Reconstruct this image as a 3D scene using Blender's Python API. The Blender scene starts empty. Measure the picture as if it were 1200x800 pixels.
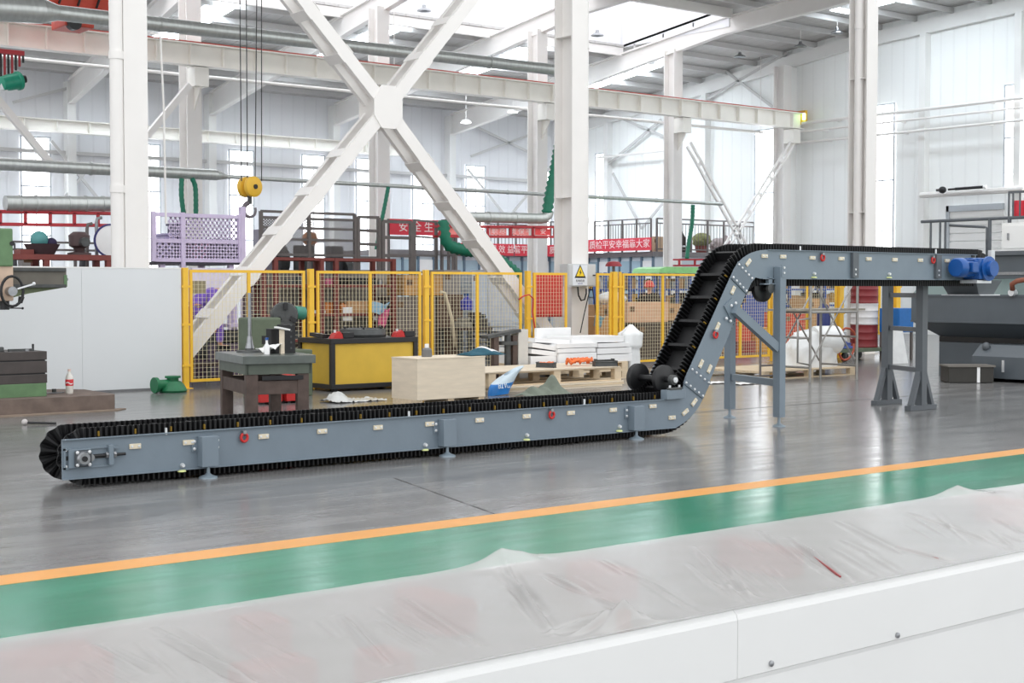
import bpy, bmesh, math, random
from mathutils import Vector, Matrix
random.seed(7)
SC = bpy.context.scene
COL = SC.collection
# ---------------------------------------------------------------- survey of the hall (camera 1.6 m above the floor)
F = 1667.0; CX, CY, HZ, EYE = 600.0, 400.0, 337.0, 1.6
PITCH = math.atan((CY - HZ) / F); YAW = math.radians(51.75)
FW = Vector((math.cos(YAW) * math.cos(PITCH), math.sin(YAW) * math.cos(PITCH), -math.sin(PITCH)))
RT = Vector((math.sin(YAW), -math.cos(YAW), 0)); UP = RT.cross(FW)
EYEV = Vector((0, 0, EYE))
def ray(u, v): return FW + RT * ((u - CX) / F) - UP * ((v - CY) / F)
def onZ(u, v, z=0.0):
    d = ray(u, v); return EYEV + d * ((z - EYE) / d.z)
def onY(u, v, Y):
    d = ray(u, v); return EYEV + d * (Y / d.y)
def onX(u, v, X):
    d = ray(u, v); return EYEV + d * (X / d.x)
def XatY(u, Y): return onY(u, 337, Y).x
def YatX(u, X): return onX(u, 337, X).y
def ZatY(u, v, Y): return onY(u, v, Y).z
# ---------------------------------------------------------------- materials
def lin(c):
    c = c / 255.0
    return c / 12.92 if c <= .04045 else ((c + .055) / 1.055) ** 2.4
def rgb(c): return (lin(c[0]), lin(c[1]), lin(c[2]), 1)
MATS = {}
def mat(name, c, rough=.55, metal=0.0, var=.08, scale=6.0, bump=0.0, bscale=60.0, spec=.5, stretch=None, coat=0):
    if name in MATS: return MATS[name]
    m = bpy.data.materials.new(name); m.use_nodes = True; MATS[name] = m
    nt = m.node_tree; b = nt.nodes['Principled BSDF']
    b.inputs['Roughness'].default_value = rough; b.inputs['Metallic'].default_value = metal
    b.inputs['Specular IOR Level'].default_value = spec
    if coat: b.inputs['Coat Weight'].default_value = coat; b.inputs['Coat Roughness'].default_value = .12
    tc = nt.nodes.new('ShaderNodeTexCoord'); src = tc.outputs['Object']
    if stretch:
        mp = nt.nodes.new('ShaderNodeMapping'); mp.inputs['Scale'].default_value = stretch
        nt.links.new(src, mp.inputs['Vector']); src = mp.outputs['Vector']
    n = nt.nodes.new('ShaderNodeTexNoise'); n.inputs['Scale'].default_value = scale; n.inputs['Detail'].default_value = 4
    nt.links.new(src, n.inputs['Vector'])
    r = nt.nodes.new('ShaderNodeValToRGB')
    a = rgb(c); lo = tuple(x * (1 - var) for x in a[:3]) + (1,); hi = tuple(min(1, x * (1 + var)) for x in a[:3]) + (1,)
    r.color_ramp.elements[0].position = .3; r.color_ramp.elements[1].position = .7
    r.color_ramp.elements[0].color = lo; r.color_ramp.elements[1].color = hi
    nt.links.new(n.outputs['Fac'], r.inputs['Fac']); nt.links.new(r.outputs['Color'], b.inputs['Base Color'])
    if bump:
        n2 = nt.nodes.new('ShaderNodeTexNoise'); n2.inputs['Scale'].default_value = bscale; n2.inputs['Detail'].default_value = 3
        nt.links.new(src, n2.inputs['Vector'])
        bp = nt.nodes.new('ShaderNodeBump'); bp.inputs['Strength'].default_value = bump; bp.inputs['Distance'].default_value = .02
        nt.links.new(n2.outputs['Fac'], bp.inputs['Height']); nt.links.new(bp.outputs['Normal'], b.inputs['Normal'])
    return m
def emit(name, c, strength):
    if name in MATS: return MATS[name]
    m = bpy.data.materials.new(name); m.use_nodes = True; MATS[name] = m
    nt = m.node_tree; b = nt.nodes['Principled BSDF']
    b.inputs['Base Color'].default_value = rgb(c); b.inputs['Emission Color'].default_value = rgb(c)
    b.inputs['Emission Strength'].default_value = strength; b.inputs['Roughness'].default_value = .3
    return m
def ribbed(name, c, axis, period, rough=.5, depth=.6, groove=.82, bumpd=.03):
    """painted sheet steel with pressed ribs across one axis"""
    if name in MATS: return MATS[name]
    m = bpy.data.materials.new(name); m.use_nodes = True; MATS[name] = m
    nt = m.node_tree; b = nt.nodes['Principled BSDF']; b.inputs['Roughness'].default_value = rough
    tc = nt.nodes.new('ShaderNodeTexCoord'); sx = nt.nodes.new('ShaderNodeSeparateXYZ'); nt.links.new(tc.outputs['Object'], sx.inputs[0])
    mu = nt.nodes.new('ShaderNodeMath'); mu.operation = 'DIVIDE'; mu.inputs[1].default_value = period; nt.links.new(sx.outputs[axis], mu.inputs[0])
    fr = nt.nodes.new('ShaderNodeMath'); fr.operation = 'FRACT'; nt.links.new(mu.outputs[0], fr.inputs[0])
    cr = nt.nodes.new('ShaderNodeValToRGB'); e = cr.color_ramp.elements
    e[0].position = 0; e[0].color = (0, 0, 0, 1); e[1].position = .12; e[1].color = (1, 1, 1, 1)
    k = e.new(.88); k.color = (1, 1, 1, 1); k = e.new(1.0); k.color = (0, 0, 0, 1)
    nt.links.new(fr.outputs[0], cr.inputs['Fac'])
    mx = nt.nodes.new('ShaderNodeMix'); mx.data_type = 'RGBA'; a = rgb(c)
    mx.inputs['A'].default_value = tuple(x * groove for x in a[:3]) + (1,); mx.inputs['B'].default_value = a
    nt.links.new(cr.outputs['Color'], mx.inputs['Factor']); nt.links.new(mx.outputs['Result'], b.inputs['Base Color'])
    bp = nt.nodes.new('ShaderNodeBump'); bp.inputs['Strength'].default_value = depth; bp.inputs['Distance'].default_value = bumpd
    nt.links.new(cr.outputs['Color'], bp.inputs['Height']); nt.links.new(bp.outputs['Normal'], b.inputs['Normal'])
    return m
# ---------------------------------------------------------------- mesh builder
class B:
    def __init__(s): s.bm = bmesh.new()
    def _bev(s, vs, bev):
        if bev:
            es = {e for v in vs for e in v.link_edges}
            bmesh.ops.bevel(s.bm, geom=list(es), offset=bev, segments=2, affect='EDGES', profile=.6)
    def bx(s, x0, x1, y0, y1, z0, z1, bev=0):
        if x1 < x0: x0, x1 = x1, x0
        if y1 < y0: y0, y1 = y1, y0
        if z1 < z0: z0, z1 = z1, z0
        v = bmesh.ops.create_cube(s.bm, size=1)['verts']
        for q in v: q.co = Vector(((x0 + x1) / 2 + q.co.x * (x1 - x0), (y0 + y1) / 2 + q.co.y * (y1 - y0), (z0 + z1) / 2 + q.co.z * (z1 - z0)))
        s._bev(v, bev); return s
    def rb(s, c, size, rz=0, rx=0, ry=0, bev=0):
        v = bmesh.ops.create_cube(s.bm, size=1)['verts']
        R = Matrix.Rotation(rz, 3, 'Z') @ Matrix.Rotation(ry, 3, 'Y') @ Matrix.Rotation(rx, 3, 'X')
        for q in v: q.co = Vector(c) + R @ Vector((q.co.x * size[0], q.co.y * size[1], q.co.z * size[2]))
        s._bev(v, bev); return s
    def bar(s, p, q, w, h, upv=(0, 0, 1), bev=0):
        """rectangular bar from p to q; w sideways, h along upv"""
        p, q = Vector(p), Vector(q); d = (q - p); L = d.length; d.normalize()
        u = Vector(upv); sd = d.cross(u)
        if sd.length < 1e-4: u = Vector((0, 1, 0)); sd = d.cross(u)
        sd.normalize(); u = sd.cross(d)
        v = bmesh.ops.create_cube(s.bm, size=1)['verts']; c = (p + q) / 2
        for k in v: k.co = c + d * (k.co.x * L) + sd * (k.co.y * w) + u * (k.co.z * h)
        s._bev(v, bev); return s
    def cyl(s, p, q, r, n=16, r2=None, caps=True):
        p, q = Vector(p), Vector(q); r2 = r if r2 is None else r2
        d = (q - p).normalized(); a = d.orthogonal().normalized(); b = d.cross(a)
        r0, r1 = [], []
        for i in range(n):
            t = 2 * math.pi * i / n; o = a * math.cos(t) + b * math.sin(t)
            r0.append(s.bm.verts.new(p + o * r)); r1.append(s.bm.verts.new(q + o * r2))
        for i in range(n):
            j = (i + 1) % n; s.bm.faces.new((r0[i], r0[j], r1[j], r1[i]))
        if caps: s.bm.faces.new(r0[::-1]); s.bm.faces.new(r1)
        return s
    def tube(s, pts, r, n=10, ribs=0, closed=False):
        """round tube along a path; r may be a function of t; ribs = ripple amplitude"""
        pts = [Vector(p) for p in pts]; N = len(pts); rings = []; a = None
        for i, p in enumerate(pts):
            d = (pts[min(i + 1, N - 1)] - pts[max(i - 1, 0)])
            if closed: d = pts[(i + 1) % N] - pts[i - 1]
            d.normalize()
            if a is None: a = d.orthogonal().normalized()
            a = (a - d * a.dot(d)).normalized(); b = d.cross(a)
            rr = r(i / max(1, N - 1)) if callable(r) else r
            if ribs: rr += ribs * (1 if i % 2 else -1)
            rings.append([s.bm.verts.new(p + (a * math.cos(2 * math.pi * k / n) + b * math.sin(2 * math.pi * k / n)) * rr) for k in range(n)])
        for i in range(N - 1 if not closed else N):
            A, Bq = rings[i], rings[(i + 1) % N]
            for k in range(n):
                j = (k + 1) % n; s.bm.faces.new((A[k], A[j], Bq[j], Bq[k]))
        if not closed: s.bm.faces.new(rings[0][::-1]); s.bm.faces.new(rings[-1])
        return s
    def prism(s, poly, fn, a, b):
        """extrude a 2D polygon; fn(u, v, w) -> world point, w from a to b"""
        A = [s.bm.verts.new(fn(u, v, a)) for u, v in poly]; C = [s.bm.verts.new(fn(u, v, b)) for u, v in poly]
        n = len(poly); s.bm.faces.new(A[::-1]); s.bm.faces.new(C)
        for i in range(n): s.bm.faces.new((A[i], A[(i + 1) % n], C[(i + 1) % n], C[i]))
        return s
    def pxz(s, poly, y0, y1): return s.prism(poly, lambda u, v, w: Vector((u, w, v)), y0, y1)
    def pyz(s, poly, x0, x1): return s.prism(poly, lambda u, v, w: Vector((w, u, v)), x0, x1)
    def pxy(s, poly, z0, z1): return s.prism(poly, lambda u, v, w: Vector((u, v, w)), z0, z1)
    def lathe(s, prof, o, axis=(0, 0, 1), n=20):
        o = Vector(o); d = Vector(axis).normalized(); a = d.orthogonal().normalized(); b = d.cross(a); rings = []
        for r, h in prof:
            if r < 1e-5: rings.append([s.bm.verts.new(o + d * h)])
            else: rings.append([s.bm.verts.new(o + d * h + (a * math.cos(2 * math.pi * k / n) + b * math.sin(2 * math.pi * k / n)) * r) for k in range(n)])
        for A, C in zip(rings, rings[1:]):
            for k in range(n):
                j = (k + 1) % n
                f = [A[k % len(A)], A[j % len(A)], C[j % len(C)], C[k % len(C)]]
                g = []
                for x in f:
                    if x not in g: g.append(x)
                if len(g) > 2: s.bm.faces.new(g)
        if len(rings[0]) > 1: s.bm.faces.new(rings[0][::-1])
        if len(rings[-1]) > 1: s.bm.faces.new(rings[-1])
        return s
    def ball(s, c, r, sc=(1, 1, 1), n=14, jit=0):
        v = bmesh.ops.create_uvsphere(s.bm, u_segments=n, v_segments=max(6, n // 2 + 1), radius=r)['verts']
        for q in v:
            k = 1 + (random.uniform(-jit, jit) if jit else 0)
            q.co = Vector(c) + Vector((q.co.x * sc[0] * k, q.co.y * sc[1] * k, q.co.z * sc[2] * k))
        return s
    def grid(s, nx, ny, fn):
        vs = [[s.bm.verts.new(fn(i / nx, j / ny)) for j in range(ny + 1)] for i in range(nx + 1)]
        for i in range(nx):
            for j in range(ny): s.bm.faces.new((vs[i][j], vs[i + 1][j], vs[i + 1][j + 1], vs[i][j + 1]))
        return s
    def obj(s, name, m, parent=None, smooth=None, mods=None):
        me = bpy.data.meshes.new(name); o = bpy.data.objects.new(name, me); COL.objects.link(o)
        off = Vector((0, 0, 0)); p = parent
        while p is not None: off += Vector(p.location); p = p.parent
        bmesh.ops.recalc_face_normals(s.bm, faces=s.bm.faces)
        if parent is not None:
            o.parent = parent
            for v in s.bm.verts: v.co -= off
        s.bm.to_mesh(me); s.bm.free()
        me.materials.append(m if not isinstance(m, str) else MATS[m])
        if smooth:
            me.polygons.foreach_set('use_smooth', [True] * len(me.polygons))
            if smooth != 'all': me.set_sharp_from_angle(angle=math.radians(38))
        return o
def tag(o, label, cat, group=None, kind=None):
    o['label'] = label; o['category'] = cat
    if group: o['group'] = group
    if kind: o['kind'] = kind
    return o
def thing(name, label, cat, loc=(0, 0, 0), group=None):
    o = bpy.data.objects.new(name, None); COL.objects.link(o); o.location = loc; o.empty_display_size = .2
    return tag(o, label, cat, group)
def copy_tree(o, parent=None):
    c = o.copy(); COL.objects.link(c)
    if parent is not None: c.parent = parent
    for k in list(o.children): copy_tree(k, c)
    return c
def dup(o, loc, label, rz=0, group=None):
    c = copy_tree(o); c.location = loc; c.rotation_euler = (0, 0, rz); c['label'] = label
    if group: c['group'] = group
    return c
def struct(o):
    o['kind'] = 'structure'; return o
def text(body, m, parent, loc, size, rot, name='lettering', depth=.004, sx=1.0, align='CENTER'):
    """flat lettering as a mesh; rot is a 3x3 matrix (columns: right, up, out)"""
    cu = bpy.data.curves.new(name, 'FONT'); cu.body = body; cu.size = size; cu.align_x = align; cu.align_y = 'CENTER'; cu.extrude = depth
    cu.offset = .004 * size
    t = bpy.data.objects.new(name, cu); COL.objects.link(t)
    dg = bpy.context.evaluated_depsgraph_get(); me = bpy.data.meshes.new_from_object(t.evaluated_get(dg))
    bpy.data.objects.remove(t); o = bpy.data.objects.new(name, me); COL.objects.link(o)
    off = Vector((0, 0, 0)); p = parent
    while p is not None: off += Vector(p.location); p = p.parent
    R = Matrix(rot)
    for v in me.vertices: v.co = Vector(loc) - off + R @ Vector((v.co.x * sx, v.co.y, v.co.z))
    me.materials.clear(); me.materials.append(m); o.parent = parent
    return o
FACE_FRONT = ((1, 0, 0), (0, 0, -1), (0, 1, 0))      # reads from -Y, right = +X
FACE_LEFT = ((0, 0, -1), (-1, 0, 0), (0, 1, 0))      # reads from -X, right = -Y
# ---------------------------------------------------------------- palette
white = mat('white paint', (240, 240, 238), .45, var=.02, scale=1.5)
white_steel = mat('white painted steel', (240, 237, 234), .4, var=.02, scale=2)
cream = mat('cream beam paint', (250, 247, 240), .45, var=.03, scale=2)
grey_paint = mat('machine grey paint', (120, 133, 144), .38, var=.04, scale=5, bump=.05, bscale=20)
grey_dark = mat('dark grey paint', (92, 97, 102), .45, var=.05, scale=6)
tank_grey = mat('tank grey paint', (88, 95, 101), .4, var=.05, scale=3)
tank_green = mat('grey green primer', (108, 124, 122), .5, var=.05, scale=3)
rubber = mat('black rubber', (19, 19, 21), .5, var=.15, scale=14, spec=.45)
black = mat('black steel', (28, 28, 30), .42, var=.15, scale=8)
zinc = mat('zinc plate', (222, 224, 226), .3, .35, var=.04, scale=20)
steel = mat('bare steel', (150, 152, 155), .3, .8, var=.12, scale=20)
galv = mat('galvanised duct', (196, 200, 198), .3, .5, var=.09, scale=5, stretch=(3, 1, 1), bump=.05, bscale=12)
red = mat('red paint', (196, 44, 42), .45, var=.05, scale=6)
red_frame = mat('red truss paint', (188, 52, 60), .5, var=.06, scale=6)
oxide = mat('red oxide primer', (126, 62, 56), .6, var=.12, scale=7)
yellow = mat('safety yellow paint', (246, 196, 62), .45, var=.04, scale=6)
wire_m = mat('mesh wire paint', (240, 230, 196), .5, var=.04, scale=9)
yellow_cab = mat('ochre panel paint', (216, 178, 62), .45, var=.06, scale=3, bump=.04, bscale=8)
green_m = mat('machine green paint', (92, 104, 84), .5, var=.12, scale=7)
green_lite = mat('light machine green', (98, 130, 92), .5, var=.15, scale=6)
brown_st = mat('brown rusty steel', (88, 74, 68), .6, .2, var=.2, scale=9, bump=.1, bscale=30)
iron = mat('cast iron', (82, 84, 84), .5, .4, var=.2, scale=8, bump=.12, bscale=25)
wood = mat('pale plywood', (226, 212, 190), .6, var=.07, scale=3, stretch=(1, 1, 6), bump=.05, bscale=30)
pallet_w = mat('pallet pine', (218, 198, 168), .65, var=.1, scale=5, stretch=(1, 5, 5))
card = mat('corrugated cardboard', (196, 152, 108), .75, var=.06, scale=4)
card_d = mat('brown cardboard', (150, 112, 78), .8, var=.08, scale=4)
styro = mat('white foam board', (240, 240, 240), .55, var=.02, scale=6)
film_w = mat('white plastic wrap', (236, 238, 238), .25, var=.04, scale=7, bump=.5, bscale=9)
blue = mat('blue motor paint', (26, 84, 156), .3, var=.06, scale=8)
blue_rack = mat('blue rack paint', (66, 98, 172), .45, var=.05, scale=5)
teal_hose = mat('teal flexible hose', (22, 118, 92), .45, var=.1, scale=9)
lav = mat('lavender tinted steel', (214, 200, 228), .5, var=.05, scale=4)  # purple lens flare tint put into the steel colour
purple = mat('purple work cloth', (136, 104, 206), .85, var=.12, scale=7, bump=.3, bscale=14)
rail_m = mat('grey brown rail paint', (104, 98, 96), .5, var=.08, scale=6)
orange = mat('orange rubber', (238, 120, 60), .5, var=.06, scale=8)
cloth_g = mat('grey green rag', (120, 128, 116), .9, var=.12, scale=12, bump=.4, bscale=20)
cloth_t = mat('dark teal cloth', (42, 88, 104), .85, var=.12, scale=12, bump=.3, bscale=20)
paper = mat('white paper', (240, 240, 238), .6, var=.02)
skin = mat('skin', (206, 150, 124), .55, var=.06, scale=20)
dark_cloth = mat('dark brown jacket cloth', (52, 44, 42), .9, var=.15, scale=10)
tag_m = mat('cream tag plate', (226, 214, 190), .5, var=.06, scale=20)
banner_red = mat('banner red cloth', (226, 66, 82), .7, var=.05, scale=3)
banner_txt = mat('banner white lettering', (252, 226, 226), .7, var=.01)
glass_b = mat('blue tinted partition glass', (166, 190, 204), .15, var=.04, scale=2, spec=.7)
blk_txt = mat('black print', (30, 30, 32), .6, var=.01)
# ================================================================ setting: floor, walls, roof, windows
YB, XR = 48.5, 41.3
def roof_z(Y): return 10.75 - .113 * (Y - 33) if Y > 33 else 10.75 + .05 * (33 - Y)
def floor_mat(name, c, c2, rough):
    m = bpy.data.materials.new(name); m.use_nodes = True; nt = m.node_tree; b = nt.nodes['Principled BSDF']
    tc = nt.nodes.new('ShaderNodeTexCoord'); mp = nt.nodes.new('ShaderNodeMapping'); mp.inputs['Scale'].default_value = (.5, 2.4, 1)
    nt.links.new(tc.outputs['Object'], mp.inputs['Vector'])
    n = nt.nodes.new('ShaderNodeTexNoise'); n.inputs['Scale'].default_value = 1.1; n.inputs['Detail'].default_value = 9; n.inputs['Roughness'].default_value = .62
    nt.links.new(mp.outputs['Vector'], n.inputs['Vector'])
    r = nt.nodes.new('ShaderNodeValToRGB'); r.color_ramp.elements[0].position = .34; r.color_ramp.elements[1].position = .68
    r.color_ramp.elements[0].color = rgb(c2); r.color_ramp.elements[1].color = rgb(c)
    nt.links.new(n.outputs['Fac'], r.inputs['Fac']); nt.links.new(r.outputs['Color'], b.inputs['Base Color'])
    n2 = nt.nodes.new('ShaderNodeTexNoise'); n2.inputs['Scale'].default_value = 3.0; n2.inputs['Detail'].default_value = 6
    nt.links.new(mp.outputs['Vector'], n2.inputs['Vector'])
    mr = nt.nodes.new('ShaderNodeMapRange'); mr.inputs['To Min'].default_value = rough - .07; mr.inputs['To Max'].default_value = rough + .09
    nt.links.new(n2.outputs['Fac'], mr.inputs['Value']); nt.links.new(mr.outputs['Result'], b.inputs['Roughness'])
    bp = nt.nodes.new('ShaderNodeBump'); bp.inputs['Strength'].default_value = .05; bp.inputs['Distance'].default_value = .02
    nt.links.new(n2.outputs['Fac'], bp.inputs['Height']); nt.links.new(bp.outputs['Normal'], b.inputs['Normal'])
    b.inputs['Specular IOR Level'].default_value = .42
    return m
grey_epoxy = floor_mat('grey epoxy floor', (134, 133, 132), (100, 99, 99), .2)
green_epoxy = floor_mat('green epoxy lane', (40, 138, 106), (22, 114, 84), .19)
line_paint = mat('yellow line paint', (220, 154, 72), .35, var=.05, scale=3)
struct(B().bx(-14, 60, -8, 60, -.3, 0).obj('floor', grey_epoxy))
struct(B().bx(-14, 60, 7.66, 7.92, -.01, .004).obj('trim_1', line_paint))
struct(B().bx(-14, 60, 3.4, 7.66, -.01, .003).obj('trim_2', green_epoxy))
j0, j1 = onZ(462, 560), onZ(583, 603)
struct(B().bar((j0.x, j0.y, .001), (j1.x, j1.y, .001), .012, .003).obj('trim_3', mat('floor joint sealant', (70, 70, 70), .6)))
struct(B().bar((6.5, 12.8, .001), (30, 12.9, .001), .012, .003).obj('trim_4', MATS['floor joint sealant']))
wall_b = ribbed('back wall sheet', (236, 237, 240), 0, .5, groove=.95, depth=.25)
wall_r = ribbed('side wall sheet', (251, 253, 252), 1, .5, groove=.95, depth=.25)
eave = 9.0
struct(B().bx(-14, XR + .2, YB, YB + .2, 0, eave).obj('wall_back', wall_b))
struct(B().pyz([(-8, 0), (YB, 0), (YB, eave), (33, 10.75), (20, 11.4), (-8, 10.6)], XR, XR + .2).obj('wall_right', wall_r))
# roof: deck with a long ridge light opening, purlins, rafters
roof_m = ribbed('roof deck sheet', (196, 194, 192), 0, .5, groove=.92)
MX0, MX1, MY0, MY1 = -4, 34.9, 32.7, 37.8
def slab(b, x0, x1, y0, y1, dz=0, t=.08):
    b.pyz([(y0, roof_z(y0) + dz), (y1, roof_z(y1) + dz), (y1, roof_z(y1) + dz + t), (y0, roof_z(y0) + dz + t)], x0, x1); return b
b = B()
slab(b, -14, XR + .2, MY1, YB + .2); slab(b, MX1, XR + .2, 33, MY1); slab(b, MX1, XR + .2, 22, 33); slab(b, -14, MX1, 22, MY0)
struct(b.obj('ceiling', roof_m))
sky_sheet = emit('daylit translucent roof sheet', (250, 252, 255), 1.35)
mon = ribbed('ridge light wall sheet', (238, 238, 242), 0, .6, groove=.95)
zt = 12.4
struct(B().bx(MX0, MX1, MY1, MY1 + .1, roof_z(MY1) + .08, zt).obj('wall_ridge_light_far', mon))
struct(B().bx(MX0, MX1, MY0 - .1, MY0, roof_z(MY0) + .08, zt).obj('wall_ridge_light_near', mon))
struct(B().bx(MX1, MX1 + .1, MY0, MY1, roof_z(MY1), zt).obj('wall_ridge_light_right', mon))
struct(B().bx(MX0, MX1 + .1, MY0 - .1, MY1 + .1, zt, zt + .06).obj('ceiling_ridge_light', sky_sheet))
strip_m = emit('daylit skylight strip', (235, 246, 255), 12.5)
k = 0
for x, y0, y1 in [(1.8, 38.4, 45), (7.8, 38.4, 45), (13.8, 38.4, 45), (19.8, 38.4, 45), (25.8, 38.4, 45), (31.8, 38.4, 45), (37.8, 38.4, 45), (38.4, 25, 31)]:
    k += 1; struct(slab(B(), x - .45, x + .45, y0, y1, -.02, .02).obj('window_skylight_%d' % k, strip_m if y0 > 30 else emit('daylit dimmed skylight strip', (235, 246, 255), 9)))  # strip by the side wall glows weaker so that wall does not overexpose
purl = mat('purlin paint', (206, 205, 204), .5, var=.02)
y = 24.2; k = 0
while y < YB - .4:
    if not (MY0 - .15 < y < MY1 + .15):
        k += 1; struct(B().bx(-6, XR, y - .035, y + .035, roof_z(y) - .2, roof_z(y) - .021).obj('trim_purlin_%d' % k, purl))
    else:
        k += 1; struct(B().bx(MX1, XR, y - .035, y + .035, roof_z(y) - .2, roof_z(y) - .021).obj('trim_purlin_%d' % k, purl))
    y += 1.45
for yy in (MY0 - .1, MY1 + .1):
    k += 1; struct(B().bx(MX0, MX1, yy - .06, yy + .06, roof_z(yy) - .3, roof_z(yy)).obj('trim_purlin_%d' % k, white_steel))
ROWX = [4.9, 10.9, 16.92, 22.9, 28.9, 34.95]; BACKX = [7.7, 13.2, 18.6, 23.9, 29.2, 34.8]
for i, (xa, xb) in enumerate(zip(ROWX, BACKX)):
    b = B()
    for za, zb in ((-.26, -.2), (-.78, -.72)):
        b.bar((xa, 22, roof_z(22) + (za + zb) / 2), (xa, 33, roof_z(33) + (za + zb) / 2), .22, .06)
        b.bar((xa, 33, roof_z(33) + (za + zb) / 2), (xb, YB - .35, roof_z(YB) + (za + zb) / 2 - (.3 if za < -.5 else 0)), .22, .06)
    b.prism([(22, roof_z(22) - .24), (33, roof_z(33) - .24), (33, roof_z(33) - .74), (22, roof_z(22) - .74)], lambda u, v, w: Vector((xa + w, u, v)), -.015, .015)
    b.prism([(33, roof_z(33) - .24), (YB - .3, roof_z(YB) - .24), (YB - .3, roof_z(YB) - 1.06), (33, roof_z(33) - .74)],
            lambda u, v, w: Vector((xa + (xb - xa) * (u - 33) / (YB - 33.35) + w, u, v)), -.015, .015)
    struct(b.obj('trim_rafter_%d' % (i + 1), white_steel))
    struct(B().bx(xb - .15, xb + .15, YB - .4, YB, 0, roof_z(YB) - .3).obj('trim_wall_post_%d' % (i + 1), white))
b = B()   # gable rafter along the side wall
for y0, y1 in ((22, 33), (33, YB)):
    b.pyz([(y0, roof_z(y0) - .24), (y1, roof_z(y1) - .24), (y1, roof_z(y1) - .7), (y0, roof_z(y0) - .7)], XR - .2, XR - .02)
struct(b.obj('trim_rafter_7', white))
for i, u in enumerate((712, 826, 926, 1081, 1192)):
    y = YatX(u, XR - .15); struct(B().bx(XR - .3, XR, y - .12, y + .12, 0, roof_z(y) - .7).obj('trim_wall_post_%d' % (i + 7), white))
# windows: daylit panes in thin steel frames
pane_m = emit('daylit window pane', (252, 253, 255), 2.8)
frame_m = mat('window frame grey', (186, 192, 198), .45, var=.03)
wn = 0
def window(axis, a0, a1, z0, z1, nt_=6, nv=1):
    global wn; wn += 1
    root = bpy.data.objects.new('window_%d' % wn, None); COL.objects.link(root); struct(root)
    fr = B(); p = B()
    if axis == 'Y':
        f = lambda a, b_, c, d, t0, t1, q: q.bx(a, b_, YB - t1, YB - t0, c, d)
        root.location = ((a0 + a1) / 2, YB, z0)
    else:
        f = lambda a, b_, c, d, t0, t1, q: q.bx(XR - t1, XR - t0, a, b_, c, d)
        root.location = (XR, (a0 + a1) / 2, z0)
    f(a0, a1, z0, z1, .005, .03, p)
    for i in range(nt_ + 1):
        z = z0 + (z1 - z0) * i / nt_; w = .05 if i in (0, nt_) or i % 3 == 0 else .018
        f(a0 - .03, a1 + .03, z - w / 2, z + w / 2, .03, .07, fr)
    for i in range(nv + 2):
        a = a0 + (a1 - a0) * i / (nv + 1); w = .05 if i in (0, nv + 1) else .018; f(a - w / 2, a + w / 2, z0, z1, .03, .072, fr)
    struct(p.obj('pane', pane_m, root)); struct(fr.obj('window_frame', frame_m, root))
for u0, u1, vt in [(-45, -14, 143), (26, 60, 152), (166, 188, 162), (269, 297, 168), (354, 380, 175), (417, 443, 178), (483, 507, 183), (545.5, 567.5, 188), (622, 645, 192)]:
    window('Y', XatY(u0, YB), XatY(u1, YB), 1.7, min(ZatY((u0 + u1) / 2, vt, YB), 6.75), 9)
for u0, u1, vt, vb in [(699, 708.5, 180, 300), (781.5, 790, 165, 300), (885, 911, 152, 300), (1021, 1047, 123, 300), (1176, 1222, 98, 222)]:
    y1, y0 = YatX(u0, XR), YatX(u1, XR)
    zt_ = onX((u0 + u1) / 2, vt, XR).z; zb_ = max(1.2, onX((u0 + u1) / 2, vb, XR).z)
    window('X', y0, y1, zb_, zt_, 6)
# roller shutter door in the side wall
y1, y0 = YatX(1113, XR), YatX(1176, XR)
d = bpy.data.objects.new('door_1', None); COL.objects.link(d); struct(d); d.location = (XR, (y0 + y1) / 2, 0)
zd = onX(1140, 247, XR).z
b = B()
for i in range(16):
    z = .05 + i * zd / 16; b.bx(XR - .05, XR, y0, y1, z, z + zd / 16 - .03)
struct(b.obj('shutter', white, d)); struct(B().bx(XR - .12, XR, y1, y1 + .1, 0, zd + .2).bx(XR - .12, XR, y0, y1 + .1, zd, zd + .2).obj('door_frame', frame_m, d))
# horizontal rails on the walls
rail_lines = [('X', 700, 184, 790, 176, .05), ('X', 940, 151, 1200, 107, .06), ('X', 930, 172, 1200, 136, .045), ('X', 925, 160, 1200, 121, .035), ('X', 1079, 233, 1200, 217, .1)]
for i, (ax, u0, v0, u1, v1, r) in enumerate(rail_lines):
    p, q = onX(u0, v0, XR - .45), onX(u1, v1, XR - .45); zm = (p.z + q.z) / 2
    b = B().cyl((p.x, p.y, zm), (q.x, q.y, zm), r, 8)
    for t in (.15, .5, .85):
        yy = p.y + (q.y - p.y) * t; b.bx(XR - .46, XR, yy - .03, yy + .03, zm - .03, zm + .03)
    struct(b.obj('trim_wall_rail_%d' % (i + 1), white_steel))
struct(B().bx(5, XR - .3, YB - .2, YB - .06, 6.2, 6.32).obj('trim_wall_rail_9', purl))
for i, (p, q) in enumerate([((712, 193), (775, 140)), ((727, 138), (790, 165)), ((718, 203), (752, 268)), ((752, 268), (790, 222)), ((820, 60), (905, 125)), ((825, 118), (922, 62))]):
    struct(B().bar(onX(p[0], p[1], XR - .2), onX(q[0], q[1], XR - .2), .1, .06, upv=(1, 0, 0)).obj('trim_brace_%d' % (i + 1), purl))
for i, (p, q) in enumerate([((540, 140), (638, 187)), ((552, 183), (638, 152)), ((15, 120), (85, 102)), ((63, 248), (105, 195)), ((60, 165), (125, 245)), ((548, 198), (590, 250)), ((600, 250), (650, 190))]):
    struct(B().bar(onY(p[0], p[1], YB - .3), onY(q[0], q[1], YB - .3), .1, .06, upv=(0, 1, 0)).obj('trim_brace_%d' % (i + 11), purl))
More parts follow.
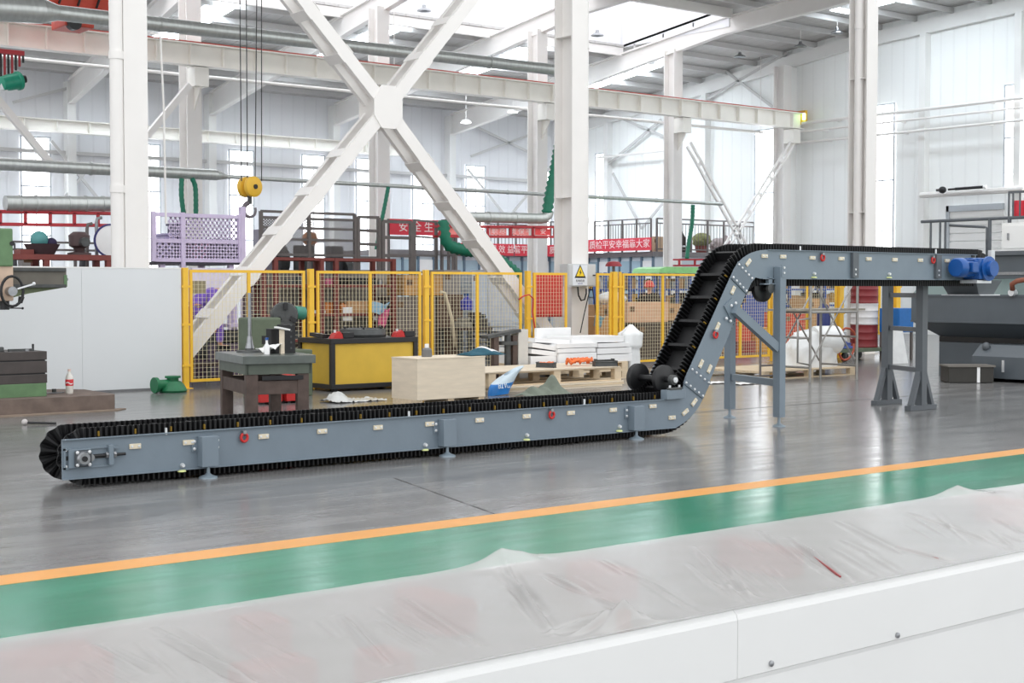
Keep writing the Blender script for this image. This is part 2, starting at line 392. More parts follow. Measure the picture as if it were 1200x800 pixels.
# ================================================================ hall steelwork, crane, ducts
CY0 = 21.55                                    # row of the near columns
def hcol(b, x, y, w, d, z0, z1, tf=.03, tw=.03):
    b.bx(x - w / 2, x + w / 2, y, y + tf, z0, z1); b.bx(x - w / 2, x + w / 2, y + d - tf, y + d, z0, z1)
    b.bx(x - tw / 2, x + tw / 2, y + tf, y + d - tf, z0, z1); return b
def near_column(u, name, label, pipe):
    p = onY(u, 337, CY0); x = p.x
    t = thing('steel_column', label, 'column', (x, CY0, 0), 'near row of white steel columns')
    b = B(); hcol(b, x, CY0, .40, .55, 0, 12); b.bx(x - .26, x + .26, CY0 - .06, CY0 + .61, 0, .03)
    for z in (3.4, 6.6):
        b.bx(x - .19, x + .19, CY0 + .03, CY0 + .52, z, z + .012)
    b.obj('column_section', white_steel, t)
    b = B().cyl((x + pipe[0], CY0 + pipe[1], .1), (x + pipe[0], CY0 + pipe[1], 12), .105, 18)
    dp_ = b.obj('downpipe', white_steel, t, smooth=True)
    for z in pipe[2]:
        B().cyl((x + pipe[0], CY0 + pipe[1], z), (x + pipe[0], CY0 + pipe[1], z + .12), .118, 18).obj('pipe_collar', white_steel, dp_, smooth=True)
    return t, x
colA, XA = near_column(161.5, '', 'white steel column behind the white partition, with a round downpipe on its left', (-.30, .06, (3.1, 5.2, 6.9)))
colB, XB = near_column(679, '', 'white steel column carrying the grey electrical box with the warning sign', (.29, .22, (2.9, 6.4)))
colC, XC = near_column(1020, '', 'white steel column rising behind the upper run of the conveyor, downpipe in its left recess', (-.12, .3, (2.6, 5.6, 7.8)))
# far row
FY = 35.0
for x, lab in [(16.92, 'far white column under the crane beam left of the yellow hook block'), (22.9, 'far white column hidden partly by the crossing of the big brace'),
               (28.9, 'far white column just left of the column with the electrical box'), (34.95, 'far white column beside the hanging teal hose near the end of the thin duct'),
               (40.6, 'far white column in the corner under the end of the crane beam')]:
    t = thing('steel_column', lab, 'column', (x, FY, 0), 'far row of white steel columns')
    b = B(); hcol(b, x, FY + .1, .42, .5, 0, roof_z(FY) - .75); b.obj('column_section', white_steel, t)
    b = B().bx(x - .2, x + .2, FY - .35, FY + .1, 6.9, 7.4).pyz([(FY + .1, 6.9), (FY + .1, 6.3), (FY - .3, 6.9)], x - .02, x + .02)
    b.obj('crane_bracket', cream, t)
# crane runway beam on the far row
def crane_beam(name, label, y, x0, x1, z0, z1, step, top_m=None):
    t = thing(name, label, 'crane beam', (x0, y, z0))
    b = B().bx(x0, x1, y - .2, y + .2, z1 - .03, z1).bx(x0, x1, y - .16, y + .16, z0, z0 + .03).bx(x0, x1, y - .01, y + .01, z0 + .03, z1 - .03)
    x = x0 + .3
    while x < x1: b.bx(x - .012, x + .012, y - .14, y + .14, z0 + .03, z1 - .03); x += step
    b.obj('girder', cream, t)
    if top_m: B().bx(x0, x1, y - .2, y - .05, z1, z1 + .035).obj('rail', top_m, t)
    return t
cb = crane_beam('crane_runway_beam', 'long cream crane runway beam with a red rail, high across the hall', 34.75, 3, 40.9, 7.42, 8.0, .95, mat('red rail', (196, 92, 80), .5))
e = B().bx(40.9, 41.0, 34.5, 35.0, 7.6, 8.1); e.obj('end_stop', yellow, cb)
lm = emit('lit signal lamp', (200, 255, 190), 3); B().bx(40.84, 40.9, 34.5, 34.6, 7.75, 7.98).obj('signal_lamp', lm, cb)
crane_beam('crane_runway_beam', 'lower pale crane beam running along the back wall windows', YB - 1.6, 3, 31.5, 6.78, 7.2, 1.1)
o = B().cyl((3, 35.9, 7.35), (40, 35.9, 7.35), .05, 8).obj('tie_rod', white_steel, smooth=True); tag(o, 'thin white tie tube just under the long cream crane beam', 'tie tube')
# brackets under crane beam (knee braces)
def lattice(name, label, pairs, y, w=.12, col=white_steel, n=7, group=None):
    t = thing(name, label, 'brace', onY(*pairs[0][0], y), group)
    for (p, q) in pairs:
        A, Z = onY(*p, y), onY(*q, y); d = (Z - A).normalized(); s = d.cross(Vector((0, 1, 0)))
        for sg in (-1, 1):
            B().bar(A + s * sg * w, Z + s * sg * w, .07, .07, upv=(0, 1, 0)).obj('chord', col, t)
        b = B(); L = (Z - A).length
        for i in range(1, n): c = A + (Z - A) * (i / n); b.bar(c - s * w, c + s * w, .02, .14, upv=d)
        for i in range(1, n):
            c = A + (Z - A) * (i / n); B().bar(c - s * w, c + s * w, .02, .14, upv=d).obj('batten', col, t)
        b.bm.free()
    return t
lattice('bay_brace', 'white laced cross brace at right, above the top bend of the conveyor', [((807, 169), (893, 325)), ((928, 169), (838, 310))], 34.52, .11)
for i, (p, q, lb) in enumerate([((222, 100), (172, 160), 'slanting white knee brace between the left column and the far column'), ((-4, 115), (62, 195), 'slanting white brace at the left edge above the silver ducts')]):
    o = B().bar(onY(p[0], p[1], 34.54), onY(q[0], q[1], 34.54), .16, .16, upv=(0, 1, 0)).obj('knee_brace', white_steel); tag(o, lb, 'brace')
# ---- big X brace between the left and middle columns: twin channels with batten plates
def big_brace():
    y0, y1 = CY0 + .02, CY0 + .48; ym = (y0 + y1) / 2
    t = thing('cross_brace', 'huge white X-shaped steel brace between the left and middle columns', 'brace', onY(447, 330, ym))
    c = onY(446, 128, ym)
    ends = [onY(340, -8, ym), onY(556, -12, ym), onY(184, 449, ym), onY(644, 400, ym)]
    k = 0
    for e_ in ends:
        d = (e_ - c); L = d.length; d.normalize(); s = d.cross(Vector((0, 1, 0))); st = c + d * .2
        for yy, sg in ((y0, 1), (y1, -1)):
            b = B(); a0 = Vector((st.x, yy, st.z)); a1 = Vector((e_.x, yy, e_.z))
            b.bar(a0, a1, .028, .23, upv=s)                        # channel web facing the viewer
            for q in (-1, 1): b.bar(a0 + s * .106 * q + Vector((0, .04 * sg, 0)), a1 + s * .106 * q + Vector((0, .04 * sg, 0)), .09, .02, upv=s)
            b.obj('channel', white_steel, t)
        n = int(L / .95)
        for i in range(1, n + 1):
            m = c + d * (.3 + i * .95)
            if (m - c).length > L: break
            for q in (-1, 1):
                B().bar(m + s * .125 * q + Vector((0, y0 - ym - .02, 0)), m + s * .125 * q + Vector((0, y1 - ym + .02, 0)), .2, .016, upv=s).obj('batten_plate', white_steel, t)
    g = [(-.42, .18), (-.2, .5), (.2, .5), (.42, .18), (.42, -.18), (.2, -.46), (-.2, -.46), (-.42, -.18)]
    B().pxz([(c.x + u * .72, c.z + v * .8) for u, v in g], y0 - .035, y0 - .012).obj('gusset_plate', white_steel, t)
    B().pxz([(c.x + u * .72, c.z + v * .8) for u, v in g], y1 + .012, y1 + .035).obj('gusset_plate', white_steel, t)
    return t
big_brace()
# ---- crane hook block on its ropes
hy = 27.0
hc = onY(292.5, 219, hy)
t = thing('crane_hook_block', 'yellow crane hook block hanging on steel ropes left of the big brace', 'hook block', tuple(hc))
rr = .215
for dx, nm in ((-.11, 'sheave_cover'), (.11, 'sheave_cover')):
    ax = Vector((.23, -.97, 0)); c0 = hc + ax * dx
    B().lathe([(.0, -.07), (rr * .8, -.07), (rr, -.045), (rr, .045), (rr * .8, .07), (.0, .07)], c0, ax, 28).obj(nm, yellow, t, smooth=True)
    B().cyl(c0 + ax * .07, c0 + ax * .095, .05, 14).obj('axle_nut', black, t, smooth=True)
B().cyl(hc + Vector((0, 0, -.18)), hc + Vector((0, 0, -.36)), .05, 12).obj('shank', iron, t, smooth=True)
pts = []
for i in range(19):
    a = math.radians(100 + i * 15.5); pts.append(hc + Vector((math.cos(a) * .15 * .8, -math.cos(a) * .15 * .6 * .4, -.48 + math.sin(a) * .15)))
B().tube(pts, lambda q: .05 * (1 - .65 * q) + .005, 10).obj('hook', mat('hook steel', (120, 112, 118), .45, .4), t, smooth=True)
B().bar(hc + Vector((.06, 0, -.36)), hc + Vector((.13, 0, -.5)), .03, .01).obj('safety_latch', zinc, t)
for i, (u0, ub) in enumerate(((281, 283), (288.5, 290), (301, 299), (306.5, 306.5))):
    a = onY(ub, 212, hy); z = onY(u0, -20, hy)
    B().cyl(a, z, .011, 6).obj('wire_rope', black, t)
# ---- ducts
def duct(label, pts, y, r, n=20, m=galv, bands=0, name='ventilation_duct', cat='duct'):
    """pts: pixel path in the plane y"""
    P = [onY(u, v, y) for u, v in pts]; t = thing(name, label, cat, tuple(P[0]))
    for i, (a, b_) in enumerate(zip(P, P[1:])):
        r0 = r[i] if isinstance(r, (list, tuple)) else r; r1 = r[i + 1] if isinstance(r, (list, tuple)) else r
        sec = B().cyl(a, b_, r0, n, r2=r1).obj('duct_section', m, t, smooth=True)
        if bands:
            L = (b_ - a).length; k = int(L / bands)
            for j in range(1, k + 1):
                c = a + (b_ - a) * (j / (k + 1)); d = (b_ - a).normalized()
                B().cyl(c - d * .02, c + d * .02, max(r0, r1) + .012, n).obj('joint_ring', m, sec, smooth=True)
    return t
d1 = duct('long silver spiral duct high up in front of the crane beam', [(-60, 6), (50, 13), (68, 15), (652, 82)], 30.0, [.27, .27, .165, .15], bands=2.4)
d2 = duct('silver duct at mid height narrowing into a thin pipe right of the left column', [(-60, 189), (254, 205), (266, 207), (846, 239)], 30.0, [.135, .125, .05, .05], bands=3.0)
duct('fat ribbed silver duct lying on the red truss at the left edge', [(6, 238), (60, 238.5), (140, 239)], 25.0, .135, bands=.35)
# ---- flexible hoses
def hose(label, pts, y, r, ribs=.012, step=.05, name='flexible_hose', m=teal_hose):
    P = [onY(u, v, y) for u, v in pts]; out = []
    for i in range(len(P) - 1):                                   # Catmull-Rom
        p0, p1, p2, p3 = P[max(0, i - 1)], P[i], P[i + 1], P[min(len(P) - 1, i + 2)]
        n = max(2, int((p2 - p1).length / step))
        for j in range(n):
            q = j / n; out.append(.5 * ((2 * p1) + (p2 - p0) * q + (2 * p0 - 5 * p1 + 4 * p2 - p3) * q * q + (3 * p1 - p0 - 3 * p2 + p3) * q ** 3))
    out.append(P[-1])
    o = B().tube(out, r, 14, ribs=ribs).obj(name, m, smooth='all'); return tag(o, label, 'hose')
hose('teal hose hanging from the duct, left one of the close pair above the lavender cage', [(213, 209), (212.5, 225), (213.5, 238), (216, 256)], 29.9, .055, .004, .05)
hose('teal hose hanging from the duct, right one of the close pair above the lavender cage', [(225, 209), (228.5, 217), (229.5, 232), (229.5, 256)], 29.9, .055, .004, .05)
hose('slanting teal hose hanging from the thin pipe near the dark railing', [(455, 219), (451, 240), (445, 270), (441, 292)], 29.9, .05, .004, .05)
hose('thin teal hose hanging from the pipe end beside the far right column', [(812, 240), (811, 262), (807, 285), (805, 303)], 30, .06, .006, .05)
hose('thick teal hose rising beside the middle column from the silver elbow', [(641, 250), (644, 230), (650, 200), (654, 178), (660, 150)], 24.0, .115, .018, .055)
hose('thick curved teal hose drooping behind the right leg of the big brace', [(520, 258), (521, 275), (527, 288), (545, 293), (565, 296), (590, 308), (606, 322)], 24.0, .12, .018, .055)
# ---- fume extraction arm: red truss, duct, slogan panels
def truss(label, u0, u1, vt, vb, y, n, panels=None, vt1=None, vb1=None):
    A, Z = onY(u0, vt, y), onY(u1, vt if vt1 is None else vt1, y); C, D = onY(u0, vb, y), onY(u1, vb if vb1 is None else vb1, y)
    t = thing('red_truss_arm', label, 'truss', tuple(C))
    for yy in (0, .25):
        o = Vector((0, yy, 0))
        B().bar(A + o, Z + o, .05, .05).obj('chord', red_frame, t); B().bar(C + o, D + o, .05, .05).obj('chord', red_frame, t)
    for i in range(n + 1):
        q = i / n
        B().bar(A.lerp(Z, q), C.lerp(D, q), .05, .05, upv=(1, 0, 0)).bar(A.lerp(Z, q), A.lerp(Z, q) + Vector((0, .25, 0)), .04, .04).obj('post', red_frame, t)
    if panels:
        pm = mat('pale red slogan panel', (250, 150, 146), .6, var=.05)
        for i, s in enumerate(panels):
            q0, q1 = i / n, (i + 1) / n; a = A.lerp(Z, q0 + .02); c = C.lerp(D, q1 - .02)
            pn = B().bx(a.x + .03, c.x - .03, y + .03, y + .045, c.z + .03, a.z - .03).obj('slogan_panel', pm if i < n - 1 else mat('red slogan panel', (240, 84, 86), .6), t)
            if s: text(s, banner_txt, t, ((a.x + c.x) / 2, y + .026, (a.z + c.z) / 2), (a.z - c.z) * .62, FACE_FRONT, sx=1.35)
    return t
truss('red truss arm under the fat silver duct at the left edge', -30, 142, 247, 262, 25.0, 6, vt1=250, vb1=264)
duct('silver fume duct on the red slogan truss, behind the right leg of the brace', [(540, 254), (634, 256)], 24.0, .115, bands=1.0)
P = [onY(u, v, 24.0) for u, v in ((633, 256), (638, 255.5), (642, 252), (643.5, 247))]
o = B().tube(P, .112, 16).obj('duct_elbow', galv, smooth=True); tag(o, 'silver duct elbow joining the thick teal hose beside the middle column', 'duct elbow')
truss('red truss with slogan panels under the silver fume duct', 516, 650, 265, 276.5, 24.0, 5, ['', '', '职 尽', '责 保 平', '安'], vt1=266, vb1=277.5)
truss('small red truss near the far right column, above the green roofed rack', 796, 850, 304, 311, 31.0, 3)
# thin conduit drop at left
o = B().tube([onY(176, 39, 22.6), onY(186, 40, 22.6), onY(188, 44, 22.6), onY(192, 130, 22.6), onY(194.5, 262, 22.6)], .018, 8).obj('conduit_pipe', white_steel, smooth=True)
tag(o, 'thin white vertical conduit just right of the left column', 'pipe')
# red overhead crane girder, top left, with hanging cables and a teal hoist motor
t = thing('overhead_crane', 'red overhead crane girder in the top left corner behind the silver duct', 'crane', tuple(onY(60, 30, 33.2)))
a, c = onY(28, -6, 33.2), onY(118, 26, 33.2)
B().bx(a.x, c.x + .3, 32.7, 33.3, c.z, a.z + .6, .02).obj('girder', mat('crane red', (206, 70, 48), .5, var=.1, scale=3), t)
B().bx(c.x - 1.1, c.x - .4, 32.6, 33.5, c.z - .28, c.z, .03).obj('wheel_box', MATS['crane red'], t)
B().cyl((c.x - .9, 32.5, c.z - .22), (c.x - .9, 32.7, c.z - .22), .16, 18).obj('wheel', black, t, smooth=True)
for i in range(4):
    x = a.x + .6 + i * .45; B().cyl((x, 32.6, c.z + .2), (x + .25, 32.6, a.z + .5), .03, 8).obj('cable', black, t)
t = thing('cable_festoon', 'red cable trolley with hanging black and red cables at the left edge', 'cable trolley', tuple(onY(12, 62, 33.5)))
a, c = onY(-8, 58, 33.5), onY(27, 62, 33.5)
B().bx(a.x, c.x, 33.4, 33.6, a.z - .08, a.z + .02).obj('trolley_rail', red_frame, t)
for i in range(9):
    q = i / 8; p = a.lerp(c, q) + Vector((0, 0, -.05)); z = ZatY(-6 + 34 * q, 108 - 34 * q, 33.5)
    B().cyl(p, (p.x, p.y, z), .028, 8).obj('cable', red_frame if i % 2 else black, t, smooth=True)
hm = onY(14, 96, 33.3)
t = thing('hoist_motor', 'teal hoist motor under the red cables at the left edge', 'motor', tuple(hm))
B().lathe([(.02, -.3), (.16, -.27), (.19, -.1), (.19, .12), (.22, .14), (.22, .2), (.1, .22)], hm, (.9, .2, .25), 18).obj('motor_body', mat('teal motor paint', (30, 150, 120), .4), t, smooth=True)
B().cyl(hm + Vector((.15, 0, .06)), hm + Vector((.32, 0, .1)), .09, 14).obj('fan_cover', black, t, smooth=True)
B().rb(hm + Vector((-.2, 0, -.12)), (.16, .2, .2), bev=.02).obj('gear_case', zinc, t)
# ---- pendant high-bay lamps and the two lit panels
lamp_on = emit('lit lamp panel', (255, 255, 255), 6)
for u, v, lab in [(497, 12, 'dark bell lamp hanging in front of the bright ridge light, left of the middle column'), (825, 6, 'bell lamp hanging near the top edge right of the ridge light'),
                  (700, 41, 'bell lamp hanging just right of the middle column'), (867, 66, 'bell lamp hanging by the gable rafter'), (938, 54, 'small bell lamp hanging highest on the side wall'), (981, 38, 'bell lamp hanging left of the right column'),
                  (462, 94, 'bell lamp hanging low behind the right upper arm of the brace')]:
    p = onY(u, v, 36.0 if u < 850 else 31.0)
    if u in (867, 938, 981): p = onX(u, v, 38.8)
    t = thing('pendant_lamp', lab, 'lamp', tuple(p), 'bell lamps under the roof')
    B().lathe([(.0, .16), (.05, .16), (.07, .08), (.21, .0), (.22, -.03), (.2, -.03), (.05, .04), (0, .05)], p, (0, 0, 1), 18).obj('lamp_shade', steel, t, smooth=True)
    zr = roof_z(p.y) - .2 if not (MY0 < p.y < MY1 and p.x < MX1) else 12.38
    B().cyl(p + Vector((0, 0, .15)), (p.x, p.y, zr), .012, 6).obj('stem', white_steel, t)
for u, v, lab in [(546, 143.5, 'lit round lamp under the back roof, lower left of two'), (601, 131, 'lit round lamp under the back roof, upper right of two'), (1056 - 165, 157, 'lit tube lamp glowing under the end of the crane beam')]:
    p = onY(u, v, 43.0) if u < 700 else onX(u, v, 40.6)
    t = thing('panel_lamp', lab, 'lamp', tuple(p), 'lit lamps at the back')
    B().lathe([(0, 0), (.2, 0), (.2, .05), (.1, .1), (0, .1)], p, (0, 0, 1), 18).obj('housing', white_steel, t, smooth=True)
    B().cyl(p + Vector((0, 0, -.02)), p, .19, 18).obj('diffuser', lamp_on, t)
    B().cyl(p + Vector((0, 0, .1)), (p.x, p.y, roof_z(p.y) - .1), .012, 6).obj('stem', white_steel, t)
# ================================================================ the Z-shaped belt conveyor
YF = 11.0; W = .56; YR = YF + W
conv = thing('belt_conveyor', 'grey Z-shaped corrugated sidewall belt conveyor standing across the floor', 'conveyor', (4.14, YF, 0))
def pf(u, v): p = onY(u, v, YF); return (p.x, p.z)
def arc(p0, pc, p1, n=7):
    """quadratic curve"""
    o = []
    for i in range(n + 1):
        t = i / n; o.append(((1 - t) ** 2 * p0[0] + 2 * t * (1 - t) * pc[0] + t * t * p1[0], (1 - t) ** 2 * p0[1] + 2 * t * (1 - t) * pc[1] + t * t * p1[1]))
    return o
ZB, ZT = .082, .400
x0 = 4.14
B1 = pf(827, 457); B2 = pf(804.5, 439)           # lower splice line (right, left)
T1 = pf(877.5, 334.5); T2 = pf(859.8, 316)           # upper splice line (right, left)
low = [(x0, ZB)] + arc((pf(792, 498)[0], ZB), pf(818, 487), B1, 9) + [B2] + arc(pf(801.5, 447), pf(800, 464), (pf(788, 465)[0], ZT), 6) + [(x0, ZT)]
mid = [B1, T1, T2, B2]
XE = onY(1130, 300, YF).x + .25
ZU0, ZU1 = 1.70, 2.035
up_ = [T1, pf(885, 325), (pf(892, 322)[0], ZU0), (XE, ZU0), (XE, ZU1)] + arc((pf(899, 291)[0], ZU1), pf(872, 293), T2, 8)
for y in (YF, YR):
    B().pxz(low if y == YF else [(max(q[0], x0 + .13), q[1]) for q in low], y - .006, y + .006).obj('lower_side_plate', grey_paint, conv)
    B().pxz(mid, y - .006, y + .006).obj('inclined_side_plate', grey_paint, conv)
    B().pxz(up_, y - .006, y + .006).obj('upper_side_plate', grey_paint, conv)
# lips along the plate edges
for y, s in ((YF, -1), (YR, 1)):
    xl = x0 if y == YF else x0 + .13; b = B().bx(xl, pf(788, 465)[0], y, y + s * .03, ZT - .006, ZT + .002); b.obj('edge_lip', grey_paint, conv)
    B().bx(xl, pf(790, 498)[0], y, y + s * .03, ZB - .002, ZB + .006).obj('edge_lip', grey_paint, conv)
    B().bx(pf(899, 291)[0], XE, y, y + s * .03, ZU1 - .006, ZU1 + .002).obj('edge_lip', grey_paint, conv)
    B().bx(pf(892, 322)[0], XE, y, y + s * .03, ZU0 - .002, ZU0 + .006).obj('edge_lip', grey_paint, conv)
# cross members between the two plates
for x, z in [(5.2, .2), (6.6, .2), (8.0, .2), (9.4, .2), (10.6, .25), (13.4, 1.9), (14.6, 1.9), (15.7, 1.9)]:
    B().cyl((x, YF, z), (x, YR, z), .035, 12).obj('cross_tube', black, conv, smooth=True)
# ---- belt path (x, z, outward normal), a closed loop
def path():
    P = []
    inc = (Vector((T2[0], 0, T2[1])) - Vector((B2[0], 0, B2[1]))).normalized(); nrm = Vector((-inc.z, 0, inc.x))
    ca, cb_ = Vector((B2[0], 0, B2[1])) - nrm * .06, Vector((T2[0], 0, T2[1])) - nrm * .06
    zc = .34; zu = ZU1 - .06
    k1 = ca.x - (ca.z - zc) * inc.x / inc.z; k2 = cb_.x + (zu - cb_.z) * inc.x / inc.z
    xt = 4.36; rt = .095; ct = zc - rt                                            # tail pulley centre height
    xh = 16.62; rh = .11; ch = zu - rh
    def line(a, b, st=.0092):
        n = max(1, int((Vector(b) - Vector(a)).length / st))
        for i in range(n): P.append(Vector(a).lerp(Vector(b), i / n))
    def qarc(a, c, b, st=.0092):
        a, c, b = Vector(a), Vector(c), Vector(b); n = max(2, int(((c - a).length + (b - c).length) * .93 / st))
        for i in range(n): t = i / n; P.append(a * (1 - t) ** 2 + c * 2 * t * (1 - t) + b * t * t)
    def circ(c, r, a0, a1, st=.0092):
        n = int(abs(a1 - a0) * r / st)
        for i in range(n): a = a0 + (a1 - a0) * i / n; P.append(Vector((c[0] + r * math.cos(a), 0, c[1] + r * math.sin(a))))
    s1, s2 = Vector((k1 - .28, 0, zc)), Vector((k1, 0, zc)) + inc * .28
    u1, u2 = Vector((k2, 0, zu)) - inc * .3, Vector((k2 + .3, 0, zu))
    line((xt, 0, zc), s1); qarc(s1, (k1, 0, zc), s2); line(s2, u1); qarc(u1, (k2, 0, zu), u2); line(u2, (xh, 0, zu))
    circ((xh, ch), rh, math.pi / 2, -math.pi / 2)
    zr = ch - rh; zl = ct - rt
    # return run: under the upper flat, down the incline, under the lower flat
    off = .19
    r0 = Vector((k2, 0, zu)) ; rb = Vector((k1, 0, zc))
    pa = r0 - Vector((-inc.z, 0, inc.x)) * off; pb = rb - Vector((-inc.z, 0, inc.x)) * off
    xa = pa.x + (zr - pa.z) * inc.x / inc.z; xb = pb.x + (zl - pb.z) * inc.x / inc.z
    line((xh, 0, zr), (xa + .2, 0, zr)); qarc((xa + .2, 0, zr), (xa, 0, zr), Vector((xa, 0, zr)) - inc * .2)
    line(Vector((xa, 0, zr)) - inc * .2, Vector((xb, 0, zl)) + inc * .3); qarc(Vector((xb, 0, zl)) + inc * .3, (xb, 0, zl), (xb - .3, 0, zl))
    line((xb - .3, 0, zl), (xt, 0, zl)); circ((xt, ct), rt, -math.pi / 2, -1.5 * math.pi)
    return P, (xt, ct, rt), (xh, ch, rh)
PTH, TAIL, HEAD = path()
NP = len(PTH)
NRM = []
for i in range(NP):
    d = (PTH[(i + 1) % NP] - PTH[i - 1]).normalized(); NRM.append(Vector((-d.z, 0, d.x)))
ACC = [0]
for i in range(1, NP): ACC.append(ACC[-1] + (PTH[i] - PTH[i - 1]).length)
def strip(fn, name, m, smooth=None, thick=0):
    b = B(); rows = []
    for i in range(NP): rows.append([b.bm.verts.new(p) for p in fn(i)])
    for i in range(NP):
        A, C = rows[i], rows[(i + 1) % NP]
        for j in range(len(A) - 1): b.bm.faces.new((A[j], A[j + 1], C[j + 1], C[j]))
    o = b.obj(name, m, conv, smooth=smooth)
    if thick:
        s = o.modifiers.new('thickness', 'SOLIDIFY'); s.thickness = thick; s.offset = 0
    return o
Y0, Y1 = YF + .03, YR - .03
strip(lambda i: [PTH[i] + Vector((0, Y0, 0)), PTH[i] + Vector((0, Y1, 0)), PTH[i] + Vector((0, Y1, 0)) - NRM[i] * .008, PTH[i] + Vector((0, Y0, 0)) - NRM[i] * .008, PTH[i] + Vector((0, Y0, 0))], 'belt', rubber)
SH = .135
for yc in (YF + .075, YR - .095):
    def fn(i, yc=yc):
        w = math.sin(ACC[i] / .046 * 2 * math.pi); w = max(-1, min(1, w * 1.5)) * .018
        return [PTH[i] + Vector((0, yc + w, 0)) + NRM[i] * (SH * q) for q in (0, .5, 1)]
    strip(fn, 'corrugated_sidewall', rubber, thick=.009)
# cleats with yellow bolts between the sidewalls; every visible carry-side cleat
cl = 0; s = .1; bolt_y = mat('yellow brass bolt', (140, 110, 34), .5, .3)
i = 0
for i in range(NP):
    if ACC[i] >= s:
        s += .31; cl += 1
        p, n = PTH[i], NRM[i]; d = (PTH[(i + 1) % NP] - PTH[i - 1]).normalized()
        if i > NP * .56: continue
        b = B(); a = p + Vector((0, YF + .105, 0)); z = p + Vector((0, YR - .12, 0))
        b.bar(a + n * .05, z + n * .05, .1, .012, upv=d); b.bar(a + n * .1 + d * .012, z + n * .1 + d * .012, .012, .035, upv=d); clt = b.obj('cleat', rubber, conv)
        for yy in ((YF + .06,) if p.x < 12.0 else ()):
            B().bar(p + Vector((0, yy - .012, 0)) + n * .065, p + Vector((0, yy - .012, 0)) + n * .105, .02, .012, upv=d).obj('cleat_bolt', bolt_y, clt)
for (xc, zc, r) in (TAIL, HEAD):
    B().cyl((xc, YF + .02, zc), (xc, YR - .02, zc), r - .012, 28).obj('pulley', black, conv, smooth=True)
    B().cyl((xc, YF - .05, zc), (xc, YR + .05, zc), .03, 16).obj('pulley_shaft', steel, conv, smooth=True)
# ---- take-up unit at the tail
xt, zt_ = 4.235, TAIL[1]
B().bx(xt - .085, xt + .3, YF - .02, YF - .006, zt_ + .068, zt_ + .082).bx(xt - .085, xt + .3, YF - .02, YF - .006, zt_ - .082, zt_ - .068).bx(xt - .085, xt - .07, YF - .02, YF - .006, zt_ - .082, zt_ + .082).obj('take_up_frame', grey_paint, conv)
B().bx(xt - .08, xt + .3, YF - .0095, YF - .006, zt_ - .012, zt_ + .022).obj('take_up_slot', black, conv)
B().bx(xt - .05, xt + .13, YF - .04, YF - .012, zt_ - .075, zt_ + .075, .004).obj('bearing_slide', grey_paint, conv)
hb = B().bx(xt - .01, xt + .125, YF - .06, YF - .04, zt_ - .066, zt_ + .066, .02); hb = hb.obj('bearing_housing', grey_dark, conv)
B().lathe([(.05, 0), (.055, .01), (.045, .03), (.0, .03)], (xt + .057, YF - .06, zt_), (0, -1, 0), 24).obj('bearing_ring', steel, conv, smooth=True)
B().cyl((xt + .057, YF - .09, zt_), (xt + .057, YF - .1, zt_), .022, 18).obj('shaft_end', black, conv, smooth=True)
for dx, dz in ((.008, -.05), (.107, -.05), (.008, .05), (.107, .05)):
    B().lathe([(.014, 0), (.014, .008), (.008, .014), (0, .014)], (xt + dx, YF - .06, zt_ + dz), (0, -1, 0), 10).obj('bolt', zinc, hb, smooth=True)
for dz in (-.06, .07):
    B().lathe([(.013, 0), (.013, .008), (.007, .014), (0, .014)], (x0 + .03, YF - .006, zt_ + dz), (0, -1, 0), 10).obj('bolt', zinc, conv, smooth=True)
B().cyl((xt + .13, YF - .03, zt_ + .01), (xt + .42, YF - .03, zt_ + .01), .012, 12).obj('tension_screw', black, conv, smooth=True)
B().bx(xt + .275, xt + .315, YF - .05, YF - .006, zt_ - .07, zt_ + .09, .004).bx(xt + .315, xt + .36, YF - .04, YF - .006, zt_ + .06, zt_ + .075).obj('tension_bracket', grey_paint, conv)
for xx in (xt + .262, xt + .328): B().cyl((xx - .01, YF - .03, zt_ + .01), (xx + .01, YF - .03, zt_ + .01), .026, 6).obj('tension_nut', steel, conv)
# ---- tag plates on the side
def tags(lst, ang=0):
    for u, v in lst:
        x, z = pf(u, v); a = ang
        c = Vector((x, YF - .014, z)); R = Matrix.Rotation(-a, 3, 'Y')
        tp = B().rb(c, (.098, .016, .042), ry=-a, bev=.003).obj('tag_plate', tag_m, conv)
        for s_ in (-1, 1):
            q = c + R @ Vector((.03 * s_, -.008, 0)); B().lathe([(.011, 0), (.01, .006), (0, .008)], q, (0, -1, 0), 8).obj('tag_bolt', zinc, tp, smooth=True)
tags([(157.5, 522.5), (220, 518), (308, 511), (376.5, 505), (442, 500.5), (502.5, 496.5), (561, 492), (616, 487.5), (668, 483.5), (717.5, 480), (764, 475.7), (786.5, 489)])
tags([(802, 482.6)], math.radians(30)); tags([(812.5, 471)], math.radians(44))
tags([(820.6, 426), (830.5, 432), (840, 382.5), (858, 340)], math.radians(58)); tags([(876, 307.5)], math.radians(44))
tags([(895, 300), (916.6, 300.6), (951, 302), (985, 303), (1017, 303.4), (1047.6, 304.2), (1077.6, 304.8), (1109, 305.5)])
# ---- red lifting eyes
for u, v in [(284, 511.5), (644, 485), (836, 391.5), (961.5, 301.5), (1091, 304.5)]:
    x, z = pf(u, v); c = Vector((x, YF - .035, z - .005))
    pts = [c + Vector((.03 * math.sin(a), 0, .034 * math.cos(a))) for a in [math.radians(k * 18) for k in range(20)]]
    le = B().tube(pts, .0125, 8, closed=True).obj('lifting_eye', red, conv, smooth='all')
    B().bx(x - .016, x + .016, YF - .05, YF - .006, z + .024, z + .055, .004).obj('eye_clamp', steel, le)
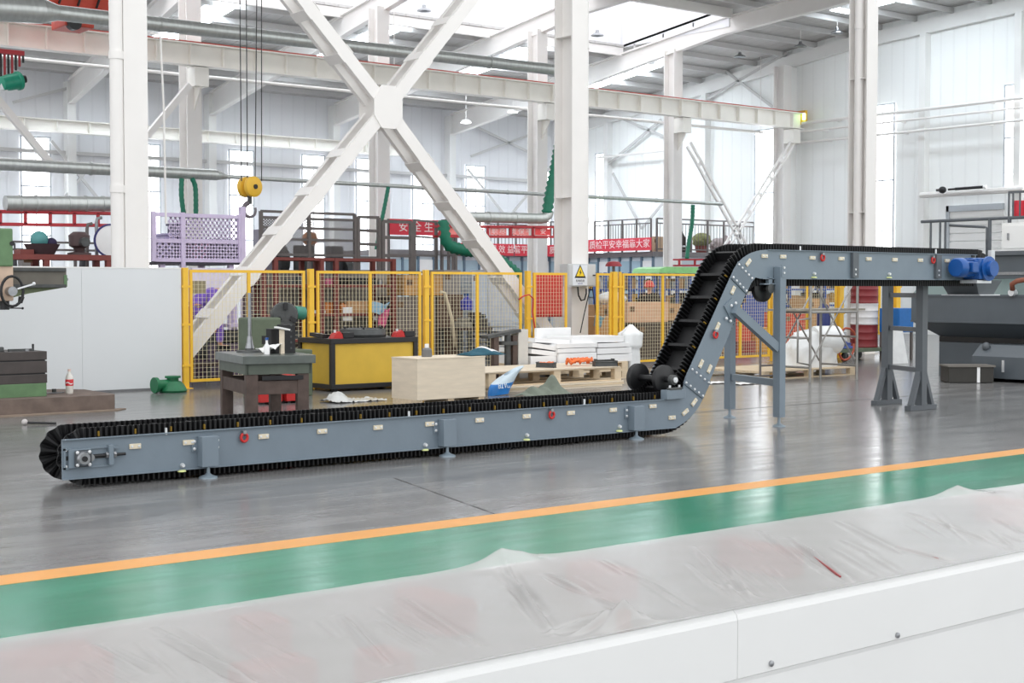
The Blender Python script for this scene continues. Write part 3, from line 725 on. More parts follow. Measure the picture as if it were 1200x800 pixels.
# ---- bolts under / over the plate edges
for u, v in [(213, 545), (497.5, 521), (616.5, 509.5), (725, 499.5), (953, 320.5), (1041, 321)]:
    x, z = pf(u, v); B().lathe([(.02, 0), (.02, .01), (.014, .03), (0, .03)], (x, YF - .006, z), (0, -1, 0), 12).obj('idler_bolt', zinc, conv, smooth=True)
    B().lathe([(.038, 0), (.03, .014), (0, .016)], (x - .01, YF - .02, z - .05), (0, 0, 1), 14).obj('idler_cap', mat('pale yellow plastic', (214, 222, 150), .4), conv, smooth=True)
for u, v in [(194, 506), (478.5, 486), (684, 471.5), (937, 292), (1096, 295)]:
    x, z = pf(u, v); B().cyl((x, YF - .01, z - .02), (x, YF - .01, z + .035), .011, 8).obj('stop_pin', zinc, conv, smooth=True)
# ---- splice plates with bolt rows
for (P1, P2, dd) in ((B1, B2, 1), (T1, T2, -1)):
    a, c = Vector((P1[0], 0, P1[1])), Vector((P2[0], 0, P2[1])); al = (c - a).normalized(); inc = Vector((T2[0] - B2[0], 0, T2[1] - B2[1])).normalized()
    L = (c - a).length
    m0 = [a - inc * .11, a + inc * .11, c + inc * .11, c - inc * .11]
    spl = B().pxz([(p.x, p.z) for p in m0], YF - .02, YF - .006).obj('splice_plate', mat('splice plate grey', (106, 118, 129), .38, var=.04), conv)
    for sg in (-1, 1):
        for i in range(5):
            q = a + al * (L * (.07 + .215 * i)) + inc * (.085 * sg)
            B().lathe([(.014, 0), (.014, .008), (.008, .014), (0, .014)], (q.x, YF - .02, q.z), (0, -1, 0), 8).obj('bolt', zinc, spl, smooth=True)
# ---- levelling feet with box brackets
def foot(x, y, zt, s, zin=0):
    lb = B().bx(x - .075, x + .075, y, y - s * .1, .1, zt, .004).obj('leg_bracket', grey_paint, conv)
    B().bx(x - .13, x + .13, y, y - s * .012, zt - .13, zt - .02).obj('bracket_flange', grey_paint, lb)
    yc = y - s * .05
    B().lathe([(.08, 0), (.078, .012), (.03, .03), (.016, .045), (.014, .12), (0, .12)], (x, yc, 0), (0, 0, 1), 20).obj('levelling_foot', mat('foot blue grey', (134, 148, 158), .35, .2), conv, smooth=True)
    for dx in (-.105, .105):
        for dz in (-.045, -.105):
            B().lathe([(.014, 0), (.014, .008), (.008, .014), (0, .014)], (x + dx, y - s * .012, zt + dz), (0, -s, 0), 8).obj('bolt', zinc, lb, smooth=True)
for u in (244, 524.5, 746):
    x = onY(u, 530, YF - .06).x; foot(x, YF - .006, .355, 1); foot(x, YR + .006, .355, -1)
# dark box brackets on the upper run
for u in (999.5, 1097):
    x = onY(u, 305, YF).x; B().bx(x - .055, x + .055, YF - .05, YF - .006, 1.72, 2.02, .004).obj('leg_bracket', grey_dark, conv)
    for z in (1.76, 1.82): B().cyl((x - .01, YF - .058, z), (x - .01, YF - .05, z), .012, 8).obj('bolt', zinc, conv)
# ---- hold-down discs in the lower bend, with shaft, bearing and bracket
dx, dz = onY(776, 441, YF + .12).x, onY(776, 444, YF + .12).z
def disc(x, y, z, r, t):
    B().lathe([(0, -t / 2), (r * .9, -t / 2), (r, -t / 2 + .01), (r, t / 2 - .01), (r * .9, t / 2), (0, t / 2)], (x, y, z), (0, 1, 0), 40).obj('hold_down_disc', black, conv, smooth=True)
disc(dx, YF + .1, dz, .155, .07); disc(dx, YR - .06, dz, .155, .07)
B().cyl((dx, YF - .07, dz), (dx, YR + .05, dz), .035, 18).obj('disc_shaft', black, conv, smooth=True)
bx_ = dx + .02
B().bx(bx_ - .13, bx_ + .15, YF - .07, YF + .03, ZT, ZT + .1, .005).obj('bearing_stand', grey_paint, conv)
B().bx(bx_ - .09, bx_ + .09, YF - .075, YF - .02, ZT + .1, ZT + .125, .006).lathe([(.055, 0), (.055, .05), (.03, .06), (0, .06)], (dx, YF - .02, dz), (0, -1, 0), 20).obj('bearing_housing', iron, conv)
B().lathe([(.03, 0), (.03, .012), (.016, .012), (.016, .02), (0, .02)], (dx, YF - .08, dz), (0, -1, 0), 18).obj('bearing_ring', zinc, conv, smooth=True)
for s_ in (-1, 1): B().cyl((bx_ + .07 * s_, YF - .05, ZT + .125), (bx_ + .07 * s_, YF - .05, ZT + .15), .014, 6).obj('bolt', zinc, conv)
ux, uz = onY(893, 342, YF + .1).x, onY(893, 338, YF + .1).z
disc(ux, YF + .1, uz, .155, .07); disc(ux, YR - .06, uz, .155, .07)
B().cyl((ux, YF - .03, uz), (ux, YR + .05, uz), .035, 18).obj('disc_shaft', black, conv, smooth=True)
B().bx(ux - .12, ux + .12, YF - .04, YF + .03, uz + .045, uz + .06).bx(ux - .03, ux + .03, YF - .03, YF + .02, uz + .06, ZU0 + .02).obj('bearing_hanger', grey_paint, conv)
B().lathe([(.06, 0), (.055, .03), (.03, .035), (0, .035)], (ux, YF - .01, uz), (0, -1, 0), 20).obj('bearing_ring', iron, conv, smooth=True)
# ---- support frame with diagonal strut
lx = onZ(906, 499).x; fy = YF - .06; rx, ry = onZ(855, 489.5).x, onZ(855, 489.5).y
def leg(x, y, z1, w=.1, d=.1):
    B().bx(x - w / 2, x + w / 2, y - d / 2, y + d / 2, .11, z1, .004).obj('support_leg', grey_paint, conv)
    B().lathe([(.075, 0), (.072, .012), (.03, .03), (.018, .045), (.016, .13), (0, .13)], (x, y, 0), (0, 0, 1), 18).obj('levelling_foot', MATS['foot blue grey'], conv, smooth=True)
leg(lx, fy, 1.84); leg(rx, ry, 1.22)
B().bx(lx - .035, lx + .035, fy - .058, fy - .05, 1.72, 1.86).obj('leg_plate', grey_paint, conv)
for z in (1.77, 1.83): B().cyl((lx, fy - .058, z), (lx, fy - .07, z), .013, 8).obj('bolt', zinc, conv)
B().bar((lx, fy + .05, .505), (rx, ry - .05, .505), .06, .08).obj('cross_bar', grey_paint, conv)
sx, sz = pf(856, 362); ex, ez = lx - .04, onY(905, 408, fy).z
B().bar((sx, fy, sz), (ex, fy, ez), .07, .1, upv=(0, 0, 1)).obj('diagonal_strut', grey_paint, conv)
B().rb((sx - .0, YF - .015, sz), (.16, .018, .2), ry=math.radians(-35)).obj('strut_plate', grey_paint, conv)
for du, dv in ((-2, -4), (3, -7), (-8, 11), (-3, 14)):
    x, z = pf(857 + du, 362 + dv); B().lathe([(.018, 0), (.018, .01), (.01, .018), (0, .018)], (x, YF - .024, z), (0, -1, 0), 8).obj('bolt', zinc, conv, smooth=True)
gx, gz = pf(853, 373)
B().bar((rx, ry, 1.2), (gx + .35, YR + .02, gz - .05), .06, .08).obj('leg_arm', grey_paint, conv)
# ---- drive motor, gearbox, chute at the head
mc = onY(1133, 311, YF - .16); ge = onY(1154, 313, YF - .16)
mx0, mx1 = onY(1119, 312, YF - .16).x, onY(1143, 312, YF - .16).x; mz = mc.z - .03
my = YF - .17
mtr = B().lathe([(0, 0), (.11, .0), (.125, .02), (.128, .12), (.105, .13), (.105, .32), (.13, .33), (.13, .35), (0, .35)], (mx0, my, mz), (1, 0, 0), 28).obj('motor', blue, conv, smooth=True)
for k in range(12):
    a = 2 * math.pi * k / 12; d = Vector((0, math.cos(a), math.sin(a)))
    B().bar(Vector((mx0 + .14, my, mz)) + d * .112, Vector((mx0 + .32, my, mz)) + d * .112, .008, .022, upv=d).obj('motor_fin', blue, mtr)
B().bx(mx0 + .15, mx0 + .28, my - .16, my - .1, mz - .06, mz + .07, .01).obj('terminal_box', blue, mtr)
gx0 = mx0 + .35
gb = B().bx(gx0, gx0 + .3, my - .12, my + .13, mz - .15, mz + .13, .03).obj('gearbox', blue, conv, smooth=True)
B().lathe([(.16, 0), (.16, .03), (.1, .035), (.1, .1), (.06, .1), (0, .1)], (gx0 + .18, my - .12, mz - .01), (0, -1, 0), 24).obj('gearbox_cover', blue, gb, smooth=True)
B().lathe([(.1, 0), (.1, .05), (.045, .05), (.045, .02), (0, .02)], (gx0 + .3, my, mz + .03), (1, 0, 0), 24).obj('output_flange', zinc, gb, smooth=True)
B().lathe([(.06, .0), (.055, .01), (0, .012)], (gx0 + .33, my, mz + .03), (1, 0, 0), 18).obj('flange_cap', mat('amber cap', (200, 170, 110), .4), gb, smooth=True)
B().bx(gx0 - .02, gx0 + .3, my - .1, my + .16, mz - .2, mz - .16, .004).obj('motor_foot', zinc, conv)
B().bx(XE - .05, gx0 + .34, YF + .0, YF + .03, 1.68, 2.0).bx(XE - .05, gx0 + .34, YR - .03, YR, 1.68, 2.0).obj('head_plate', grey_dark, conv)
B().bx(XE - .1, gx0 + .3, YF - .02, YR, 2.0, 2.03, .004).obj('head_cover', black, conv)
x1 = onY(1161, 295, YF + .02).x
B().bx(x1 - .05, x1 + .04, YF - .02, YF + .03, 1.82, 2.1, .004).obj('guard_strip', mat('pale guard paint', (206, 208, 212), .4), conv)
cx_ = onY(1139, 335, YF + .28).x
def frus(b, cx, cy, z1, z0, a, c):
    t = [b.bm.verts.new((cx + sx * a[0], cy + sy * a[1], z1)) for sx, sy in ((-1, -1), (1, -1), (1, 1), (-1, 1))]
    q = [b.bm.verts.new((cx + sx * c[0], cy + sy * c[1], z0)) for sx, sy in ((-1, -1), (1, -1), (1, 1), (-1, 1))]
    for i in range(4): b.bm.faces.new((t[i], t[(i + 1) % 4], q[(i + 1) % 4], q[i]))
    b.bm.faces.new(t); b.bm.faces.new(q[::-1]); return b
zc0 = onY(1139, 345, YF + .1).z
frus(B(), cx_ - .03, YF + .28, 1.7, zc0, (.3, .28), (.17, .24)).obj('discharge_chute', grey_dark, conv)
B().bx(cx_ - .26, cx_ + .2, YF - .02, YF + .58, zc0 - .012, zc0).obj('chute_flange', zinc, conv)
# ---- separate dark stand under the upper run
s1, s2 = onZ(1039, 473.5), onZ(1079, 480)
st = thing('support_stand', 'dark grey ladder-shaped stand with splayed feet under the end of the conveyor', 'stand', (s2.x, s2.y, 0))
for p, z1 in ((s1, 1.665), (s2, 1.665)):
    B().bx(p.x - .055, p.x + .055, p.y - .055, p.y + .055, .06, z1, .004).obj('post', grey_dark, st)
    B().bx(p.x - .28, p.x + .28, p.y - .05, p.y + .05, 0, .065, .004).obj('foot_bar', grey_dark, st)
    for sg in (-1, 1): B().bar((p.x + .22 * sg, p.y, .06), (p.x + .05 * sg, p.y, .5), .05, .07, upv=(0, 1, 0)).obj('foot_brace', grey_dark, st)
for z in (.52, 1.05, 1.5): B().bar((s1.x, s1.y - .05, z), (s2.x, s2.y + .05, z), .05, .06).obj('rung', grey_dark, st)
B().bx(s2.x - .1, s2.x + .1, s2.y - .07, s2.y + .07, 1.665, 1.695).obj('top_plate', zinc, st)
B().bx(s1.x - .1, s1.x + .1, s1.y - .07, s1.y + .07, 1.665, 1.695).obj('top_plate', grey_dark, st)
# ================================================================ foreground: long white housing wrapped in film
ZTOP = .85
yb = .5 * (onZ(100, 728, ZTOP).y + onZ(1000, 600, ZTOP).y); yf = .5 * (onZ(560, 772, ZTOP).y + onZ(1100, 668.5, ZTOP).y)
xs = onZ(866, 714, ZTOP).x
box = thing('machine_housing', 'long white machine housing under clear film along the bottom edge of the photo', 'machine housing', (2.4, (yb + yf) / 2, 0))
white_h = mat('white powder coat', (236, 237, 236), .28, var=.015, scale=2, coat=.4)
XA0, XA1 = -1.2, 7.5
zs = onY(1000, 762, yf).z
for nm, a, c in (('front_panel', XA0, xs - .0008), ('front_panel', xs + .0008, XA1)):
    B().pyz([(yf, zs + .0006), (yf, ZTOP - .026), (yf + .004, ZTOP - .014), (yf + .014, ZTOP - .005), (yf + .03, ZTOP - .004), (yf + .03, zs + .0006)], a, c).obj(nm, white_h, box)
B().pyz([(yf + .004, 0), (yf + .004, zs - .012), (yf + .0005, zs - .0006), (yf + .02, zs - .0006), (yf + .02, 0)], XA0, XA1).obj('lower_panel', white_h, box)
B().bx(XA0, XA1, yb - .02, yb, 0, ZTOP - .006, .004).obj('back_panel', white_h, box)
B().bx(XA0, XA0 + .02, yf, yb, 0, ZTOP - .01).obj('end_panel', white_h, box); B().bx(XA1 - .02, XA1, yf, yb, 0, ZTOP - .01).obj('end_panel', white_h, box)
for u, v in ((903, 777), (1051, 744)):
    p = onY(u, v, yf); B().lathe([(.0075, 0), (.0075, .005), (.004, .007), (0, .007)], (p.x, yf, p.z), (0, -1, 0), 12).obj('bolt', steel, box, smooth=True)
# inside: grey floor plate and red rollers / brackets pressed against the film
B().bx(XA0 + .02, XA1 - .02, yf + .06, yb - .02, ZTOP - .12, ZTOP - .1).obj('tray', mat('inner tray grey', (176, 172, 168), .5, var=.04), box)
red_in = mat('red bracket under film', (206, 72, 68), .5, var=.06)
for u, v, lx, ly in [(40, 760, .1, .4), (280, 720, .05, .34), (690, 665, .05, .3), (500, 700, .05, .3), (880, 640, .04, .35), (1180, 590, .06, .3), (450, 770, .04, .12), (320, 782, .08, .1)]:
    p = onZ(u, v, ZTOP - .03)
    B().bx(p.x - lx, p.x + lx, max(yf + .08, p.y - ly / 2), min(yb - .04, p.y + ly / 2), ZTOP - .1, ZTOP - .016, .01).obj('red_bracket', red_in, box)
for u0, v0, u1, v1 in [(928, 633, 985, 676), (642, 674, 690, 696), (268, 780, 292, 797), (690, 738, 708, 726), (1052, 641, 1100, 655)]:
    a_, c_ = onZ(u0, v0, ZTOP - .002), onZ(u1, v1, ZTOP - .002)
    B().bar(a_, c_, .0035, .006).obj('red_rod', mat('dark red rod', (150, 40, 46), .4), box)
# clear film stretched over the top, with tent peaks, creases and slack
fm = bpy.data.materials.new('stretched clear film'); fm.use_nodes = True; MATS['film'] = fm
nt = fm.node_tree; b_ = nt.nodes['Principled BSDF']; b_.inputs['Base Color'].default_value = rgb((180, 179, 177)); b_.inputs['Roughness'].default_value = .26
b_.inputs['Alpha'].default_value = .74; b_.inputs['Specular IOR Level'].default_value = .6
tc = nt.nodes.new('ShaderNodeTexCoord'); mp = nt.nodes.new('ShaderNodeMapping'); mp.inputs['Scale'].default_value = (9, 1.2, 1); mp.inputs['Rotation'].default_value = (0, 0, math.radians(38))
nn = nt.nodes.new('ShaderNodeTexNoise'); nn.inputs['Scale'].default_value = 1.6; nn.inputs['Detail'].default_value = 5; nn.inputs['Distortion'].default_value = .6
bp = nt.nodes.new('ShaderNodeBump'); bp.inputs['Strength'].default_value = .16; bp.inputs['Distance'].default_value = .005
nt.links.new(tc.outputs['Object'], mp.inputs['Vector']); nt.links.new(mp.outputs['Vector'], nn.inputs['Vector']); nt.links.new(nn.outputs['Fac'], bp.inputs['Height']); nt.links.new(bp.outputs['Normal'], b_.inputs['Normal'])
pk = [(onZ(588, 660, ZTOP), .034, .055), (onZ(612, 658, ZTOP), .018, .07), (onZ(1122, 580, ZTOP), .03, .05), (onZ(1150, 582, ZTOP), .014, .1), (onZ(731, 730, ZTOP), .052, .036), (onZ(705, 728, ZTOP), .01, .05)]
creases = []
rr = random.Random(5)
for u0, v0, u1, v1, h in [(590, 662, 650, 745, .012), (640, 672, 692, 696, .012), (585, 668, 640, 720, .008), (925, 630, 1000, 682, .014), (890, 622, 950, 665, .01), (1050, 640, 1125, 660, .008), (1065, 600, 1180, 640, .007), (815, 640, 870, 705, .008),
                          (195, 745, 300, 800, .012), (180, 735, 260, 775, .008), (110, 755, 170, 790, .008), (400, 720, 455, 780, .01), (470, 700, 560, 757, .009), (725, 722, 640, 742, .01), (725, 722, 668, 745, .009), (760, 730, 700, 700, .008), (850, 660, 885, 706, .006), (980, 610, 1060, 650, .006)]:
    creases.append((onZ(u0, v0, ZTOP), onZ(u1, v1, ZTOP), h * .9))
for k_ in range(46):
    u_ = rr.uniform(60, 1180); t_ = rr.uniform(.15, .6); vb_ = 741 - .1425 * u_; vf_ = 872 - .185 * u_; v_ = vb_ + (vf_ - vb_) * t_
    if v_ > 800: continue
    du = rr.uniform(18, 70); creases.append((onZ(u_, v_, ZTOP), onZ(u_ + du, min(vf_ - .185 * du - 4, v_ + du * rr.uniform(.45, .95)), ZTOP), rr.uniform(.0015, .004)))
def film_z(x, y):
    z = ZTOP
    for p, h, r in pk:
        d = math.hypot((x - p.x) * .9, y - p.y); z += h * math.exp(-(d / r) ** 1.2)
    for a, c, h in creases:
        dx, dy = c.x - a.x, c.y - a.y; L2 = dx * dx + dy * dy; t = ((x - a.x) * dx + (y - a.y) * dy) / L2
        tt = min(1, max(0, t)); d = math.hypot(x - a.x - dx * tt, y - a.y - dy * tt); e = math.sin(math.pi * min(1, max(0, .05 + t * .9))) if 0 < t < 1 else 0
        z += h * e * (math.exp(-(d / (.007 if h > .0045 else .0045)) ** 2) - .5 * math.exp(-((d - .016) / .01) ** 2))
    z += .0003 * math.sin(x * 23 + y * 31) + .0002 * math.sin(x * 57 - y * 44)
    edge = min(1, (y - yf) / .02 + 0); return z
FX0, FX1 = .2, 5.0
def fg(i, j): x = FX0 + (FX1 - FX0) * i; y = yf + (yb + .004 - yf) * j; return Vector((x, y, film_z(x, y) if 0.02 < j else ZTOP + .002))
fo = B().grid(900, 130, fg).obj('film_top', fm, box, smooth='all')
B().grid(30, 6, lambda i, j: Vector((-1.2 + (FX0 + 1.2) * i, yf + (yb + .004 - yf) * j, ZTOP))).obj('film_top', fm, box, smooth='all')
B().grid(30, 6, lambda i, j: Vector((FX1 + (7.5 - FX1) * i, yf + (yb + .004 - yf) * j, ZTOP))).obj('film_top', fm, box, smooth='all')
# film hanging down the front, nearly clear with thin vertical creases
f2 = bpy.data.materials.new('clear film front'); f2.use_nodes = True
nt = f2.node_tree; b_ = nt.nodes['Principled BSDF']; b_.inputs['Base Color'].default_value = rgb((240, 240, 240)); b_.inputs['Roughness'].default_value = .12; b_.inputs['Alpha'].default_value = .14
tc = nt.nodes.new('ShaderNodeTexCoord'); mp = nt.nodes.new('ShaderNodeMapping'); mp.inputs['Scale'].default_value = (12, 1, .8); mp.inputs['Rotation'].default_value = (0, math.radians(8), 0)
nn = nt.nodes.new('ShaderNodeTexNoise'); nn.inputs['Scale'].default_value = 1.6; nn.inputs['Detail'].default_value = 1
bp = nt.nodes.new('ShaderNodeBump'); bp.inputs['Strength'].default_value = .18; bp.inputs['Distance'].default_value = .004
nt.links.new(tc.outputs['Object'], mp.inputs['Vector']); nt.links.new(mp.outputs['Vector'], nn.inputs['Vector']); nt.links.new(nn.outputs['Fac'], bp.inputs['Height']); nt.links.new(bp.outputs['Normal'], b_.inputs['Normal'])
B().grid(60, 12, lambda i, j: Vector((XA0 + (XA1 - XA0) * i, yf - .004 - .003 * math.sin(i * 90) * (1 - j), ZTOP + .002 - (1 - j) * .8))).obj('film_front', f2, box, smooth='all')
# orange part poking up under the film
p = onZ(731, 730, ZTOP)
B().bx(p.x - .014, p.x + .014, p.y - .012, p.y + .012, ZTOP - .06, ZTOP + .03, .005).obj('orange_cap', mat('orange plastic', (196, 110, 92), .4), box)
# ================================================================ left edge: radial drilling machine, its table and pad
pad = thing('concrete_pad', 'low stained concrete pad under the drilling machine at the left edge', 'concrete pad', (5.5, 18.2, 0))
py0 = onZ(100, 482).y; px1 = onZ(127, 478).x
def padpoly(z): return None
zp = onY(110, 457, py0 + .0).z
zp = .2
poly = [(px1 - 5, py0), (px1 - .05, py0), (px1, py0 + .1), (px1 + .02, py0 + 1.2), (px1 - .25, py0 + 1.5), (px1 - 1.9, py0 + 1.5), (px1 - 1.9, py0 + 2.0), (px1 - 5, py0 + 2.0)]
conc = mat('stained concrete', (112, 98, 90), .8, var=.25, scale=5, bump=.2, bscale=12)
B().pxy(poly, 0, zp).obj('slab', conc, pad)
B().pxy([(px1 - 5, py0 - .28), (px1 - .1, py0 - .2), (px1 + .12, py0 + .02), (px1 + .05, py0 + .1), (px1 - .1, py0 - .01), (px1 - 5, py0 - .01)], 0, .012).obj('spill_stain', mat('brown floor stain', (134, 118, 104), .7, var=.2, scale=4), pad)
ty = py0 + .3
tb = thing('drill_table', 'dark T-slotted machine table on a green base at the left edge', 'machine table', (onY(20, 440, ty).x, ty, zp))
xr_ = onY(54.5, 440, ty).x
for v0, v1, nm, mm in ((412, 422, 'table_slab', iron), (423.5, 437.5, 'table_slab', iron), (439, 449.5, 'table_slab', iron), (449.5, 464, 'table_base', green_lite)):
    B().bx(xr_ - 1.6, xr_ + (.0 if nm == 'table_base' else .01), ty, ty + .8, ZatY(30, v1, ty) if nm != 'table_base' else zp, ZatY(30, v0, ty), .006).obj(nm, mm if nm == 'table_base' else mat('dark table iron', (78, 72, 70), .5, .3, var=.12), tb)
B().bx(xr_ - 1.6, xr_ - .01, ty + .015, ty + .78, ZatY(30, 440, ty), ZatY(30, 414, ty)).obj('slot_core', black, tb)
zt1 = ZatY(30, 412, ty)
t = thing('clamp_bar', 'dark clamp bar and bolt lying on the machine table at the left edge', 'clamp', (xr_ - .25, ty + .2, zt1))
B().bar((xr_ - .42, ty + .2, zt1 + .015), (xr_ - .1, ty + .2, zt1 + .015), .04, .03).obj('bar', iron, t); B().cyl((xr_ - .1, ty + .2, zt1), (xr_ - .1, ty + .2, zt1 + .09), .014, 10).obj('stud', black, t); B().cyl((xr_ - .18, ty + .2, zt1), (xr_ - .18, ty + .2, zt1 + .03), .04, 6).obj('nut', steel, t)
t = thing('machine_vice', 'grey block vice on the machine table cut off by the left edge', 'vice', (onY(2, 405, ty).x, ty + .3, zt1))
x = onY(3, 405, ty).x
B().bx(x - .3, x + .07, ty + .15, ty + .5, zt1, zt1 + .06, .01).bx(x - .3, x + .02, ty + .2, ty + .45, zt1 + .06, zt1 + .14, .01).obj('vice_body', iron, t); B().cyl((x + .05, ty + .3, zt1 + .03), (x + .1, ty + .3, zt1 + .03), .03, 12).obj('screw', steel, t)
# arm
ay = ty + .5
dr = thing('radial_drill', 'green radial drilling machine arm reaching in from the left edge', 'drilling machine', (onY(-30, 400, ay).x, ay, zp))
x0_, x1_ = onY(-40, 330, ay).x, onY(70, 330, ay).x
z = lambda v: ZatY(30, v, ay)
B().bx(x0_, x1_, ay - .25, ay + .15, z(337), z(313.5), .012).obj('arm', mat('arm olive grey', (104, 100, 92), .45, .2, var=.12, scale=5), dr)
B().bx(x0_, x1_ - .02, ay - .29, ay - .25, z(318), z(314), .005).bx(x0_, x1_ - .02, ay - .29, ay - .25, z(337), z(333), .005).obj('arm_slideway', iron, dr)
B().bx(x1_ - .04, x1_ + .006, ay - .26, ay + .16, z(336), z(322), .01).obj('arm_end_cap', green_lite, dr)
B().pxz([(x0_, z(337)), (x1_ - .03, z(337)), (x1_ - .5, z(344)), (x0_, z(360))], ay - .2, ay + .1).obj('arm_web', mat('olive green paint', (112, 124, 92), .5, var=.1, scale=6), dr)
B().cyl((x1_ + .006, ay - .05, z(326)), (x1_ + .05, ay - .05, z(326)), .035, 12).obj('knob', black, dr, smooth=True)
pts = [Vector((x1_ + .05 + .022 + .02 * math.cos(a), ay - .05, z(327) + .02 * math.sin(a))) for a in [k * math.pi / 6 for k in range(12)]]
B().tube(pts, .006, 6, closed=True).obj('pull_ring', steel, dr, smooth='all')
hx = onY(4, 330, ay - .3).x
B().bx(hx - .5, hx + .045, ay - .55, ay - .29, z(313), z(270), .02).obj('head_casing', green_lite, dr)
B().bx(hx - .5, hx + .055, ay - .52, ay - .29, z(352), z(306), .02).obj('head_front', mat('cream head paint', (206, 180, 158), .5, var=.12), dr)
B().cyl((hx + .03, ay - .56, z(287)), (hx + .03, ay - .55, z(287)), .03, 12).obj('dial', black, dr)
wc = Vector((hx + .0, ay - .62, z(341)))
pts = [wc + Vector((.14 * math.cos(a), 0, .19 * math.sin(a))) for a in [k * math.pi / 10 for k in range(20)]]
B().tube(pts, .018, 8, closed=True).obj('hand_wheel', black, dr, smooth='all')
B().cyl(wc + Vector((0, .1, 0)), wc + Vector((0, -.03, 0)), .06, 14).obj('wheel_hub', steel, dr, smooth=True)
B().bar(wc + Vector((.06, -.02, .03)), wc + Vector((.26, -.02, .09)), .02, .02).ball(wc + Vector((.27, -.02, .095)), .024).obj('feed_lever', zinc, dr)
B().cyl((hx - .03, ay - .42, z(352)), (hx - .03, ay - .42, z(362)), .06, 14).obj('spindle', black, dr, smooth=True)
B().cyl((hx - .03, ay - .42, z(360)), (hx + .2, ay - .42, z(360.5)), .008, 8).ball((hx + .2, ay - .42, z(360.5)), .016).obj('spindle_key', black, dr)
k_ = onY(20, 350, ay - .1).x
B().pxz([(k_ - .01, z(347)), (k_ + .05, z(348)), (k_ + .02, z(355)), (k_ - .02, z(355))], ay - .24, ay - .18).obj('arm_clamp', black, dr)
B().bx(x0_ - .2, x0_ + .3, ay + .1, ay + .7, z(337), z(313.5), .02).obj('arm_root', green_lite, dr); B().cyl((x0_ + .05, ay + .66, zp), (x0_ + .05, ay + .66, z(230)), .28, 28).obj('column', green_lite, dr, smooth=True)
# bottle on the pad
bp_ = onZ(81.5, 461, zp); 
t = thing('drink_bottle', 'plastic drink bottle with a red label standing on the concrete pad', 'bottle', (bp_.x, bp_.y, zp))
pet = mat('clear bottle plastic', (226, 222, 214), .12, var=.03, spec=.7)
B().lathe([(0, 0), (.045, 0), (.05, .02), (.05, .1), (.052, .19), (.045, .23), (.02, .275), (.018, .3), (0, .3)], (bp_.x, bp_.y, zp), (0, 0, 1), 20).obj('bottle_body', pet, t, smooth=True)
B().lathe([(.0515, .105), (.053, .12), (.0535, .185), (.0525, .19)], (bp_.x, bp_.y, zp), (0, 0, 1), 20).obj('label', mat('red bottle label', (222, 62, 70), .4), t, smooth=True)
B().cyl((bp_.x, bp_.y, zp + .295), (bp_.x, bp_.y, zp + .325), .02, 14).obj('cap', mat('pale cap', (230, 200, 190), .4), t, smooth=True)
wv = B()
for k in range(7):
    a = math.radians(200 + k * 14); b2 = math.radians(200 + (k + 1) * 14)
    p0 = Vector((bp_.x + .0545 * math.cos(a), bp_.y + .0545 * math.sin(a), zp + .14 + .012 * math.sin(k * .9))); p1 = Vector((bp_.x + .0545 * math.cos(b2), bp_.y + .0545 * math.sin(b2), zp + .14 + .012 * math.sin((k + 1) * .9)))
    wv.bar(p0, p1, .002, .013)
wv.obj('label_wave', paper, t)
sp = onZ(66, 461, zp)
t = thing('spanner', 'dark spanner lying beside the bottle on the concrete pad', 'spanner', (sp.x, sp.y, zp))
B().bar((sp.x - .13, sp.y, zp + .012), (sp.x + .1, sp.y, zp + .012), .03, .014).obj('handle', steel, t); B().cyl((sp.x - .01, sp.y + .05, zp), (sp.x - .01, sp.y + .05, zp + .06), .03, 8).obj('socket', iron, t)
p0, p1 = onZ(29, 498), onZ(66, 497.5)
t = thing('ball_lever', 'dark rod with a pale ball end lying on the floor near the conveyor tail', 'lever', (p0.x, p0.y, 0))
B().ball((p0.x, p0.y, .036), .036).obj('ball_knob', mat('pale knob', (196, 190, 188), .4), t, smooth='all'); B().cyl((p0.x, p0.y, .03), (p1.x, p1.y, .016), .014, 10).obj('rod', black, t, smooth=True)
# ================================================================ white partition at the left
WY = 20.9
xw = onY(213, 400, WY).x; zw = ZatY(150, 314.5, WY)
t = thing('partition_panel', 'large plain white partition panel left of the yellow mesh fence', 'partition', (xw - 4, WY, 0))
pm_ = mat('white sandwich panel', (226, 229, 231), .4, var=.015, scale=1)
for i in range(5):
    a = xw - 1.02 * (i + 1) if i else xw - 1.02; 
    B().bx(xw - 1.62 * (i + 1) + .0015, xw - 1.62 * i - .0015, WY, WY + .06, .035, zw, .002).obj('panel', pm_, t)
B().bx(xw - 8.1, xw + .01, WY - .01, WY + .08, 0, .035).obj('floor_channel', mat('grey channel', (120, 120, 122), .5), t)
B().bx(xw - 8.1, xw, WY - .004, WY + .064, zw, zw + .02).obj('top_channel', white, t)
# green casting on the floor at the foot of the fence
g = onZ(199, 459.5); gm = mat('green cast paint', (30, 112, 72), .45, var=.12, scale=9)
t = thing('green_casting', 'green painted flanged pump casting lying on the floor at the foot of the partition', 'casting', (g.x, g.y - .05, 0))
B().lathe([(0, 0), (.2, 0), (.22, .03), (.17, .12), (.12, .17), (0, .17)], (g.x + .05, g.y, 0), (0, 0, 1), 24).obj('volute', gm, t, smooth=True)
B().lathe([(.0, .15), (.09, .15), (.09, .22), (.12, .22), (.12, .25), (0, .25)], (g.x + .05, g.y, 0), (0, 0, 1), 20).obj('neck_flange', gm, t, smooth=True)
B().lathe([(.08, -.05), (.08, .2), (.12, .2), (.12, .25), (0, .25)], (g.x - .02, g.y, .12), (-1, -.1, 0), 20).obj('side_flange', gm, t, smooth=True)
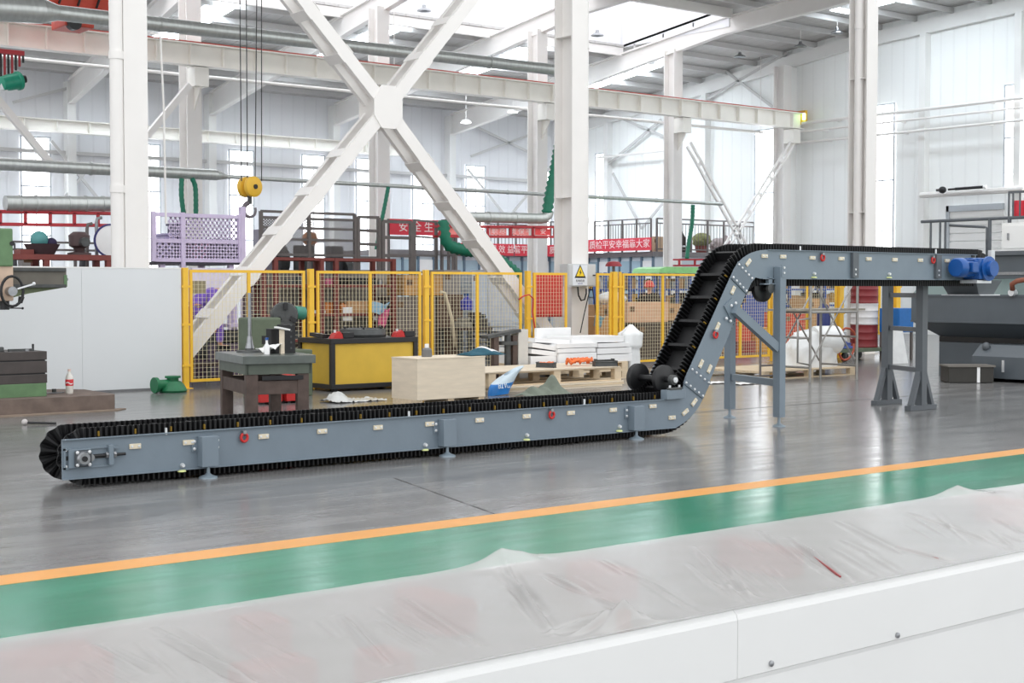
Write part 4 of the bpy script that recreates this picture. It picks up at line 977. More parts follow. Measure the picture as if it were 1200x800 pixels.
# ================================================================ yellow mesh fence
FEN = 20.92
zt0 = ZatY(300, 316.5, FEN)
def mesh_panel(label, x0, x1, mid=True, y=FEN, ztop=None, zbot=.1, ax='X', sp=.07, group='yellow mesh fence panels'):
    """framed welded mesh panel; along X at y (or along Y at x=y when ax='Y')"""
    ztop = ztop or zt0
    t = thing('mesh_fence', label, 'fence panel', ((x0 + x1) / 2, y, 0) if ax == 'X' else (y, (x0 + x1) / 2, 0), group)
    f = (lambda b, a, c, p, q, h=.02: b.bx(a, c, y - h, y + h, p, q)) if ax == 'X' else (lambda b, a, c, p, q, h=.02: b.bx(y - h, y + h, a, c, p, q))
    f(B(), x0, x1, ztop - .045, ztop).obj('top_rail', yellow, t) if 0 else None
    for nm, a, c, p, q in (('top_rail', x0, x1, ztop - .045, ztop), ('bottom_rail', x0, x1, zbot, zbot + .045), ('side_rail', x0, x0 + .045, zbot + .045, ztop - .045), ('side_rail', x1 - .045, x1, zbot + .045, ztop - .045)):
        b = B(); f(b, a, c, p, q); b.obj(nm, yellow, t)
    if mid:
        b = B(); m = (x0 + x1) / 2; f(b, m - .025, m + .025, zbot + .045, ztop - .045); b.obj('middle_rail', yellow, t)
    b = B(); w = .0019
    x = x0 + .045 + sp / 2
    while x < x1 - .045: f(b, x - w, x + w, zbot + .02, ztop - .02, .003); x += sp
    z = zbot + .045 + sp / 2
    while z < ztop - .045: f(b, x0 + .02, x1 - .02, z - w, z + w, .0024); z += sp
    b.obj('wire_mesh', wire_m, t); return t
def fence_post(label, x, y=FEN, h=None, w=.09, cap=None):
    t = thing('fence_post', label, 'fence post', (x, y, 0), 'yellow fence posts'); h = h or zt0 + .03
    B().bx(x - w / 2, x + w / 2, y - w / 2, y + w / 2, .012, h, .004).obj('post_tube', yellow, t)
    B().bx(x - .09, x + .09, y - .09, y + .09, 0, .012).obj('foot_plate', yellow, t)
    for z in (.35, 1.0, 1.6):
        B().bx(x - w / 2 - .03, x + w / 2 + .03, y - w / 2 - .01, y - w / 2, z, z + .035).obj('clip', yellow, t)
    return t
X_ = lambda u: XatY(u, FEN)
fence_post('yellow fence post at the right end of the white partition', X_(216.5))
mesh_panel('yellow mesh fence panel beside the white partition, purple work clothes behind it', X_(222), X_(357))
fence_post('yellow fence post left of the ochre cabinet', X_(364))
mesh_panel('yellow mesh fence panel behind the ochre cabinet with the ring on top', X_(371), X_(493))
fence_post('yellow fence post behind the left edge of the plywood crate', X_(499))
mesh_panel('yellow mesh fence panel behind the plywood crate', X_(505), X_(611))
fence_post('yellow fence post at the foot of the right brace leg, red cord tied to it', X_(618.5))
mesh_panel('yellow mesh fence panel in front of the red sheet, left of the electrical box', X_(625), X_(664), mid=False)
mesh_panel('narrow yellow mesh fence panel right of the electrical box', X_(699), X_(716), mid=False)
fence_post('double yellow fence post under the dark red cap right of the electrical box', X_(719.5), w=.11)
fence_post('yellow fence post touching the double post, left of the cardboard boxes', X_(726.5), w=.05)
mesh_panel('yellow mesh fence panel left of the conveyor incline, cardboard boxes behind it', X_(729), X_(822))
fence_post('yellow fence post hidden partly by the conveyor incline', X_(827))
mesh_panel('yellow mesh fence panel seen through the conveyor support frame', X_(832), X_(902))
fence_post('yellow fence post right of the conveyor front support leg', X_(906))
mesh_panel('yellow mesh fence panel behind the scaffold', X_(910), X_(980))
fence_post('yellow fence post right of the scaffold', X_(984), w=.14)
mesh_panel('narrow yellow mesh gate seen through the dark ladder-shaped stand, left one', X_(1030), X_(1046), mid=False, zbot=.5)
fence_post('thick yellow post seen through the dark ladder-shaped stand', X_(1050), w=.16)
# red sheet hung behind the mesh
p0, p1 = onY(624, 320, FEN + .25), onY(660, 371, FEN + .25)
o = B().grid(16, 10, lambda i, j: Vector((p0.x + (p1.x - p0.x) * i, FEN + .25 + .03 * math.sin(i * 14) * (1 - j * .5), p1.z + (p0.z - p1.z) * j))).obj('red_sheet', mat('red sheet', (206, 52, 44), .5, var=.08, scale=4), smooth='all')
so = o.modifiers.new('thickness', 'SOLIDIFY'); so.thickness = .01; tag(o, 'red sheet hanging behind the mesh left of the electrical box', 'sheet')
c = (onY(642, 390, FEN + 1.6).x, FEN + 1.6)
t = thing('yellow_bin', 'yellow bin standing under the red sheet behind the mesh', 'bin', (c[0], c[1], 0))
frus(B(), c[0], c[1], .62, 0, (.3, .2), (.24, .16)).obj('bin_body', yellow, t); B().bx(c[0] - .33, c[0] + .33, c[1] - .22, c[1] + .22, .62, .66, .01).obj('rim', yellow, t)
# electrical box on the column
ey = CY0 - .02 - .8
e0, e1 = onY(665.5, 309, CY0 - .26), onY(698, 335.5, CY0 - .26)
eb = thing('electrical_box', 'pale grey electrical box with a yellow warning triangle fixed to the middle column', 'electrical box', ((e0.x + e1.x) / 2, CY0 - .26, e1.z))
y_ = CY0 - .26
B().bx(e0.x, e1.x, y_, y_ + .25, e1.z, e0.z, .006).obj('box_body', mat('pale grey box', (202, 204, 204), .4, var=.02), eb)
B().bx(e0.x + .02, e1.x - .02, y_ - .012, y_, e1.z + .02, e0.z - .02, .004).obj('box_door', MATS['pale grey box'], eb)
B().bx(e1.x - .09, e1.x - .03, y_ - .03, y_ - .012, (e0.z + e1.z) / 2 - .012, (e0.z + e1.z) / 2 + .012, .003).obj('latch', black, eb)
mx_ = e0.x + (e1.x - e0.x) * .42; h_ = e0.z - e1.z; ww = (e1.x - e0.x)
sg_ = B().bx(mx_ - ww * .26, mx_ + ww * .26, y_ - .016, y_ - .012, e1.z + .02, e0.z - .02).obj('sign_plate', mat('sign white', (232, 236, 242), .5, var=.01), eb)
def tri(s, y0, y1, m, nm):
    cz = e1.z + h_ * .66
    B().pxz([(mx_ - s, cz - s * .86), (mx_ + s, cz - s * .86), (mx_, cz + s * .95)], y0, y1).obj(nm, m, sg_)
tri(ww * .2, y_ - .02, y_ - .016, blk_txt, 'triangle_border'); tri(ww * .145, y_ - .023, y_ - .02, mat('warning yellow', (250, 214, 50), .5, var=.01), 'warning_triangle')
cz = e1.z + h_ * .62; s_ = ww * .05
B().pxz([(mx_ + s_ * .4, cz + s_ * 1.7), (mx_ - s_ * .8, cz - s_ * .1), (mx_ - s_ * .05, cz - s_ * .1), (mx_ - s_ * .6, cz - s_ * 1.7), (mx_ + s_ * .9, cz + s_ * .3), (mx_ + s_ * .15, cz + s_ * .3)], y_ - .026, y_ - .023).obj('lightning_bolt', blk_txt, sg_)
text('有电危险', blk_txt, sg_, (mx_, y_ - .0165, e1.z + h_ * .24), h_ * .13, FACE_FRONT, depth=.001)
text('DANGER', mat('blue print', (60, 70, 150), .6, var=.01), sg_, (mx_, y_ - .0165, e1.z + h_ * .12), h_ * .07, FACE_FRONT, depth=.001)
for i, (u0, v0, u1, v1, u2, v2, lab) in enumerate([(678, 336, 683, 353, 679, 340, 'black cable loop hanging under the electrical box'), (692, 336, 685, 365, 680, 390, 'black cable slanting down left from the electrical box'), (694, 336, 697, 356, 700, 378, 'black cable falling straight down right of the electrical box')]):
    yy = CY0 - .2
    A, M_, Z = onY(u0, v0, yy), onY(u1, v1, yy), onY(u2, v2, yy)
    if i == 0: pts = [onY(u, v, yy) for u, v in ((677, 336), (678, 346), (681, 352), (685, 351), (687, 344), (687, 338))]
    else: pts = [(1 - q) ** 2 * A + 2 * q * (1 - q) * M_ + q * q * Z for q in [k / 10 for k in range(11)]]
    o = B().tube(pts, .016 if i == 0 else .011, 8).obj('cable', black, smooth='all'); tag(o, lab, 'cable')
# dark red cap/lamp on the post
c = onY(719, 312, FEN + .3)
t = thing('red_hood', 'dark red rounded hood just above the double yellow fence post', 'hood', (c.x, FEN + .3, c.z))
B().lathe([(.17, 0), (.16, .04), (.12, .09), (0, .11)], c, (0, 0, 1), 18).obj('hood', mat('dark red hood', (140, 30, 40), .4), t, smooth=True)
B().cyl((c.x, c.y, 0), (c.x, c.y, c.z), .03, 10).obj('stand_pole', rail_m, t)
# red cord round the post
pts = [onY(u, v, FEN - .12) for u, v in ((608, 351), (613, 347), (620, 345), (625, 350), (624, 365), (627, 385), (628, 396))]
o = B().tube(pts, .014, 8).obj('tied_rope', red, smooth='all'); tag(o, 'red cord wound on the fence post beside the red sheet', 'cord')
# ================================================================ work table with its iron top
zt2 = .8
c_t = onZ(288.5, 497); tx0, ty0 = c_t.x, c_t.y; a_ = math.radians(-13)
tab = thing('cast_iron_table', 'brown and green cast iron work table in front of the mesh fence', 'work table', (tx0 + .5, ty0 + .6, 0))
Lx, Dy = .80, 1.3
ca, sa = math.cos(a_), math.sin(a_)
def tl(x, y, z): return Vector((tx0 + x * ca - y * sa, ty0 + x * sa + y * ca, z))
def tbox(b, x0, x1, y0, y1, z0, z1, bev=0):
    b.rb(tl((x0 + x1) / 2, (y0 + y1) / 2, (z0 + z1) / 2), (abs(x1 - x0), abs(y1 - y0), abs(z1 - z0)), rz=a_, bev=bev); return b
ztp = zt2
green_t = mat('worn green table paint', (86, 94, 84), .45, .1, var=.12, scale=6)
tbox(B(), -.04, Lx + .04, -.04, Dy + .04, ztp - .1, ztp, .008).obj('table_top', mat('iron table top', (98, 104, 100), .3, .4, var=.15, scale=8), tab)
b = B()
for (x0_, x1_, y0_, y1_) in ((0, Lx, 0, .03), (0, Lx, Dy - .03, Dy), (0, .03, 0, Dy), (Lx - .03, Lx, 0, Dy)): tbox(b, x0_, x1_, y0_, y1_, ztp - .22, ztp - .1)
b.obj('apron', green_t, tab)
for i, (x0_, x1_, y0_, y1_) in enumerate(((0.05, Lx - .05, .02, .08), (.05, Lx - .05, Dy - .08, Dy - .02), (.02, .08, .05, Dy - .05), (Lx - .08, Lx - .02, .05, Dy - .05))):
    tbox(B(), x0_, x1_, y0_, y1_, ztp - .46, ztp - .3, .006).obj('stretcher', brown_st, tab)
for x in (0, Lx - .18):
    for y in (0, Dy - .12): tbox(B(), x + .01, x + .15, y + .01, y + .12, 0, ztp - .22, .008).obj('leg', brown_st, tab)
tbox(B(), Lx * .5 - .06, Lx * .5 + .06, Dy - .12, Dy - .03, 0, ztp - .3).obj('leg', green_t, tab)
for (x, y) in ((Lx * .62, .0),): tbox(B(), x - .3, x + .2, -.004, .004, ztp - .29, ztp - .24).obj('slot', black, tab)
# items on the table
def on_tab(u, v): return onZ(u, v, ztp)
p = tl(.3, .95, ztp)
t = thing('rod_stand', 'grey upright rod on a round base standing on the iron table', 'rod stand', (p.x, p.y, ztp))
B().lathe([(0, 0), (.17, 0), (.16, .025), (.06, .03), (.05, .06), (0, .06)], p, (0, 0, 1), 22).obj('base', iron, t, smooth=True); B().lathe([(.06, .05), (.04, .12), (.03, .2), (0, .2)], p, (0, 0, 1), 14).obj('socket', steel, t, smooth=True)
B().cyl(p + Vector((0, 0, .1)), (p.x, p.y, ZatY(315, 343, p.y)), .022, 12).obj('rod', steel, t, smooth=True)
p = tl(.62, .55, ztp)
t = thing('angle_block', 'black slotted angle block standing on the right side of the iron table', 'angle block', (p.x, p.y, ztp))
zz = ZatY(345, 380, p.y)
B().bx(p.x - .02, p.x + .16, p.y, p.y + .14, ztp, zz, .006).bx(p.x - .16, p.x - .02, p.y + .04, p.y + .16, ztp, zz - .05, .006).obj('block', black, t)
for k in range(5): B().cyl((p.x + .1, p.y - .002, ztp + .06 + k * .07), (p.x + .1, p.y + .002, ztp + .06 + k * .07), .014, 10).obj('hole', iron, t)
q = tl(.56, .5, ztp)
t = thing('wood_strip', 'pale wooden strip with folded white paper on top, leaning on the black block', 'strip', (q.x, q.y, ztp))
B().rb((q.x, q.y - .04, (ztp + zz - .06) / 2), (.05, .04, zz - .06 - ztp)).obj('strip', wood, t); B().rb((q.x, q.y - .05, zz - .045), (.17, .1, .02), ry=.2).obj('folded_paper', paper, t)
q = tl(.38, .5, ztp)
o = B().grid(8, 6, lambda i, j: Vector((q.x - .1 + .26 * i, q.y - .12 + .2 * j, ztp + .012 + .05 * abs(math.sin(i * 5 + j * 2)) + .06 * i))).obj('crumpled_sheet', paper, smooth='all')
so = o.modifiers.new('thickness', 'SOLIDIFY'); so.thickness = .006; tag(o, 'crumpled white sheet lying between the rod stand and the black block', 'sheet')
q = tl(.4, .25, ztp)
t = thing('small_bottle', 'small white bottle standing in front of the black block on the iron table', 'bottle', (q.x, q.y + .1, ztp))
B().lathe([(0, 0), (.035, 0), (.035, .1), (.015, .13), (.015, .17), (0, .17)], (q.x - .02, q.y + .12, ztp), (0, 0, 1), 14).obj('bottle_body', styro, t, smooth=True); B().cyl((q.x - .02, q.y + .12, ztp + .17), (q.x - .02, q.y + .12, ztp + .2), .02, 10).obj('cap', blue, t)
# lathe-like machine behind the table
my_ = onZ(305, 470).y + .6
p = onY(305, 390, my_); pc = onY(333, 369, my_)
t = thing('dividing_head', 'old green machine with a heavy grey three-jaw chuck standing behind the iron table', 'machine', (p.x, my_, 0))
a0, a1 = onY(288, 372, my_), onY(322, 410, my_)
B().bx(a0.x, a1.x, my_ - .2, my_ + .25, a1.z, a0.z, .03).obj('head_casing', green_m, t)
B().bx(a0.x + .1, a1.x + .55, my_ - .15, my_ + .3, 0, a1.z, .02).obj('pedestal', green_m, t)
B().bx(a0.x + .15, a0.x + .4, my_ - .205, my_ - .195, a1.z + .1, a1.z + .22).obj('window_recess', black, t)
B().bx(a1.x - .05, a1.x + .28, my_ - .12, my_ + .2, a1.z, pc.z - .1, .02).obj('bracket', iron, t)
d = Vector((-.35, -.93, 0))
B().lathe([(0.06, .18), (.06, .02), (.17, 0), (.19, .02), (.19, .2), (.175, .22), (.06, .22)], pc - d * .1, d, 32).obj('chuck', iron, t, smooth=True)
s = d.cross(Vector((0, 0, 1)))
for k in range(3):
    a = math.radians(90 + 120 * k); r_ = s * math.cos(a) + Vector((0, 0, 1)) * math.sin(a)
    B().bar(pc + d * .14 + r_ * .08, pc + d * .14 + r_ * .18, .06, .06, upv=d).obj('jaw', black, t)
B().lathe([(.15, 0), (.15, .3), (.12, .32), (.12, .5), (0, .5)], pc - d * .12, -d, 24).obj('spindle_nose', iron, t, smooth=True)
B().cyl(onY(345, 366, my_ + .3), onY(356, 367, my_ + .3), .1, 18).obj('motor_cap', mat('teal cap paint', (60, 130, 112), .45), t, smooth=True)
# red steel boxes under / behind the table
for i, (u0, u1, v0, lab) in enumerate([(305, 331, 444, 'red steel box behind the left legs of the iron table'), (336, 354, 443, 'red steel box behind the right legs of the iron table')]):
    yb_ = onZ(330, 473).y; x0_, x1_ = onY(u0, 460, yb_).x, onY(u1, 460, yb_).x; z1 = ZatY(u0, v0, yb_)
    t = thing('red_steel_box', lab, 'steel box', ((x0_ + x1_) / 2, yb_, 0)); B().bx(x0_, x1_, yb_, yb_ + .4, .03, z1, .01).obj('box_body', red, t)
    B().bx(x0_ - .01, x1_ + .01, yb_ - .01, yb_ + .41, z1, z1 + .03, .006).obj('lid', red, t)
    for xx in (x0_ + .03, x1_ - .08): B().bx(xx, xx + .05, yb_ + .03, yb_ + .37, 0, .03).obj('foot', black, t)
# ================================================================ ochre cabinet with black frame and ring on top
c0 = onZ(389.5, 459); c1 = onZ(486, 456); c2 = onZ(360, 446)
cl_, cr_ = c0.x, onY(486, 420, c0.y).x; yb0 = c0.y; dp = .95
z1 = ZatY(390, 397, yb0)
cab = thing('ochre_cabinet', 'ochre yellow cabinet with black edge frame and a dark ring on its top', 'cabinet', ((cl_ + cr_) / 2, yb0 + .4, 0))
b = B().bx(cl_, cr_, yb0, yb0 + dp, .09, z1 - .06, .004).obj('cabinet_body', yellow_cab, cab)
for x in (cl_, cr_):
    for y in (yb0, yb0 + dp): B().bx(x - .035, x + .035, y - .035, y + .035, .05, z1 - .05).obj('corner_post', black, cab)
b = B().bx(cl_ - .04, cr_ + .04, yb0 - .04, yb0 + dp + .04, z1 - .08, z1, .008).obj('top_frame', black, cab)
B().bx(cl_ - .04, cr_ + .04, yb0 - .04, yb0 + dp + .04, .04, .11, .006).obj('bottom_frame', black, cab)
for x in (cl_ + .1, cr_ - .1):
    for y in (yb0 + .1, yb0 + dp - .1): B().cyl((x, y, 0), (x, y, .04), .05, 12).obj('foot', black, cab)
cx0 = (cl_ + cr_) / 2 + .1; cyc = yb0 + .5
t = thing('steel_ring', 'dark steel ring lying on the ochre cabinet', 'ring', (cx0, cyc, z1))
B().lathe([(.3, 0), (.36, 0), (.38, .04), (.36, .13), (.3, .14), (.27, .1), (.27, .02), (.3, 0)], (cx0, cyc, z1), (0, 0, 1), 36).obj('ring', iron, t, smooth=True)
for k in range(6):
    a = k * math.pi / 3; B().cyl((cx0 + .33 * math.cos(a), cyc + .33 * math.sin(a), z1 + .13), (cx0 + .33 * math.cos(a), cyc + .33 * math.sin(a), z1 + .16), .02, 8).obj('bolt', black, t)
for x, lab in ((cl_ + .16, 'red clamp jaw at the left end of the cabinet top'), (cr_ - .22, 'red clamp jaw at the right end of the cabinet top')):
    t = thing('red_clamp', lab, 'clamp', (x, yb0 + .15, z1))
    B().pxz([(x - .09, z1), (x + .09, z1), (x + .07, z1 + .07), (x + .03, z1 + .11), (x - .05, z1 + .07)], yb0 + .08, yb0 + .22).obj('jaw', red, t); B().bx(x + .1, x + .3, yb0 + .1, yb0 + .24, z1, z1 + .09, .01).obj('clamp_block', black, t); B().cyl((x - .02, yb0 + .15, z1 + .09), (x - .02, yb0 + .15, z1 + .13), .02, 8).obj('bolt', zinc, t)
o = B().bar((cl_ + .06, yb0 + .3, z1 + .03), (cl_ + .12, yb0 + .8, z1 + .05), .1, .06).obj('steel_bar', black); tag(o, 'black steel bar lying across the left end of the cabinet top', 'bar')
t = thing('clear_film_heap', 'crumpled clear film on the floor in front of the ochre cabinet', 'film', (onZ(410, 472).x, onZ(410, 472).y, 0))
p0, p1 = onZ(385, 472), onZ(445, 468)
rr = random.Random(3)
B().grid(30, 10, lambda i, j: Vector((p0.x + (p1.x - p0.x) * i, p0.y + (p1.y - p0.y) * i - .2 + .45 * j, .004 + .16 * math.exp(-((i - .18) / .14) ** 2) * math.sin(math.pi * j) * rr.uniform(.5, 1) + rr.uniform(0, .03)))).obj('film', mat('crumpled film', (206, 208, 206), .2, var=.08), t, smooth='all')
# ================================================================ plywood crate
k0, k1 = onZ(489, 470.5), onZ(568, 466)
k0 = onZ(489, 476); yk = k0.y; xk0, xk1 = k0.x, onY(568.5, 440, yk).x; zk = ZatY(489, 420, yk)
dk = .62
cr = thing('plywood_crate', 'pale plywood crate standing behind the conveyor, bottle and teal cloth on its lid', 'crate', ((xk0 + xk1) / 2, yk + dk / 2, 0))
B().bx(xk0, xk1, yk, yk + .015, .08, zk - .015).obj('front_board', wood, cr); B().bx(xk0, xk1, yk + dk - .015, yk + dk, .08, zk - .015).obj('back_board', wood, cr)
B().bx(xk0, xk0 + .015, yk + .015, yk + dk - .015, .08, zk - .015).obj('side_board', wood, cr); B().bx(xk1 - .015, xk1, yk + .015, yk + dk - .015, .08, zk - .015).obj('side_board', wood, cr)
B().bx(xk0 - .006, xk1 + .006, yk - .006, yk + dk + .006, zk - .015, zk, .002).obj('lid', wood, cr)
for i in range(3): xx = xk0 + (xk1 - xk0 - .1) * i / 2; B().bx(xx, xx + .1, yk + .02, yk + dk - .02, 0, .08).obj('skid', pallet_w, cr)
p = Vector((XatY(500, yk + .3), yk + .3, zk))
t = thing('grey_bottle', 'squat grey bottle with a pale cap standing on the plywood crate', 'bottle', (p.x, p.y, zk))
B().lathe([(0, 0), (.07, 0), (.075, .02), (.07, .1), (.045, .125), (0, .13)], p, (0, 0, 1), 18).obj('bottle_body', mat('grey bottle', (112, 112, 112), .4), t, smooth=True); B().cyl(p + Vector((0, 0, .12)), p + Vector((0, 0, .18)), .03, 12).obj('cap', styro, t)
p = onZ(527, 414, zk)
t = thing('work_cloth', 'dark teal cloth with a white patch thrown on the plywood crate', 'cloth', (p.x, p.y, zk))
def clo(x0, x1, y0, y1, h, f): return lambda i, j: Vector((x0 + (x1 - x0) * i, y0 + (y1 - y0) * j, zk + .012 + h * math.sin(math.pi * i) ** .6 * math.sin(math.pi * j) ** .6 * (1 + .4 * math.sin(f * i + 3 * j))))
B().grid(24, 12, clo(p.x - .28, p.x + .34, yk + .05, yk + .4, .07, 13)).obj('cloth', cloth_t, t, smooth='all'); B().grid(16, 8, clo(p.x - .02, p.x + .42, yk + .2, yk + .5, .11, 5)).obj('white_patch', styro, t, smooth='all')
for ch in t.children: so = ch.modifiers.new('thickness', 'SOLIDIFY'); so.thickness = .008
# blue bag
p = onZ(584, 463)
t = thing('printed_bag', 'blue and white printed plastic bag slumped between the crate and the pallet', 'bag', (p.x, p.y, 0))
def bag(i, j):
    a = 2 * math.pi * i; r = .17 * (1 - .25 * abs(j - .5)); return Vector((p.x + r * math.cos(a) * (1.25) + .3 * j * j, p.y + r * .6 * math.sin(a), .0 + .36 * j + .06 * math.cos(a) * j + .01 * math.sin(9 * i + 7 * j)))
B().grid(28, 12, lambda i, j: bag(i, .02 + j * .5)).obj('bag_body', mat('blue bag film', (44, 128, 206), .3, var=.12, scale=6), t, smooth='all')
B().grid(28, 12, lambda i, j: bag(i, .52 + j * .48)).obj('bag_top', mat('pale bag film', (206, 222, 232), .3, var=.08, scale=6), t, smooth='all')
text('ВТАП', mat('bag print', (225, 238, 250), .4, var=.01), t, (p.x + .02, p.y - .115, .16), .11, ((.96, 0, -.25), (.25, 0, .96), (0, -1, 0)))
# pallets and boards
def pallet(label, x0, x1, y0, y1, z0=0, nm='wooden_pallet', k=1.0):
    t = thing(nm, label, 'pallet', ((x0 + x1) / 2, (y0 + y1) / 2, z0)); h = .11 * k
    for i in range(3): yy = y0 + (y1 - y0 - .1) * i / 2; B().bx(x0, x1, yy, yy + .1, z0, z0 + .018).obj('bottom_board', pallet_w, t)
    for i in range(3):
        for j in range(3):
            xx = x0 + (x1 - x0 - .14) * i / 2; yy = y0 + (y1 - y0 - .1) * j / 2; B().bx(xx, xx + .14, yy, yy + .1, z0 + .018, z0 + h).obj('block', pallet_w, t)
    for i in range(3): xx = x0 + (x1 - x0 - .14) * i / 2; B().bx(xx, xx + .14, y0, y1, z0 + h, z0 + h + .018).obj('stringer_board', pallet_w, t)
    n = int((y1 - y0) / .13)
    for i in range(n): yy = y0 + (y1 - y0 - .115) * i / (n - 1); B().bx(x0, x1, yy, yy + .115, z0 + h + .018, z0 + h + .038).obj('deck_board', pallet_w, t)
    return t
py = onZ(640, 457).y; px0, px1 = onY(575, 450, py).x, onY(733, 450, py).x
for k_ in range(3):
    o = B().rb(((px0 + px1) / 2 + .02 * (k_ % 2), py + .55, .015 + .03 * k_), (px1 - px0 - .2 + .05 * k_, 1.15, .026), rz=.015 * (k_ - 1)).obj('plywood_board', [wood, pallet_w][k_ % 2])
    tag(o, ['lowest plywood board under the pallet with tools', 'middle plywood board of the three under the pallet with tools', 'topmost plywood board directly under the pallet with tools'][k_], 'board', 'plywood boards under the pallet')
pal = pallet('wooden pallet behind the crate carrying the tools and orange straps', px0, px1 - .05, py + .05, py + 1.2, .09, k=1.6)
o = B().rb(((px0 + px1) / 2 - .15, py + .68, .3135), (px1 - px0 + .1, 1.3, .018), rz=.0).obj('plywood_sheet', wood); tag(o, 'plywood sheet lying on top of the pallet behind the crate', 'board')
zpl = .323
def on_pal(u, v): return onZ(u, v, zpl)
for u0, v0, u1, v1, lab in [(630, 430.2, 650, 430.8, 'short dark steel bar lying at the left on the pallet sheet'), (696, 429.2, 722, 428.6, 'dark steel bar lying at the right on the pallet sheet, front one'), (698, 426.8, 718, 426.2, 'brown steel bar lying at the right on the pallet sheet, rear one')]:
    a, c = on_pal(u0, v0), on_pal(u1, v1)
    o = B().bar(a + Vector((0, 0, .04)), c + Vector((0, 0, .04)), .09, .07, bev=.015).obj('steel_bar', iron); tag(o, lab, 'bar')
a = on_pal(677, 428.3)
pts = [a + Vector((.22 * math.cos(k * .55) * (1 - k * .012) + .14 * math.sin(k * .21), .1 * math.sin(k * .55), .03 + .09 * abs(math.sin(k * 1.3)))) for k in range(46)]
o = B().tube(pts, .022, 8).obj('orange_strap', orange, smooth='all'); tag(o, 'orange lashing strap heaped on the pallet sheet', 'strap')
a = on_pal(641, 428.4); o = B().tube([a + Vector((.14 * math.cos(k * .5), .05 * math.sin(k * .5), .03 + .01 * (k % 3))) for k in range(14)], .02, 8).obj('orange_strap', orange, smooth='all'); tag(o, 'small orange strap beside the dark bar on the pallet sheet', 'strap')
# grey green rag in front of the pallet
p = onZ(637, 464); rr = random.Random(11)
t = thing('rag_heap', 'grey green rag heaped on the floor in front of the pallet', 'rag', (p.x, p.y, 0))
def rag(i, j):
    x = -.45 + .95 * i; y = -.2 + .4 * j; h = .26 * math.exp(-((i - .62) / .25) ** 2) + .1 * math.exp(-((i - .2) / .2) ** 2)
    return Vector((p.x + x, p.y + y, .01 + max(0, h * math.sin(math.pi * j) * (.75 + .3 * math.sin(17 * i + 6 * j) + .15 * math.sin(31 * i)))))
B().grid(40, 16, rag).obj('rag', cloth_g, t, smooth='all')
# stacked white foam-edged panels
pys = py + 1.45
_a, _c = onY(621, 400, pys).x, onY(735, 400, pys).x
pallet('lower one of two pallets under the stacked white panels', _a, _c, pys - .02, pys + .95, 0)
pallet('upper one of two pallets under the stacked white panels', _a, _c, pys - .02, pys + .95, .149)
def foam(label, u0, u1, v0, v1, y, dy=.9, rz=0, ry=0):
    x0_, x1_ = onY(u0, v0, y).x, onY(u1, v0, y).x; z1 = ZatY((u0 + u1) / 2, v0, y); z0 = ZatY((u0 + u1) / 2, v1, y)
    if 'lowest' in label: z0 = .2985
    o = B().rb(((x0_ + x1_) / 2, y + dy / 2, (z0 + z1) / 2), (x1_ - x0_, dy, z1 - z0), rz=rz, ry=ry, bev=.006).obj('foam_slab', styro); tag(o, label, 'panel', 'stacked white panels'); return o
foam('lowest white panel of the right pile behind the pallet', 700, 741, 415, 424, pys)
foam('second white panel from the bottom of the right pile', 700, 740, 407.5, 414.3, pys)
foam('third white panel from the bottom of the right pile', 701, 738, 402, 406.8, pys)
foam('white panel on top of both piles, nearest the column', 671, 731, 394, 401.2, pys + .05, .7)
foam('lowest white panel of the middle pile behind the pallet', 655, 699, 413.5, 420, pys - .05)
foam('second white panel from the bottom of the middle pile', 654, 698, 408, 413, pys - .05)
foam('third white panel of the middle pile, under the top one', 653, 700, 402, 407.4, pys - .05, .8)
foam('lowest white panel of the left pile, slightly tilted', 622, 652, 417, 424, pys, rz=0, ry=.0)
foam('second white panel of the left pile, tilted to the right', 623, 653, 410.5, 416, pys, ry=.12)
foam('third white panel of the left pile, tilted to the right', 624, 654, 403.5, 409, pys, ry=.14)
foam('topmost white panel of the left pile, tilted to the right', 627, 668, 397, 402, pys + .1, ry=.06)
o = B().bx(onY(627, 390, pys + .9).x, onY(667, 390, pys + .9).x, pys + .85, pys + .92, .0, ZatY(640, 384, pys + .9), .01).obj('foam_slab', styro); tag(o, 'white panel standing upright behind the left pile', 'panel', 'stacked white panels')
p = onZ(738, 428); p = Vector((onY(739, 420, pys + .2).x, pys + .2, 0))
t = thing('wrapped_bundle', 'tall bundle wrapped in white plastic at the right end of the white panels', 'bundle', (p.x, p.y, 0))
zz = ZatY(739, 380, pys + .2)
def bun(i, j):
    a = 2 * math.pi * i; r = .16 + .03 * math.sin(5 * a + 4 * j) + (.05 if .55 < j < .85 else 0); r *= (1 - max(0, j - .85) * 5.5)
    return Vector((p.x + r * math.cos(a), p.y + r * math.sin(a), zz * j))
B().grid(32, 24, bun).obj('wrap', film_w, t, smooth='all')
